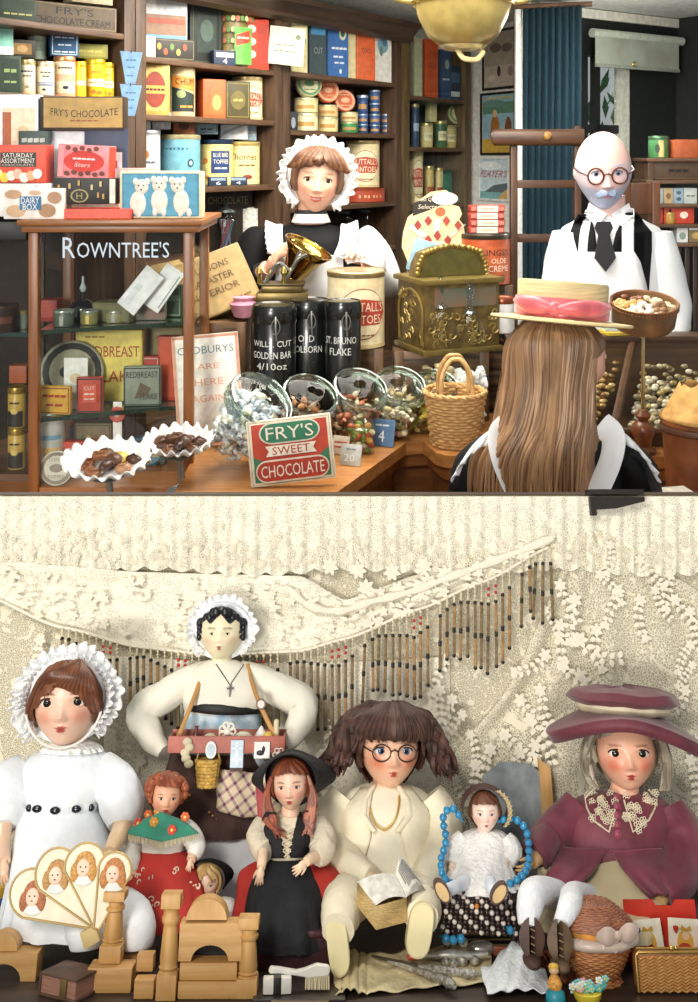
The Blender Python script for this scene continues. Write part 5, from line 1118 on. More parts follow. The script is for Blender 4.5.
def hand(mb, X, L, side=1, curl=(25, 30, 25), spread=5, thumb=35, mi=0):
    """palm and five fingers: wrist at the origin, fingers along +z, palm side -y, thumb on the +x side (times side)"""
    mb.ell((0, 0, .24*L), (.2*L, .085*L, .27*L), 14, 10, mi, X)
    mb.tube([(0, 0, -.12*L), (0, 0, .05*L), (0, 0, .2*L)], [.12*L, .125*L, .15*L], 12, mi, X, .75)
    for i, (x, l) in enumerate(((.135, .40), (.05, .45), (-.04, .42), (-.125, .33))):
        p = V(side*x*L, -.01*L, .40*L); a = 0; pts = [p.copy()]; rad = [.062*L]
        tilt = side*(x*8)*spread/5*.06
        for k in range(3):
            a += R(curl[k]); seg = l*L*(.42, .32, .26)[k]
            p = p+V(tilt*seg*3, -math.sin(a)*seg, math.cos(a)*seg); pts.append(p.copy()); rad.append((.056, .05, .036)[k]*L)
        mb.tube(spl(pts, 3), [interp(rad, t/9) for t in range(10)], 8, mi, X)
        mb.ell(pts[-1], .037*L, 8, 6, mi, X)
    t = R(thumb)
    q = V(side*.15*L, -.03*L, .12*L); pts = [q, q+V(side*math.sin(t)*.2*L, -.05*L, math.cos(t)*.2*L), q+V(side*math.sin(t*.8)*.36*L, -.12*L, math.cos(t*.8)*.36*L)]
    mb.tube(spl(pts, 3), [.075*L, .072*L, .068*L, .062*L, .056*L, .05*L, .04*L], 8, mi, X); mb.ell(pts[-1], .04*L, 8, 6, mi, X)
def frame(o, z, y=(0, -1, 0)):            # orthonormal frame: z along the limb, -y the palm/front
    z = V(*z).normalized(); f = -V(*y); f = (f-z*f.dot(z)).normalized(); x = f.cross(z)
    return Matrix(((x.x, f.x, z.x, o[0]), (x.y, f.y, z.y, o[1]), (x.z, f.z, z.z, o[2]), (0, 0, 0, 1)))
def loft(mb, secs, seg=40, n=6, fold=0, nf=12, nzs=0, mi=0, X=None, cap=True, f0=0):
    """rings (cx, cy, cz, rx, ry[, tilt about x]) joined smoothly; fold grows from f0 of the way to the last ring"""
    secs = [tuple(q)+(0,)*(6-len(q)) for q in secs]; N_ = (len(secs)-1)*n
    cols = [[q[k] for q in secs] for k in range(6)]
    def sm(l, t):
        n_ = len(l)-1; t = min(max(t, 0), .99999)*n_; i = int(t); f = t-i
        p0, p1, p2, p3 = l[max(i-1, 0)], l[i], l[i+1], l[min(i+2, n_)]
        return .5*((2*p1)+(p2-p0)*f+(2*p0-5*p1+4*p2-p3)*f*f+(3*p1-p0-3*p2+p3)*f**3)
    vs = []
    for j in range(N_+1):
        t = j/N_; cx_, cy_, cz_, rx, ry, tl = [sm(c, t) for c in cols]
        k = fold*ss(f0, 1, t)
        for i in range(seg):
            a = 2*PI*i/seg; w = 1+k*math.sin(nf*a+1.7*math.sin(2*a))+nzs*nz(3*math.cos(a), 3*math.sin(a)+7*t, t*4)
            p = V(rx*w*math.cos(a), ry*w*math.sin(a), 0)
            if tl: p = Matrix.Rotation(R(tl), 3, 'X') @ p
            vs.append((cx_+p.x, cy_+p.y, cz_+p.z))
    fs = [(j*seg+i, j*seg+(i+1) % seg, (j+1)*seg+(i+1) % seg, (j+1)*seg+i) for j in range(N_) for i in range(seg)]
    if cap: fs += [list(range(seg))[::-1], [N_*seg+i for i in range(seg)]]
    mb.add(vs, fs, mi, X); return mb
def frill(pts, w, out, amp, n, thick=.001):
    """a gathered strip along pts: w wide towards out (a vector or a function of t), waving n times"""
    pts = spl(pts, 6); mb = MB(); N_ = max(len(pts)*4, n*8)
    def f(u, v):
        q = u*(len(pts)-1); i = min(int(q), len(pts)-2); p = pts[i].lerp(pts[i+1], q-i)
        o = V(*(out(u) if callable(out) else out)).normalized(); t = (pts[i+1]-pts[i]).normalized(); nn = o.cross(t)
        return p+o*w*v+nn*amp*v*math.sin(2*PI*n*u)+t*amp*.6*v*math.cos(2*PI*n*u)
    mb.grid(f, N_, 3)
    return mb
def locks(paths, rad, seg=6, flat=.6, mats=3, taper=True):
    mb = MB()
    for k, p in enumerate(paths):
        p = spl(p, 5); n = len(p)
        mb.tube(p, [rad*(.55+.45*math.sin(PI*min(1, .15+.85*i/n)))*(1 if i < n*.75 or not taper else max(.25, 1-(i/n-.75)*3)) for i in range(n)], seg, k % mats, None, flat)
    return mb
def cap_hair(face, X, thick, keep, wave=.02, nw=22, nu=90, nv=50):
    """hair lying on the scalp wherever keep(x, y, z) of the head says so; thickness may be a function"""
    mb = MB(); pts = []; ok = []
    for j in range(nv+1):
        for i in range(nu):
            th = PI*(2*i/nu-1); ph = lerp(.01, PI-.3, j/nv)
            x, y, z = face.pt(th, ph)
            if y < 0: y += face.disp(x, z)*ss(0, .55, math.sin(ph)*math.cos(th))
            k = thick(x, y, z) if callable(thick) else thick
            w = 1+k+wave*math.sin(nw*th+4*math.sin(3*ph+th))*math.sin(ph)
            pts.append((x*w, y*w, z*w)); ok.append(keep(x, y, z))
    fs = []
    for j in range(nv):
        for i in range(nu):
            q = (j*nu+i, j*nu+(i+1) % nu, (j+1)*nu+(i+1) % nu, (j+1)*nu+i)
            if all(ok[a] for a in q): fs.append(q)
    mb.add(pts, fs, 0, X)
    # drop unused points
    used = sorted({i for f in mb.f for i in f}); mp = {a: b for b, a in enumerate(used)}
    mb.v = [mb.v[i] for i in used]; mb.f = [[mp[i] for i in f] for f in mb.f]
    return mb
def solid(o, t, off=-1):
    m = o.modifiers.new('thick', 'SOLIDIFY'); m.thickness = t; m.offset = off; return o
def skinmb(): m = MB(); m.c = []; return m
def fillc(m, c): m.c += [C(c)]*(len(m.v)-len(m.c))
BLACK = M('#0b0d0f', .75, var=.25, vs=12, bump=.3, bs=25, spec=.25)
WHITE = M('#eceef0', .85, var=.03, vs=10, bump=.25, bs=30)
LACEW = M('#f0f0ee', .9, var=.05, vs=200, bump=.8, bs=240)
# ---------------------------------------------------------------- the woman with the white bonnet
D = 3.55
wx = pxx(312, D)
wo = thing('person', 'smiling woman in black dress, white apron and frilled white bonnet', 'person', T(wx, D, 0))
def W(px, py, dy=0): q = P(px, py, D+dy); return V(q.x-wx, q.y-D, q.z)
fw = Face(.35, '#e9b79c', '#dc8a72', '#c25a54', '#8a6040', smile=.5, blushk=.5, lipw=1.25)
hr = 33.5*D/F
HX = T(*W(317, 180)) @ RY(6) @ RX(4) @ RZ(4) @ SCL(hr*.98, hr, hr)
b = skinmb(); fw.add(b, HX)
b.tube([W(313, 200, .02), W(311, 214, .02), W(310, 228, .03)], [.05, .048, .06], 16)
loft(b, [(*W(310, 226, .03), .06, .05), (*W(310, 232, .03), .15, .07), (*W(310, 245, .02), .17, .09), (*W(310, 290, .02), .14, .09), (*W(310, 330, .02), .12, .085), (*W(310, 420, .02), .16, .1), (0, .02, .06, .1, .09)], 24, 3)
SKW = '#e6b094'; fillc(b, SKW)
sh_r, el_r, wr_r = W(262, 236, .03), W(250, 285, -.06), W(268, 268, -.16)
sh_l, el_l, wr_l = W(362, 236, .03), W(388, 284, -.04), W(368, 262, -.17)
for a_, e_, w_ in ((sh_r, el_r, wr_r), (sh_l, el_l, wr_l)): b.tube(spl([a_, e_, w_], 5), [.05, .048, .046, .044, .042, .04, .038, .035, .032, .03, .028], 14)
hand(b, frame(wr_r, (.55, -.3, .75), (.5, .2, -.4)), .17, 1, (20, 45, 40), thumb=40)
hand(b, frame(wr_l, (-.25, -.6, .35), (0, -.2, -1)), .16, -1, (15, 20, 20), thumb=30)
fillc(b, SKW)
b.build('body', vcol(.5), wo)
fw.eyes(wo, HX, '#5a4634', .125, lash='#4a3428')
# teeth of the smile
MB().ell((0, fw.surf(0, -.49)-.002, -.482), (.115, .03, .022), 12, 6, 0, HX).build('teeth', M('#f2efe8', .3), wo)
o = cap_hair(fw, HX, lambda x, y, z: .10+.05*ss(.2, .9, z), lambda x, y, z: z > .6-.4*abs(x) or (abs(x) > .52 and y < .25 and z > -.32) or (y > .1 and z > -.5), .03, 18).build('hair', M('#5f3d28', .5, var=.3, vs=50, stretch=(1, 1, .2), col2='#7a5236'), wo)
paths = []
random.seed(71)
for i in range(26):
    x = lerp(-.62, .62, i/25); sd = 1 if x > .1 else -1
    paths.append([HX @ V(x*.5+.05, -.45, .98), HX @ V(x*.9+.05*sd, -.78+.3*abs(x), .74), HX @ V(x*1.1+.12*sd, -.84+.35*abs(x), .62-.25*abs(x)+random.uniform(-.05, .06)), HX @ V(x*1.15+.24*sd, -.74+.35*abs(x), .58-.4*abs(x)+random.uniform(-.06, .06))])
locks(paths, .012).build('fringe', [M(c, .45, var=.2, vs=60) for c in ('#63402a', '#7a5236', '#553522')], wo)
# bonnet: crown and gathered frill round the face
bm2 = MB()
BX = HX @ T(-.05, .25, .2)
bm2.lathe([(1.02, -.35), (1.04, -.1), (.98, .3), (.75, .62), (.35, .78), (.02, .82)], 48, X=BX @ RX(-75))
bm2.build('bonnet_crown', WHITE, wo)
ring = [HX @ V(1.0*math.sin(a)*(1-.06*math.cos(a)), -.05+.12*math.cos(a), .14+1.04*math.cos(a)) for a in [lerp(-2.55, 2.55, k/24) for k in range(25)]]
ctr = HX @ V(0, .4, .1)
fr = MB()
def fring(u, v):
    a = lerp(-2.6, 2.6, u); rr = .98+.2*v; q = 2*PI*22*u+5*nz(u*11); k = 1+nz(u*23, 3); w = .05*k*v*math.sin(q); w2 = .06*k*v*math.cos(q)
    return HX @ V((rr+w)*math.sin(a)*1.02, -.12-.16*v+w2+.1*math.cos(a), .16+(rr+w)*1.0*math.cos(a))
solid(fr.grid(fring, 260, 6).build('bonnet_frill', LACEW, wo), .003)
fr = MB()
def fring2(u, v):
    a = lerp(-2.6, 2.6, u); rr = .94+.14*v; w2 = .05*v*math.cos(2*PI*26*u+1)
    return HX @ V(rr*math.sin(a)*1.02, -.2-.1*v+w2+.1*math.cos(a), .16+rr*math.cos(a))
solid(fr.grid(fring2, 240, 4).build('bonnet_inner_frill', LACEW, wo), .003)
# dress
dr = MB()
loft(dr, [(*W(310, 224, .025), .065, .055), (*W(310, 232, .025), .155, .085), (*W(310, 246, .02), .19, .105), (*W(310, 285, .01), .165, .11), (*W(310, 330, .01), .135, .1), (*W(310, 370, .01), .19, .15), (0, .02, .5, .25, .22), (0, .02, .05, .29, .26)], 48, 5, .05, 12, f0=.5)
dr.build('dress', BLACK, wo)
sl = MB()
sl.tube(spl([sh_r+V(.01, 0, .01), sh_r.lerp(el_r, .5)+V(-.012, 0, 0), el_r, el_r.lerp(wr_r, .75)], 6), [.05, .062, .07, .073, .074, .073, .07, .068, .066, .064, .06, .057, .054, .052, .048, .046, .044, .042, .04], 18)
sl.build('sleeve', BLACK, wo)
sl = MB(); sl.tube(spl([sh_l+V(-.01, 0, .01), sh_l.lerp(el_l, .5)+V(.012, 0, 0), el_l, el_l.lerp(wr_l, .75)], 6), [.045, .052, .056, .058, .059, .059, .058, .056, .055, .054, .052, .05, .048, .047, .046, .044, .042, .041, .04], 18)
sl.build('sleeve', WHITE, wo).__setitem__('label', 'white sleeve of the arm holding the paper')
co_ = MB().lathe([(.052, -.012), (.056, -.008), (.058, .02), (.056, .034)], 30, X=T(*W(311, 219, .02)))
co_.build('collar_band', M('#26282c', .6), wo)
cf_ = MB()
solid(MB().grid(lambda u, v: tuple(W(311, 216, .02)+V((.056+.012*v+.003*math.sin(2*PI*30*u)*v)*math.cos(2*PI*u), (.056+.014*v)*math.sin(2*PI*u), .014-.036*v)), 120, 4, wu=True).build('collar_frill', LACEW, wo), .002)
# apron bib, skirt, straps with shoulder frills
ap = MB()
def bib(u, v):
    z0, z1 = W(0, 252).z, W(0, 330).z; a = lerp(-1.15, 1.15, u)
    hw = lerp(.115, .13, v); rr = interp([.188, .18, .168, .155, .14], v); ry = interp([.112, .12, .12, .115, .105], v)
    x = hw*math.sin(a)/math.sin(1.15)
    return (x-.005, -(ry+.012)*math.sqrt(max(.05, 1-(x/(rr+.03))**2))+.01, lerp(z0, z1, v)+.006*math.sin(5*a))
solid(ap.grid(bib, 24, 14).build('apron_bib', WHITE, wo), .003)
ap = MB(); ap.grid(lambda u, v: ((lerp(.15, .29, v))*math.sin(lerp(-1.6, 1.6, u))*(1+.03*math.sin(30*u)), -(lerp(.12, .27, v))*math.cos(lerp(-1.6, 1.6, u))*(1+.03*math.sin(30*u))-.012+.01, lerp(W(0, 328).z, .25, v)), 60, 14)
solid(ap.build('apron_skirt', WHITE, wo), .003)
for s in (-1, 1):
    pts = [V(s*.10-.005, -.115, W(0, 254).z), V(s*.115, -.09, W(0, 240).z), V(s*.12, -.02, W(0, 228).z+.01), V(s*.115, .08, W(0, 240).z)]
    solid(frill([p+V(0, -.004, .004) for p in pts], .045, (s*1, -.25, .25), .008, 9).build('shoulder_frill', WHITE, wo), .002)
    m = MB(); m.tube(spl(pts, 6), .018, 8, flat=.3); m.build('apron_strap', WHITE, wo)
# brass scoop in her hand
sp = thing('brass_scoop', 'shiny brass scale scoop held up by the bonneted woman', 'scoop', T(*P(303, 258, D-.22)) @ RY(28) @ RX(8))
k = D/F*.93
solid(MB().lathe([(6*k, -26*k), (11*k, -20*k), (20*k, 4*k), (26*k, 13*k)], 36, cap=False).build('bowl', M('#b8964a', .15, 1), sp), .002)
MB().tube([(26*k*math.cos(a), 26*k*math.sin(a), 13*k) for a in [2*PI*i/40 for i in range(40)]], .0025, 8, closed=True).build('rim', M('#d8bc78', .15, 1), sp)
MB().lathe([(6*k, -26*k), (9*k, -29*k), (9*k, -31*k)], 20).build('foot', M('#c8b890', .15, 1), sp)
pp = MB().grid(lambda u, v: P(lerp(347, 386, u), lerp(239, 264, v)+3*math.sin(5*u+3*v)+4*u, D-.27+.03*math.sin(4*u+v*2)), 14, 10)
o = solid(pp.build('paper_sheet', M('#f0eeea', .8, bump=.3, bs=40), None), .001); tag(o, 'white paper held in the bonneted woman\'s other hand', 'paper')
# ---------------------------------------------------------------- the bald shopkeeper
D = 3.42
mx = pxx(606, D)
mo = thing('person', 'bald bearded man in round glasses, black waistcoat and white apron', 'person', T(mx, D, 0))
def Mn(px, py, dy=0): q = P(px, py, D+dy); return V(q.x-mx, q.y-D, q.z)
def beard(c, x, y, z):
    c = mix(c, C('#eec0b4'), .8*ss(.15, .5, z))
    k = ss(-.28, -.42, z+.12*g2(x, 0, .12, z, -.3, .12)-.10*abs(x))
    lip = g2(x, 0, .16, z, -.5, .055)
    c = mix(c, C('#93abd0'), .75*k*(1-ss(.4, .7, lip)))
    return mix(c, C('#c9cfe0'), .6*ss(.3, .55, abs(x))*ss(.35, .0, z))
fm = Face(.4, '#e3c6c2', '#dc9c98', '#cf8c92', '#8fa4c4', nose=1.1, blushk=.3, extra=beard, eyex=.28)
hr = 39.5*D/F
HX = T(*Mn(603, 171)) @ RY(-3) @ RX(10) @ RZ(-6) @ SCL(hr*.94, hr*.95, hr)
b = skinmb(); fm.add(b, HX)
b.tube([Mn(607, 196, .03), Mn(608, 212, .03), Mn(609, 226, .04)], [.062, .058, .066], 16); fillc(b, '#dfb8b0')
loft(b, [(*Mn(608, 222, .04), .06, .05), (*Mn(610, 228, .04), .12, .075), (*Mn(612, 250, .04), .155, .095), (*Mn(614, 330, .04), .16, .1), (.02, .04, .85, .15, .1), (.02, .04, .06, .12, .09)], 24, 3)
asr, aer, awr = Mn(573, 237, .04), Mn(563, 300, .0), Mn(570, 355, -.1)
asl, ael, awl = Mn(651, 237, .04), Mn(668, 305, .02), Mn(668, 365, -.06)
for a_, e_, w_ in ((asr, aer, awr), (asl, ael, awl)): b.tube(spl([a_, e_, w_], 5), [.055]*4+[.048]*4+[.036]*3, 14)
hand(b, frame(awr, (.15, -.5, -.8), (.3, .8, -.4)), .19, 1, (20, 25, 20)); hand(b, frame(awl, (-.15, -.4, -.85), (-.3, .8, -.4)), .19, -1, (20, 25, 20))
fillc(b, '#dfb8b0'); b.build('body', vcol(.5), mo)
fm.eyes(mo, HX, '#7a94b8', .12, white='#e6e8ee', lash='#6a6a80')
gm = MB()
for e in (-1, 1):
    y = fm.surf(e*.3, .0)-.12
    gm.tube([HX @ V(e*.31+.2*math.cos(t), y-.02*abs(math.cos(t)), .02+.2*math.sin(t)) for t in [PI*k/14 for k in range(28)]], .0032, 6, closed=True)
    gm.tube([HX @ V(e*.51, y+.02, .04), HX @ V(e*.72, y+.3, .1), HX @ V(e*.76, .1, .1)], .0028, 6)
gm.tube([HX @ V(-.11, y, .04), HX @ V(0, y-.06, .09), HX @ V(.11, y, .04)], .003, 6)
gm.build('glasses', M('#6a4038', .3, .4), mo)
m = MB()
for e in (-1, 1):
    for k in range(7): m.tube([HX @ V(e*.03, fm.surf(.03, -.38)-.03, -.36-.012*k), HX @ V(e*.16, fm.surf(.16, -.4)-.04, -.38-.012*k), HX @ V(e*(.3-.01*k), fm.surf(.3, -.46)-.01, -.47-.016*k)], [.006, .008, .002], 5)
m.build('moustache', M('#a4b6d4', .7), mo)
SHIRT = M('#e6eaec', .8, var=.03, vs=10, bump=.3, bs=18)
sh_ = MB()
loft(sh_, [(*Mn(609, 214, .04), .072, .062), (*Mn(610, 222, .04), .13, .085), (*Mn(611, 236, .04), .18, .11), (*Mn(612, 290, .04), .178, .125), (*Mn(613, 350, .04), .172, .12), (*Mn(614, 400, .04), .17, .12)], 44, 5)
sh_.build('shirt', SHIRT, mo)
for pth in ((asr, aer, awr), (asl, ael, awl)):
    m = MB(); q = spl([pth[0]+V(0, 0, .02), pth[0].lerp(pth[1], .5), pth[1], pth[1].lerp(pth[2], .8)], 6)
    loft(m, [(*p, r_, r_) for p, r_ in zip([q[0], q[4], q[8], q[12], q[15], q[18]], (.07, .082, .08, .078, .068, .05))], 24, 4, nzs=.06); m.build('sleeve', SHIRT, mo)
from mathutils.bvhtree import BVHTree
shirt = mo.children[[c.name.startswith('shirt') for c in mo.children].index(True)]
SB_ = BVHTree.FromPolygons([v.co for v in shirt.data.vertices], [tuple(p.vertices) for p in shirt.data.polygons])
def onm(px, py, off):
    o = V(-mx, -D, ZC); dr = (P(px, py, D)-V(0, 0, ZC)).normalized(); h = SB_.ray_cast(o, dr)
    return (h[0] if h[0] is not None else Mn(px, py, -.03))-dr*off
def panel(name, ys, xa, xb, off, mat, n=16):
    m = MB().grid(lambda u, v: onm(lerp(interp(xa, v), interp(xb, v), u), interp(ys, v), off+.003*math.sin(PI*u)), 10, n); return solid(m.build(name, mat, mo), .004, 1)
panel('waistcoat_front', [214, 232, 250, 275, 300], [577, 571, 571, 573, 575], [590, 595, 597, 598, 598], .004, BLACK)
panel('waistcoat_front', [213, 232, 250, 275, 310], [626, 616, 612, 610, 610], [636, 652, 652, 650, 648], .004, BLACK)
# collar, tie
for sd in (-1, 1):
    MB().add([Mn(609+sd*2, 214, -.04), Mn(609+sd*20, 203, -.0), Mn(609+sd*24, 216, -.03), Mn(609+sd*12, 226, -.075)], [(0, 1, 2, 3)]).build('collar_flap', SHIRT, mo)
    solid(mo.children[-1], .004)
m = MB()
m.prism([(x, z) for x, z in ((-.022, 0), (.022, 0), (.03, -.02), (.018, -.045), (.035, -.12), (.0, -.165), (-.035, -.12), (-.018, -.045), (-.03, -.02))], -.012, 0, X=T(*Mn(603, 222, -.085)) @ RX(-10)); m.build('tie', M('#14151a', .6), mo)
panel('apron_bib', [252, 262, 285, 320, 345], [575, 572, 567, 562, 560], [634, 640, 646, 652, 656], .014, WHITE)
m = MB().grid(lambda u, v: V(Mn(611, 0).x+lerp(.20, .27, v)*math.sin(lerp(-1.9, 1.9, u)), .04-lerp(.17, .21, v)*math.cos(lerp(-1.9, 1.9, u))*(1+.02*math.sin(40*u)), lerp(Mn(0, 343).z, .35, v)), 60, 12)
solid(m.build('apron_skirt', WHITE, mo), .004)
panel('apron_strap', [211, 225, 240, 256], [585, 581, 579, 578], [594, 590, 588, 587], .012, WHITE, 8)
panel('apron_strap', [209, 225, 240, 258], [621, 622, 622, 622], [633, 634, 634, 634], .012, WHITE, 8)
# ---------------------------------------------------------------- the girl in the straw hat, seen from behind
D = 2.42
gx = pxx(555, D)
go = thing('person', 'long haired girl in straw boater and black dress, seen from behind', 'person', T(gx, D, 0))
def G(px, py, dy=0): q = P(px, py, D+dy); return V(q.x-gx, q.y-D, q.z)
fg = Face(.5, '#e8b49c', '#dc8f7c', '#c05a54')
hr = .105
HX = T(*G(570, 358)) @ RZ(112) @ RX(6) @ SCL(hr, hr, hr)
b = skinmb(); fg.add(b, HX)
b.tube([G(556, 385), G(556, 405), G(556, 425)], [.042, .04, .05], 14)
loft(b, [(*G(555, 420), .05, .045), (*G(555, 434), .13, .07), (*G(555, 470), .15, .09), (0, 0, .62, .12, .085), (0, 0, .05, .1, .08)], 24, 3)
for sd in (-1, 1):
    q = spl([G(555+sd*48, 448), G(555+sd*76, 510, .02), G(555+sd*60, 570, .16)], 5); b.tube(q, [.042]*5+[.035]*4+[.028]*2, 12)
    hand(b, frame(q[-1], (-sd*.4, .9, .1), (0, 0, -1)), .13, sd, (20, 25, 20))
fillc(b, '#e4b098'); b.build('body', vcol(.5), go)
fg.eyes(go, HX, '#5a4634', .13)
dr = MB()
loft(dr, [(*G(555, 424), .055, .05), (*G(555, 432), .14, .08), (*G(555, 446), .185, .10), (*G(555, 490), .165, .11), (0, 0, .72, .14, .105), (0, 0, .6, .17, .14), (0, 0, .3, .28, .24)], 44, 5, .06, 12, f0=.5)
VEL = M('#0b0f14', .55, var=.4, vs=9, bump=.5, bs=20, spec=.35)
dr.build('dress', VEL, go)
for sd in (-1, 1):
    m = MB(); q = spl([G(555+sd*54, 437), G(555+sd*72, 464, .0), G(555+sd*82, 502, .02), G(555+sd*88, 530, .06)], 5)
    loft(m, [(*q[i], r_, r_) for i, r_ in ((0, .05), (4, .068), (8, .066), (12, .055), (15, .045))], 26, 5, nzs=.12); m.build('puffed_sleeve', VEL, go)
    m = MB(); pts = [G(555+sd*46, 424, -.05), G(555+sd*58, 437, -.085), G(555+sd*55, 462, -.118), G(555+sd*38, 500, -.125)]
    m.tube(spl(pts, 6), .03, 10, flat=.22); m.build('pinafore_strap', WHITE, go)
    solid(frill([G(555+sd*48, 425, -.045), G(555+sd*68, 432, -.06), G(555+sd*84, 447, -.07), G(555+sd*94, 464, -.06)], .045, (sd*.5, -.45, -.75), .009, 5).build('shoulder_frill', WHITE, go), .003)
# hair: long locks falling from under the hat
random.seed(77); paths = []
for i in range(420):
    t = random.uniform(-1, .82); dep = random.random()
    a = t*1.45
    x0 = 30*math.sin(a); y0 = -(.02+.085*math.cos(a))
    w1 = 50*t; wl = 60*t-8+random.uniform(-6, 6)
    dy = -.118*math.cos(a)-.012*dep
    e = 494+random.uniform(-6, 26)
    ph = random.uniform(0, 6)
    paths.append([G(555+x0*.9, 322, y0*.75), G(555+x0*1.45, 342, dy), G(553+w1+.6*math.sin(ph), 385, dy-.012), G(548+w1*1.05+2.5*math.sin(ph+1), 425, dy-.028), G(545+wl*.98+3*math.sin(ph+2), 462, dy-.038), G(543+wl+4*math.sin(ph+3), e, dy-.035)])
locks(paths, .006, 6, .6, 4).build('hair', [M(c, .38, var=.2, vs=40, stretch=(1, 1, .15)) for c in ('#8a6748', '#9a7654', '#7c5a3f', '#a5815d')], go)
m = MB(); loft(m, [(*G(556, 318), .07, .08), (*G(556, 340, .01), .118, .112), (*G(549, 362, .0), .112, .115), (*G(547, 400, -.02), .105, .085), (*G(549, 450, -.06), .125, .05), (*G(546, 505, -.08), .14, .05)], 36, 5, .02, 20); m.build('hair_mass', M('#86644a', .4, var=.2, vs=40, stretch=(1, 1, .15)), go)
# straw boater
ht = T(*G(561, 320)) @ RY(5) @ RX(-7)
STRAW = M('#e4cf98', .6, var=.1, vs=60, bump=.5, bs=200, stretch=(.2, .2, 3))
k = D/F
MB().lathe([(.103, 0), (.106, .004), (.109, .085), (.106, .092), (.0, .094)], 48, X=ht).build('hat_crown', STRAW, go)
MB().lathe([(.10, -.001), (.165, -.006), (.17, -.003), (.168, .002), (.10, .006)], 60, X=ht).build('hat_brim', STRAW, go)
PINK = M('#d9646c', .35, var=.15, vs=20, sheen=.4)
MB().lathe([(.1085, .006), (.1125, .01), (.1135, .048), (.1105, .052)], 48, X=ht, cap=False).build('hat_ribbon', PINK, go)
m = MB()
for sd, L_, up in ((-1, .115, .03), (1, .15, .028)):
    def fb(u, v, sd=sd, L_=L_, up=up):
        a = 2*PI*v; r_ = .006+.015*math.sin(PI*min(1, u*1.05))**.8
        ca_ = -PI/2+sd*(.02+L_*u/.118)*.95-.35
        rad = .118+.012*math.cos(a)+.01*math.sin(PI*u)
        return ht @ V(rad*math.cos(ca_), rad*math.sin(ca_), .026+r_*math.sin(a)+.012*u)
    m.grid(fb, 16, 14, wv=True)
m.ell((.118*math.cos(-PI/2-.35), .118*math.sin(-PI/2-.35), .026), (.016, .014, .017), 12, 8, 0, ht)
m.build('ribbon_bow', PINK, go)
# ================================================================ the raked doll display: ledge, backdrop, lace, bead fringe
def L(px, py, v): return S(px, py, v)
TOPZ = S(349, 495, 0).z
FAB = M('#c4ba9c', .9, var=.05, vs=90, bump=.3, bs=350)
struct('wall_display', MB().box(-.75, .75, 0, .03, -.03, TOPZ, .002), FAB, SM)
struct('floor_display', MB().box(-.75, .75, -.55, -.001, -.03, 0, .002), wood('#2c211b', '#43342a', 'x', .5), SM)
struct('floor_plinth', MB().box(-.7, .7, .85, 1.28, 0, .66), DKX)
struct('trim_3', MB().box(-.75, .75, -.004, .034, TOPZ, TOPZ+.004), wood('#4a3c2e', '#5f4e3c', 'x', .5), SM)
def lace_mat(name, col, scale, thr, alpha, motif=14, big=.5):
    key = ('lace', name)
    if key in MATS: return MATS[key]
    m, nt, b = nodes(name); Lk = nt.links.new
    b.inputs['Base Color'].default_value = lin(col); b.inputs['Roughness'].default_value = .9
    b.inputs['Specular IOR Level'].default_value = .1
    tc = N(nt, 'ShaderNodeTexCoord')
    vo = N(nt, 'ShaderNodeTexVoronoi', Scale=scale); vo.feature = 'DISTANCE_TO_EDGE'
    n1 = N(nt, 'ShaderNodeTexNoise', Scale=motif, Detail=2.0, Distortion=1.2)
    v2 = N(nt, 'ShaderNodeTexVoronoi', Scale=motif*2.2); v2.feature = 'SMOOTH_F1'
    for n in (vo, n1, v2): Lk(tc.outputs['Object'], n.inputs['Vector'])
    lt = N(nt, 'ShaderNodeMath', operation='LESS_THAN'); lt.inputs[1].default_value = thr
    Lk(vo.outputs['Distance'], lt.inputs[0])
    r = N(nt, 'ShaderNodeMapRange'); r.inputs['From Min'].default_value = big; r.inputs['From Max'].default_value = big+.06
    Lk(n1.outputs['Fac'], r.inputs['Value'])
    r2 = N(nt, 'ShaderNodeMapRange'); r2.inputs['From Min'].default_value = .2; r2.inputs['From Max'].default_value = .12
    Lk(v2.outputs['Distance'], r2.inputs['Value'])
    a1 = N(nt, 'ShaderNodeMath', operation='MAXIMUM'); a2 = N(nt, 'ShaderNodeMath', operation='MAXIMUM'); a3 = N(nt, 'ShaderNodeMath', operation='MAXIMUM')
    a3.inputs[1].default_value = alpha
    Lk(lt.outputs[0], a1.inputs[0]); Lk(r.outputs[0], a1.inputs[1]); Lk(a1.outputs[0], a2.inputs[0]); Lk(r2.outputs[0], a2.inputs[1]); Lk(a2.outputs[0], a3.inputs[0])
    Lk(a3.outputs[0], b.inputs['Alpha'])
    bp = N(nt, 'ShaderNodeBump', Strength=.25, Distance=.001); Lk(a2.outputs[0], bp.inputs['Height']); Lk(bp.outputs[0], b.inputs['Normal'])
    MATS[key] = m; return m
LACE1 = lace_mat('fine_lace', '#ece6d2', 320, .16, .62, 60, .48)
LACE2 = lace_mat('swag_lace', '#efe8d4', 260, .13, .74, 42, .50)
LACE3 = lace_mat('net_lace', '#e6dec6', 420, .10, .25, 30, .60)
CREAM = M('#ece4cf', .9, var=.03, vs=120, bump=.3, bs=200)
def stage(name, label, cat, group=None, o=(0, 0, 0)): return thing(name, label, cat, SM @ T(*o), group)
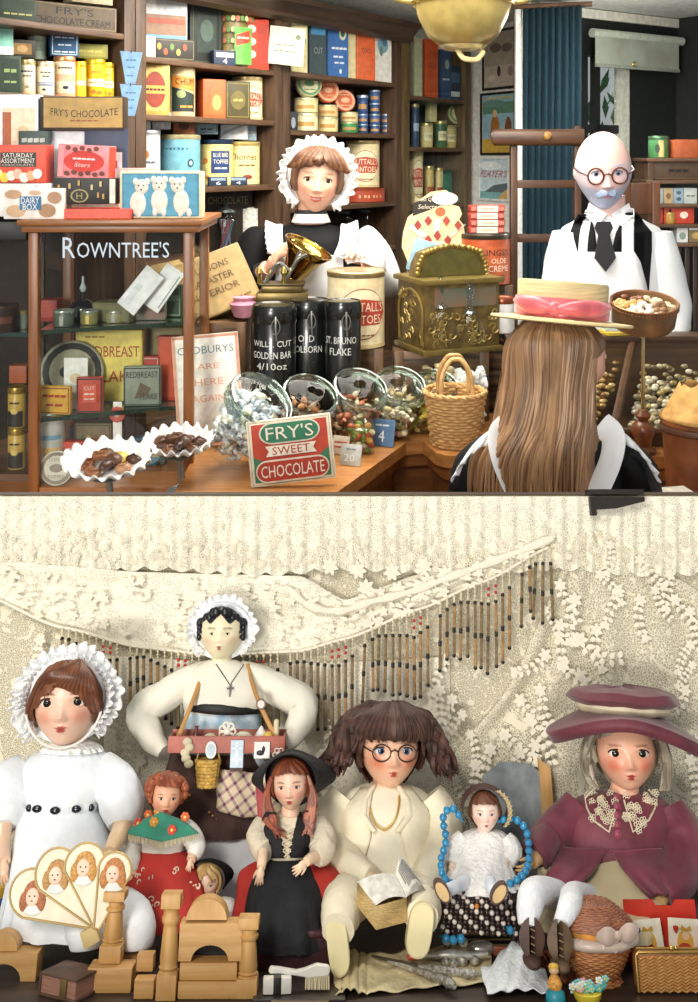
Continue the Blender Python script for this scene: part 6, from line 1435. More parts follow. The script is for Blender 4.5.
# valance
va = stage('lace_valance', 'gathered cream lace valance along the top of the display', 'lace')
def vf_(u, v):
    px = lerp(-30, 730, u); hem = 569+5*abs(math.sin(px*.13))+3*math.sin(px*.031)
    q = L(px, lerp(496.5, hem, v), .008+.010*v); 
    q.y -= (.004*math.sin(px*.42+1.5*math.sin(px*.03))+.003*nz(px*.05, v*3))*(.4+.6*v)+.003
    return q
va_o = MB().grid(vf_, 420, 12).build('pleated_lace', LACE1, va)
def rosette(m, c, r, n=5, sp=0, X=None, flat=.4):
    for k in range(n):
        a = 2*PI*k/n+sp; p = c+V(r*.62*math.cos(a), 0, r*.62*math.sin(a))
        m.tube([p+V(r*.36*math.cos(t), 0, r*.36*math.sin(t)) for t in [2*PI*i/7 for i in range(7)]], r*.11, 4, 0, X, .7, True)
random.seed(101); m = MB()
for i in range(330):
    px = random.uniform(-10, 708); py = 566-abs(random.gauss(0, 15)) 
    c = L(px, py, .024); rosette(m, c, random.uniform(.0035, .006), 5, random.uniform(0, 6))
m.build('lace_flower_edging', CREAM, va)
br = stage('shelf_bracket', 'dark iron bracket on the top edge of the lace backdrop', 'bracket')
q0, q1 = L(590, 497, .034), L(646, 511, .034)
MB().prism([(q0.x, q0.z), (q1.x, q0.z), (q1.x, q0.z-.006), ((q0.x+q1.x)/2, q1.z+.004), (q0.x+.008, q1.z+.002), (q0.x+.008, q1.z-.006), (q0.x, q1.z-.006)], q0.y, q0.y+.012).build('plate', M('#2a2420', .5, .5), br)
MB().box(q0.x, q1.x, q0.y, .0, TOPZ-.001, TOPZ+.006).build('hook', M('#2a2420', .5, .5), br)
# swag
SX = [-25, 60, 140, 210, 300, 345, 420, 480, 555]
SLO = [592, 628, 648, 656, 652, 640, 610, 584, 546]; SUP = [556, 566, 572, 574, 576, 600, 574, 556, 532]
def at(xs, ys, x):
    for i in range(len(xs)-1):
        if x <= xs[i+1]: 
            t = (x-xs[i])/(xs[i+1]-xs[i]); t = t*t*(3-2*t)*.4+t*.6
            return lerp(ys[i], ys[i+1], t)
    return ys[-1]
sw = stage('lace_swag', 'cream lace swag looped across the backdrop above the bead fringe', 'lace')
def sf_(u, v):
    px = lerp(-25, 555, u); py = lerp(at(SX, SUP, px), at(SX, SLO, px), v)
    q = L(px, py, .021); q.y -= .004*math.sin(v*9+px*.02)+.004*nz(px*.03, v*4, 2)+.002*nz(px*.12, v*12, 5); return q
MB().grid(sf_, 200, 20).build('draped_lace', LACE2, sw)
m = MB()
m.tube([L(px, at(SX, SLO, px)-1, .028) for px in range(-20, 556, 8)], .0022, 6)
m.build('cord_edge', CREAM, sw)
m = MB(); pts = [L(px, py, .03) for px, py in ((288, 588), (310, 606), (340, 611), (370, 602), (410, 592), (450, 577), (500, 559), (553, 538))]
m.tube(spl(pts, 8), [.004+.0025*math.sin(i*.5)**2 for i in range(57)], 8, flat=.7); m.build('rolled_edge', CREAM, sw)
random.seed(103); m = MB()
def leaf(m, c, a, l, w, X=None):
    d, n = V(math.cos(a), 0, math.sin(a)), V(-math.sin(a), 0, math.cos(a))
    pts = [c, c+d*l*.3+n*w, c+d*l*.7+n*w*.8, c+d*l, c+d*l*.7-n*w*.8, c+d*l*.3-n*w]
    m.add([p+V(0, -.0012 if i % 2 else -.0004, 0) for i, p in enumerate(pts)], [(0, 1, 2, 3), (0, 3, 4, 5)])
for i in range(170):
    px = random.uniform(0, 540); v = random.uniform(.1, .95); py = lerp(at(SX, SUP, px), at(SX, SLO, px), v)
    c = L(px, py, .0305); a = random.uniform(-.6, .6)+(0 if random.random() < .5 else PI)
    leaf(m, c, a, random.uniform(.008, .016), .0028)
    if i % 3 == 0:
        for k in range(5): leaf(m, c, a+k*1.26, .007, .0024)
for cx_, cy_ in ((358, 570), (366, 588), (392, 572), (398, 590), (424, 566), (428, 582), (330, 566), (445, 574)):
    for k in range(7): leaf(m, L(cx_, cy_, .026), k*.9+cx_, .013, .0035)
m.build('lace_leaf_pattern', CREAM, sw)
# net panel showing between
nt_ = stage('net_curtain', 'plain greyish net hanging behind the swag', 'net')
MB().grid(lambda u, v: L(lerp(-30, 730, u), lerp(530, 905, v), .004+.002*math.sin(u*90)*v), 160, 6).build('net', LACE3, nt_)
# lace drapes
dp = stage('lace_drape', 'floral cream lace gathered at the top and fanning down beside the velvet hat', 'lace')
EL = spl([V(575, 533, 0), V(548, 600, 0), V(505, 690, 0), V(446, 765, 0), V(425, 850, 0), V(420, 905, 0)], 6); ER = spl([V(603, 530, 0), V(650, 566, 0), V(705, 600, 0), V(735, 680, 0), V(735, 800, 0), V(735, 905, 0)], 6)
def df(u, v):
    i = v*(len(EL)-1); k = min(int(i), len(EL)-2); f = i-k
    a, b = EL[k].lerp(EL[k+1], f), ER[k].lerp(ER[k+1], f); p = a.lerp(b, u)
    q = L(p.x, p.y, .012); q.y -= .006*math.sin(u*26+v*2)*min(1, .3+v*1.5)*(1-.5*v)+.004*nz(u*6, v*4)+.005; return q
MB().grid(df, 140, 40).build('draped_lace', lace_mat('drape_lace', '#e2dac2', 300, .10, .42, 26, .62), dp)
random.seed(107); m = MB()
def sprig(px, py, s, v=.027):
    c = L(px, py, v); r0 = random.uniform(0, 6)
    for k in range(6): leaf(m, c, r0+k*PI/3+.2*math.sin(k*7), .0098*s, .003*s)
    a = random.uniform(-2.4, -.7); p = c
    for k in range(5):
        p = p+V(math.cos(a), 0, math.sin(a))*.010*s; leaf(m, p, a+1.1, .009*s, .003*s); leaf(m, p, a-1.1, .009*s, .003*s); a += random.uniform(-.3, .3)
    if random.random() < .6:
        for k in range(5): leaf(m, p, k*1.26, .007*s, .0026*s)
for px, py, s in ((560, 585, 1), (575, 600, 1.1), (600, 575, .9), (618, 590, 1), (640, 600, 1), (655, 590, .8), (675, 600, 1), (690, 612, .9), (560, 625, 1), (580, 640, 1.2), (596, 630, 1), (545, 655, 1), (563, 665, 1.1), (580, 675, 1), (540, 690, 1), (520, 700, 1), (530, 720, 1.1), (505, 735, 1), (520, 752, 1), (490, 750, 1), (475, 765, .9), (500, 775, .9), (690, 645, .8), (685, 690, .9), (692, 665, .7), (535, 745, 1), (455, 780, .8), (610, 545, .8), (640, 560, .9), (670, 575, .9), (545, 610, .8), (470, 735, .8), (462, 715, .8), (690, 760, .9), (440, 740, .8)): sprig(px, py, s)
m.build('lace_flower_pattern', CREAM, dp)
d2_ = stage('lace_drape', 'cream lace panel hanging behind the tray seller and the curly haired doll', 'lace')
MB().grid(lambda u, v: (lambda q: V(q.x, q.y-.003*math.sin(u*60+v*3)-.003*nz(u*9, v*4)-.002, q.z))(L(lerp(105, 450, u), lerp(655+8*math.sin(u*3), 905, v), .008)), 150, 14).build('draped_lace', LACE2, d2_)
random.seed(109); m = MB()
for px, py in ((118, 700), (130, 730), (112, 745), (310, 740), (325, 760), (315, 700), (440, 690), (430, 720), (452, 700), (445, 660), (320, 720), (305, 770), (140, 760), (60, 655), (40, 640)): sprig(px, py, .9, .024)
m.build('lace_flower_pattern', CREAM, d2_)
# bead fringe: bamboo tubes and dark beads on threads, hanging from the swag's edge
bf = stage('bead_fringe', 'hanging fringe of bamboo tubes and dark beads below the lace swag', 'bead fringe')
random.seed(111)
FM = [M('#d8caa6', .6), M('#806a48', .5, var=.2, vs=200), M('#a47e50', .5, var=.2, vs=200), M('#241a16', .25), M('#c0392f', .3)]
px = 62; n = 0
while px < 552:
    if 203 < px < 243: px = 243
    if 60 < (px-62) % 78 < 67: px += 6
    y0 = at(SX, SLO, px)-1; ph = ((px-62) % 78)/78
    st = y0+10+34*abs(ph-.05 if ph < .5 else 1-ph)*(1.0 if px > 200 else .8)
    sl_ = random.choice((25, 27, 29)) if px > 200 else random.choice((22, 25, 27)); sl_ *= .75+.35*math.sin(PI*ph)
    m = MB(); tw = random.uniform(-3, 3) if 350 < px < 380 or px > 525 else random.uniform(-1, 1)
    k = SK(650, .032); vv = .034
    def pt(y): return L(px+tw*(y-y0)/60, y, vv)
    m.tube([pt(y0), pt(st)], .0006, 5, 0)
    rb_ = 35 < (px-62) % 78 < 50
    for q in range(4):
        yy = lerp(y0+3, st-3, q/3); m.ell(pt(yy), .0017 if not rb_ else .0024, 7, 5, 4 if rb_ and q in (1, 2) else 0)
    y = st
    for sgm in range(2):
        m.ell(pt(y), .0028, 8, 6, 3); m.tube([pt(y+1.5), pt(y+sl_)], .0021, 7, random.choice((1, 1, 1, 2)))
        m.ell(pt(y+sl_+1.5), .0028, 8, 6, 3); y += sl_+4
    m.build('strand', FM, bf); n += 1
    px += 6.9
# ================================================================ the dolls
BV = {}
class Doll:
    def __init__(s, name, label, px, py, v, cat='doll', group=None):
        s.v = v; r = S(px, py, v); s.r = r
        s.o = thing(name, label, cat, SM @ T(*r), group)
    def Q(s, px, py, dv=0): return S(px, py, s.v+dv)-s.r
    def head(s, px, py, hh, face, dv=.02, yaw=0, pitch=4, roll=0, eyes='#5a4030', er=.15, neck=None, lash='#3a241a', sz=.89):
        k = SK(py, s.v+dv)*hh; s.k = k
        s.HX = T(*s.Q(px, py, dv)) @ RY(roll) @ RZ(yaw) @ RX(pitch) @ SCL(k, k, k*sz)
        b = skinmb(); face.add(b, s.HX)
        if neck:
            b.tube([s.HX @ V(0, .1, -.6), s.Q(neck[0], neck[1], dv*.6)], [k*.34, k*.38], 14)
        fillc(b, face.skin)
        h = b.build('head', vcol(.4, .15, name='glazed_bisque'), s.o)
        face.eyes(h, s.HX, eyes, er, lash=lash)
        s.face = face; s.h = h; return h
    def loft(s, name, secs, mat, seg=44, n=6, **k):
        th = k.pop('th', 0)
        out = []
        for q in secs:
            px, py, dv, rx, ry = q[:5]; p = s.Q(px, py, dv); kk = SK(py, s.v+dv)
            out.append((*p, rx*kk, ry*kk)+tuple(q[5:]))
        o = loft(MB(), out, seg, n, **k).build(name, mat, s.o)
        if th: solid(o, th)
        return o
    def tube(s, name, pts, rad, mat, n=6, seg=16, **k):
        kk = SK(pts[0][1], s.v); P_ = spl([s.Q(*p) for p in pts], n); N_ = len(P_)
        return loft(MB(), [(0, 0, 0, 1, 1)]*2) and MB().tube(P_, [interp(rad, i/(N_-1))*kk for i in range(N_)], seg, **k).build(name, mat, s.o)
    def sleeve(s, name, pts, rad, mat, nzs=.07, nfold=0):
        kk = SK(pts[0][1], s.v); P_ = spl([s.Q(*p) for p in pts], 5); N_ = len(P_); m = MB(); seg = 26; vs = []
        for i in range(N_):
            t = (P_[min(i+1, N_-1)]-P_[max(i-1, 0)]).normalized(); u = (V(0, 1, 0)-t*t.y).normalized(); w = t.cross(u); r = interp(rad, i/(N_-1))*kk
            for k in range(seg):
                a = 2*PI*k/seg; f = 1+nzs*nz(2.2*math.cos(a)+7*rad[0], 2.2*math.sin(a), i*.35)+nfold*math.sin(9*a)*(i/N_)
                vs.append(P_[i]+(w*math.cos(a)+u*math.sin(a))*r*f)
        fs = [(j*seg+k, j*seg+(k+1) % seg, (j+1)*seg+(k+1) % seg, (j+1)*seg+k) for j in range(N_-1) for k in range(seg)]+[list(range(seg)), [(N_-1)*seg+k for k in range(seg)]]
        m.add(vs, fs); return m.build(name, mat, s.o)
    def arm(s, name, pts, rad, skin, hx, L_, side, to, palm=(0, 1, 0), curl=(18, 22, 18), thumb=35):
        kk = SK(pts[0][1], s.v); P_ = spl([s.Q(*p) for p in pts], 5); N_ = len(P_)
        m = MB().tube(P_, [interp(rad, i/(N_-1))*kk for i in range(N_)], 14)
        hand(m, frame(P_[-1], to, palm), L_*kk, side, curl, thumb=thumb)
        return m.build(name, M(skin, .35, coat=.3, var=.04), s.o)
    def hair(s, mat, thick, keep, wave=.03, nw=22):
        return cap_hair(s.face, s.HX, thick, keep, wave, nw).build('hair', mat, s.o)
    def H(s, x, y, z): return s.HX @ V(x, y, z)
    def on(s, objs, px, py, off=.001):               # the point of the doll's own cloth under a pixel
        from mathutils.bvhtree import BVHTree
        o = CL-s.r; dr = (S(px, py, 0)-CL).normalized(); best = None
        for ob in (objs if isinstance(objs, (list, tuple)) else [objs]):
            if ob.name not in BV: BV[ob.name] = BVHTree.FromPolygons([v.co for v in ob.data.vertices], [tuple(p.vertices) for p in ob.data.polygons])
            h = BV[ob.name].ray_cast(o, dr)
            if h[0] is not None and (best is None or h[3] < best[1]): best = (h[0], h[3])
        return (best[0] if best else s.Q(px, py, .03))-dr*off
def hairm(c, c2): return M(c, .4, var=.3, vs=70, stretch=(1, 1, .2), col2=c2)
WCOT = M('#e9edf0', .85, var=.03, vs=14, bump=.35, bs=90)
WCOT2 = M('#e6e4dc', .85, var=.04, vs=14, bump=.35, bs=90)
# ------------------------------------------------ 1: white dress and bonnet
d = Doll('doll', 'bisque doll in white dress and frilled bonnet holding a picture fan', 70, 921, .12)
f = Face(.75, '#ecc4aa', '#d87c60', '#b8443a', '#74442c', blushk=.6, lipw=.75, eyex=.33, eyez=.1)
d.head(68, 702, 43, f, .03, 4, 2, -2, '#2c1a12', .18, (72, 752))
d.hair(hairm('#6a3c22', '#8a5432'), lambda x, y, z: .08+.05*ss(.3, .9, z), lambda x, y, z: z > .50-.9*max(0, -x-.1)-.25*abs(x) or (abs(x) > .58 and y < .35 and z > -.6) or y > .15, .02)
random.seed(5); pth = []
for i in range(40):
    t = i/39; x0 = lerp(.35, -.1, t)
    pth.append([d.H(.30, -.45, 1.02), d.H(lerp(.62, -.2, t), -.78, lerp(.62, .80, t)), d.H(lerp(.72, -.55, t), -.84+.25*t, lerp(.35, .60, t)), d.H(lerp(.80, -.80, t), -.55+.1*t, lerp(.0, .1, t)-.1*random.random()), d.H(lerp(.80, -.86, t), -.3, lerp(-.3, -.35, t))])
locks(pth, .0045, 6, .6).build('fringe', [M(c, .4, var=.2, vs=60) for c in ('#6a3c22', '#7d4a2a', '#5a3220')], d.o)
MB().lathe([(1.05, -.45), (1.1, -.1), (1.05, .35), (.78, .7), (.4, .86), (.02, .9)], 48, X=d.HX @ T(0, .3, .15) @ RX(-78)).build('bonnet_crown', WCOT, d.o)
def bon(HX, r0, w, nw, a0=2.45, y0=-.1, cz=.12, wob=.05, yo=-.16):
    def g(u, v):
        a = lerp(-a0, a0, u); q = 2*PI*nw*u+5*nz(u*11, r0); wb_ = wob*(1+1.1*nz(u*23, 3)); rr = r0+w*v*(1+.5*nz(u*8, 7))
        return HX @ V((rr+wb_*v*math.sin(q))*math.sin(a), y0+yo*v+wb_*1.3*v*math.cos(q)+.1*math.cos(a), cz+(rr+wb_*v*math.sin(q))*math.cos(a))
    return g
solid(MB().grid(bon(d.HX, .98, .26, 24), 260, 7).build('bonnet_frill', LACEW, d.o), .002)
solid(MB().grid(bon(d.HX, .9, .16, 30, 2.4, -.25, .1), 260, 5).build('bonnet_inner_frill', LACEW, d.o), .0015)
MB().tube([d.H(math.sin(a)*.86, -.3-.38*math.cos(a*.6)*.6, .05-1.02*math.cos(a)*.98) for a in [lerp(-1.35, 1.35, k/20) for k in range(21)]], .0016, 6).build('chin_tape', WCOT2, d.o)
bd_ = d.loft('dress_bodice', [(72, 748, .02, 22, 18), (70, 756, .02, 40, 24), (66, 772, .02, 52, 32), (62, 795, .02, 43, 32), (60, 808, .02, 37, 28)], WCOT, nzs=.03)
sk_ = d.loft('skirt', [(60, 806, .02, 37, 28), (61, 825, .03, 44, 34), (63, 850, .045, 50, 42), (66, 885, .065, 58, 48), (68, 912, .075, 65, 54), (68, 925, .075, 66, 56)], WCOT, 64, 6, fold=.05, nf=17, f0=.1)
d.sleeve('sleeve', [(28, 768, .02), (12, 785, .03), (3, 810, .04), (2, 828, .05)], [15, 25, 26, 15], WCOT, .12)
d.sleeve('sleeve', [(100, 766, .02), (116, 786, .03), (122, 808, .04), (122, 826, .05)], [15, 21, 21, 13], WCOT, .12)
d.arm('arm', [(3, 822, .05), (2, 845, .06), (4, 862, .08)], [9, 8, 6], '#e4bfa0', 0, 24, -1, (.1, -.2, -1))
d.arm('arm', [(124, 822, .05), (116, 840, .075), (110, 852, .09)], [9, 8, 6], '#e4c49c', 0, 22, 1, (-.5, -.2, -.5))
m = MB(); m.tube([d.on([bd_, sk_], px, 811-abs(px-58)*.1, .0005) for px in range(24, 98, 4)], .0055, 8, flat=.35); bl_ = m.build('belt', M('#dfe4e8', .7), d.o)
m = MB()
for px in (29, 37, 55, 76, 91): m.ell(d.on([bl_, bd_, sk_], px, 811-abs(px-58)*.1, .001), (.0062 if 30 < px < 80 else .004, .002, .004), 12, 8)
m.build('bead', M('#15151e', .15), bl_)
d.loft('frill_collar', [(72, 742, .025, 20, 17), (72, 746, .025, 27, 22), (72, 751, .025, 30, 24)], LACEW, 60, 4, fold=.08, nf=20, f0=0, th=.001)
for px, py in ((86, 938), (136, 934)): d.tube('leg', [(px-14, 905, .08), (px-4, 918, .115), (px, 932, .135), (px, 948, .138)], [15, 19, 18, 14], WCOT)
# the fan
fn = stage('picture_fan', 'folding fan of four cream paper leaves printed with children\'s heads', 'fan', None, L(98, 926, .285))
pv = L(98, 926, .285)
FC = M('#ece2c8', .7, var=.05, vs=60)
for i, (tx, ty, w, hc) in enumerate(((22, 884, 20, '#a8643c'), (50, 858, 20, '#b88a50'), (84, 848, 19, '#c8924c'), (120, 856, 16, '#b87a40'))):
    tip = L(tx, ty, .275+.003*i)-pv; ln = tip.length; kk = SK(880, .27)
    a = math.atan2(tip.z, tip.x)
    X = T(0, -.002*i, 0) @ RY(-math.degrees(a)) 
    w *= kk
    n_ = 24; out = [(0, .003), (ln*.45, w*.62)]+[(ln*.82+ln*.26*math.cos(t), w*1.02*math.sin(t)) for t in [PI*.5-PI*k/12 for k in range(13)]]+[(ln*.45, -w*.62), (0, -.003)]
    X = X @ RX(4)
    bl = MB().prism([(x, z) for x, z in out], -.0008, .0008, X=X).build('fan_leaf', FC, fn)
    m = MB(); m.tube([X @ V(x, -.001, z) for x, z in out], .0012, 6, closed=True); m.build('gilt_edge', M('#b89a5c', .5), bl)
    U = X @ T(ln*.80, -.0012, 0) @ RY(math.degrees(a)-0)   # upright again for the portrait
    m = MB(); m.ell((0, 0, .0), (.0115, .0011, .013), 16, 8, 0, U); m.ell((-.0015, -.001, -.002), (.0068, .0011, .0082), 14, 8, 1, U)
    for e in (-1, 1): m.ell((-.0015+e*.0027, -.0022, -.001), (.001, .0004, .0008), 6, 4, 2, U); m.ell((e*.009-.001, -.0004, -.006), (.005, .001, .009), 10, 6, 0, U)
    m.ell((-.0015, -.0022, -.0052), (.0016, .0004, .0007), 6, 4, 3, U); m.ell((0, -.0003, -.0135), (.010, .001, .005), 12, 6, 4, U)
    m.build('child_portrait', [M(hc, .6, var=.2, vs=400), M('#eecdb4', .6), M('#4a3428', .6), M('#b85a4c', .6), M('#dfe2dc', .7)], bl)
MB().box(-.012, .006, -.004, .004, -.012, .004, .002, X=T(-.006, 0, -.004) @ RY(-25)).build('ribbon_knot', M('#c8b078', .6), fn)
# ------------------------------------------------ 2: wooden tray seller
d = Doll('doll', 'wooden pedlar doll with painted black hair wearing a tray of wares', 222, 905, .043)
def blk(c, x, y, z): return mix(c, C('#16161a'), 1 if (z > .52-.35*abs(x)*0+.16*math.cos(9*x) or abs(x) > .66 and z > -.1+.1*math.cos(20*z)) else 0)
f = Face(.95, '#eadfba', '#e0a890', '#b0524a', '#3a3430', nose=.25, blushk=.4, lipw=.45, lipk=.9, eyex=.27, eyez=.0, extra=blk, browk=.7)
d.head(222, 632, 28, f, .02, 0, 2, 0, '#16120f', .075, (222, 668))
m = MB()
for sx_ in (-1, 1):
    for k in range(6): m.ell(d.H(sx_*(.16+.12*k), -.62+.09*k, .78-.10*k+.06*(k % 2)), (.0058, .004, .0068), 10, 7)
    for k in range(4): m.ell(d.H(sx_*.78, -.2, .35-.17*k), (.004, .004, .005), 9, 6)
m.build('hair', M('#16161a', .35), d.o)
solid(MB().grid(bon(d.HX, .98, .26, 20, 2.5, .0, .12), 200, 6).build('bonnet_frill', LACEW, d.o), .0015)
MB().lathe([(1.08, -.4), (1.05, .2), (.6, .7), (.02, .85)], 40, X=d.HX @ T(0, .35, .1) @ RX(-80)).build('bonnet_crown', WCOT, d.o)
BL2 = M('#e8e3d2', .85, var=.05, vs=12, bump=.4, bs=60)
bz_ = d.loft('blouse', [(222, 660, .01, 14, 12), (223, 668, .01, 30, 18), (224, 682, .01, 43, 24), (224, 700, .012, 42, 26), (222, 712, .012, 36, 22)], BL2, nzs=.05)
d.sleeve('sleeve', [(208, 674, .005), (190, 680, .01), (165, 696, .015), (142, 712, .02), (152, 738, .03), (164, 752, .04)], [12, 13, 15, 15, 12, 7], BL2, .12)
d.sleeve('sleeve', [(240, 674, .005), (258, 679, .01), (283, 692, .015), (303, 705, .02), (296, 730, .03), (284, 746, .04)], [12, 13, 15, 15, 12, 7], BL2, .12)
us_ = None
m = MB(); m.tube([d.on(bz_, px, 708+.05*(px-190), .001) for px in range(189, 262, 4)], [.003+.0035*math.sin(PI*min(1, (i+2)/20)) for i in range(19)], 8, flat=.4); m.build('sash', M('#14120f', .6), d.o)
d.loft('underskirt', [(222, 706, .012, 36, 19), (222, 740, .012, 40, 20), (222, 780, .014, 44, 22)], M('#8fb0c4', .85, var=.4, vs=40, col2='#dfe6e8'), nzs=.05)
d.loft('skirt', [(215, 752, .012, 44, 28), (214, 790, .015, 54, 30), (214, 832, .018, 60, 32)], M('#4a342e', .9, var=.2, vs=40, bump=.5, bs=120), 56, 6, fold=.06, nf=13)
d.loft('petticoat', [(226, 828, .012, 50, 28), (228, 860, .014, 53, 30), (228, 904, .016, 55, 31)], WCOT, 56, 5, fold=.08, nf=12)
# checked shawl hanging in front
pm, nt, bs_ = nodes('checked_cloth'); Lk = nt.links.new
tc = N(nt, 'ShaderNodeTexCoord'); mp = N(nt, 'ShaderNodeMapping'); mp.inputs['Rotation'].default_value = (0, R(35), 0); mp.inputs['Scale'].default_value = (85, 85, 85)
Lk(tc.outputs['Object'], mp.inputs['Vector']); sx_ = N(nt, 'ShaderNodeSeparateXYZ'); Lk(mp.outputs[0], sx_.inputs[0])
def stripe(o, w):
    a = N(nt, 'ShaderNodeMath', operation='FRACT'); b = N(nt, 'ShaderNodeMath', operation='LESS_THAN'); b.inputs[1].default_value = w
    Lk(o, a.inputs[0]); Lk(a.outputs[0], b.inputs[0]); return b.outputs[0]
ad = N(nt, 'ShaderNodeMath', operation='ADD'); Lk(stripe(sx_.outputs[0], .3), ad.inputs[0]); Lk(stripe(sx_.outputs[2], .3), ad.inputs[1])
hf = N(nt, 'ShaderNodeMath', operation='MULTIPLY'); hf.inputs[1].default_value = .5; Lk(ad.outputs[0], hf.inputs[0])
mxc = N(nt, 'ShaderNodeMix'); mxc.data_type = 'RGBA'; Lk(hf.outputs[0], mxc.inputs[0]); mxc.inputs[6].default_value = lin('#e0cfae'); mxc.inputs[7].default_value = lin('#7a3f6a')
Lk(mxc.outputs[2], bs_.inputs['Base Color']); bs_.inputs['Roughness'].default_value = .9
m = MB().grid(lambda u, v: d.Q(lerp(210+6*v, 268+14*v, u)+4*math.sin(3*v), lerp(768, 815-12*abs(u-.4), v)+6*u, .055+.005*math.sin(7*u)), 20, 14); solid(m.build('checked_apron', pm, d.o), .002)
m = MB().grid(lambda u, v: d.Q(lerp(256, 276, u)+3*v, lerp(785, 834, v), .05+.004*math.sin(6*u)), 10, 8); solid(m.build('pink_panel', M('#b8545c', .85, var=.15, vs=80), d.o), .002)
m = MB()
for k in range(22): m.ell(d.Q(190+k*1.9, 795+k*1.7, .051+.0002*k), (.0022, .0018, .0016), 7, 5, k % 2)
m.build('shawl_fringe', [M('#c8a04c', .8), M('#4a2f28', .8)], d.o)
m = MB(); q = d.on(bz_, 230, 690, .002)
m.box(-.001, .001, -.001, .001, -.008, .007, 0, 0, T(*q)).box(-.0045, .0045, -.001, .001, .001, .003, 0, 0, T(*q))
m.tube([d.on(bz_, px, 690-abs(px-230)*1.5-5, .0008) for px in range(216, 245, 2)], .0006, 5); m.build('cross_necklace', M('#3a3230', .3, .8), d.o)
# tray hung from the doll's neck
ty = stage('pedlar_tray', 'pink wooden pedlar tray hung on tan straps from the wooden doll', 'tray', None, L(226, 752, .12)); to_ = L(226, 752, .12)
def tq(px, py, v=.12): return L(px, py, v)-to_
x0, x1, zt, zb_ = tq(168, 745).x, tq(285, 745).x, tq(0, 736).z, tq(0, 753).z
TRW = M('#a85c4c', .5, var=.15, vs=40)
MB().box(x0, x1, -.002, .002, zb_, zt, .001).build('front_board', TRW, ty)
MB().box(x0, x1, .002, .035, zb_+.002, zb_+.005).build('tray_floor', TRW, ty); MB().box(x0, x1, .033, .036, zb_, zt+.003, .001).build('back_board', TRW, ty)
for x in (x0, x1-.003): MB().box(x, x+.003, .002, .034, zb_, zt, .001).build('end_board', TRW, ty)
for pts in (((206, 664, .06), (195, 695, .09), (178, 738, .112)), ((247, 664, .06), (258, 700, .095), (276, 738, .112))):
    MB().tube(spl([L(*p)-to_ for p in pts], 8), .0028, 8, flat=.35).build('strap', M('#b8884c', .5), ty)
m = MB().lathe([(.0062, -.0012), (.0066, 0), (.0062, .0012)], 20, X=T(*tq(261, 704, .103)) @ RX(90)); m.lathe([(.0045, -.0018), (.0045, .0018)], 16, 1, T(*tq(261, 704, .103)) @ RX(90)); m.build('brooch', [M('#4a3c34', .3, .6), M('#d8c8bc', .4)], ty)
def trinket(label, fn_, px, py, v, mats, cat='trinket', name='trinket', gap=None):
    m = MB(); fn_(m); o = m.build(name, mats, None, SM @ T(*L(px, py, v))); tag(o, label, cat, gap); return o
GL = M('#c8a24c', .3, .7)
zt_ = 733
trinket('dark red tiny bottle standing in the pedlar tray', lambda m: m.lathe([(.006, 0), (.0065, .006), (.003, .011), (.002, .015), (.0028, .017)], 14), 196, 741, 0.105, M('#6a2a28', .2), 'bottle', 'tiny_bottle')
trinket('white starry rosette lying in the middle of the pedlar tray', lambda m: [rosette(m, V(0, 0, .006), .011, 7), m.ell((0, 0, .006), (.005, .004, .005), 10, 6)], 227, 737, 0.112, M('#e8e2d2', .6), 'rosette', 'paper_rosette')
trinket('cream shell in the pedlar tray beside the bottle', lambda m: m.ell((0, 0, .004), (.008, .006, .005), 12, 8), 210, 741, 0.108, M('#ddd0ae', .5), 'shell', 'shell')
trinket('white cone shaped lace piece near the tray end', lambda m: m.lathe([(.011, 0), (.007, .008), (.001, .017)], 16), 261, 741, 0.108, M('#e6e2d6', .7), 'ornament', 'lace_cone')
trinket('pale candle standing at the tray end', lambda m: m.lathe([(.0035, 0), (.0035, .026), (.001, .028)], 12), 276, 744, 0.108, M('#d8cca8', .5), 'candle', 'tiny_candle')
trinket('yellow knitted ball behind the tray front', lambda m: m.ell((0, 0, .005), (.006, .006, .006), 12, 8), 268, 741, 0.115, M('#d8b050', .7), 'ball', 'yarn_ball')
trinket('cream lace bundle on the tray beside the rosette', lambda m: m.ell((0, 0, .005), (.011, .006, .006), 12, 8), 243, 741, 0.108, M('#e2dac2', .8, bump=.8, bs=300), 'lace', 'lace_bundle')
# hung on the tray's front
trinket('oval white cameo hanging on the tray front', lambda m: [m.lathe([(.95, -.5), (1, 0), (.95, .5)], 24, 0, SCL(.0072, .002, .010) @ RX(90)), m.lathe([(.7, -.6), (.7, .6)], 24, 1, SCL(.0072, .002, .010) @ RX(90))], 211, 750, 0.124, [M('#d8d8d4', .4), M('#b8c4cc', .5)], 'cameo', 'cameo')
trinket('pale blue checked card hanging on the tray front', lambda m: [m.box(-.008, .008, -.001, .001, -.017, .013, 0, 0), m.box(-.0015, .0015, -.0014, 0, -.015, .011, 0, 1), m.box(-.007, .007, -.0014, 0, .003, .005, 0, 1), m.box(-.007, .007, -.0014, 0, -.009, -.007, 0, 1), m.box(-.008, .008, -.001, .0012, -.021, -.017, 0, 2)], 237, 752, 0.124, [M('#c4d4e0', .6), M('#dfe8ee', .6), M('#4a3028', .6)], 'card', 'needle_card')
trinket('small white card with a black cat shape on the tray front', lambda m: [m.box(-.0098, .0098, -.001, .001, -.009, .009, 0, 0), m.ell((-.002, -.0012, -.003), (.005, .0008, .003), 10, 6, 1), m.ell((.002, -.0012, .001), (.002, .0008, .0035), 8, 6, 1)], 262, 750, 0.124, [M('#e6e6e2', .6), M('#17171a', .5)], 'card', 'picture_card')
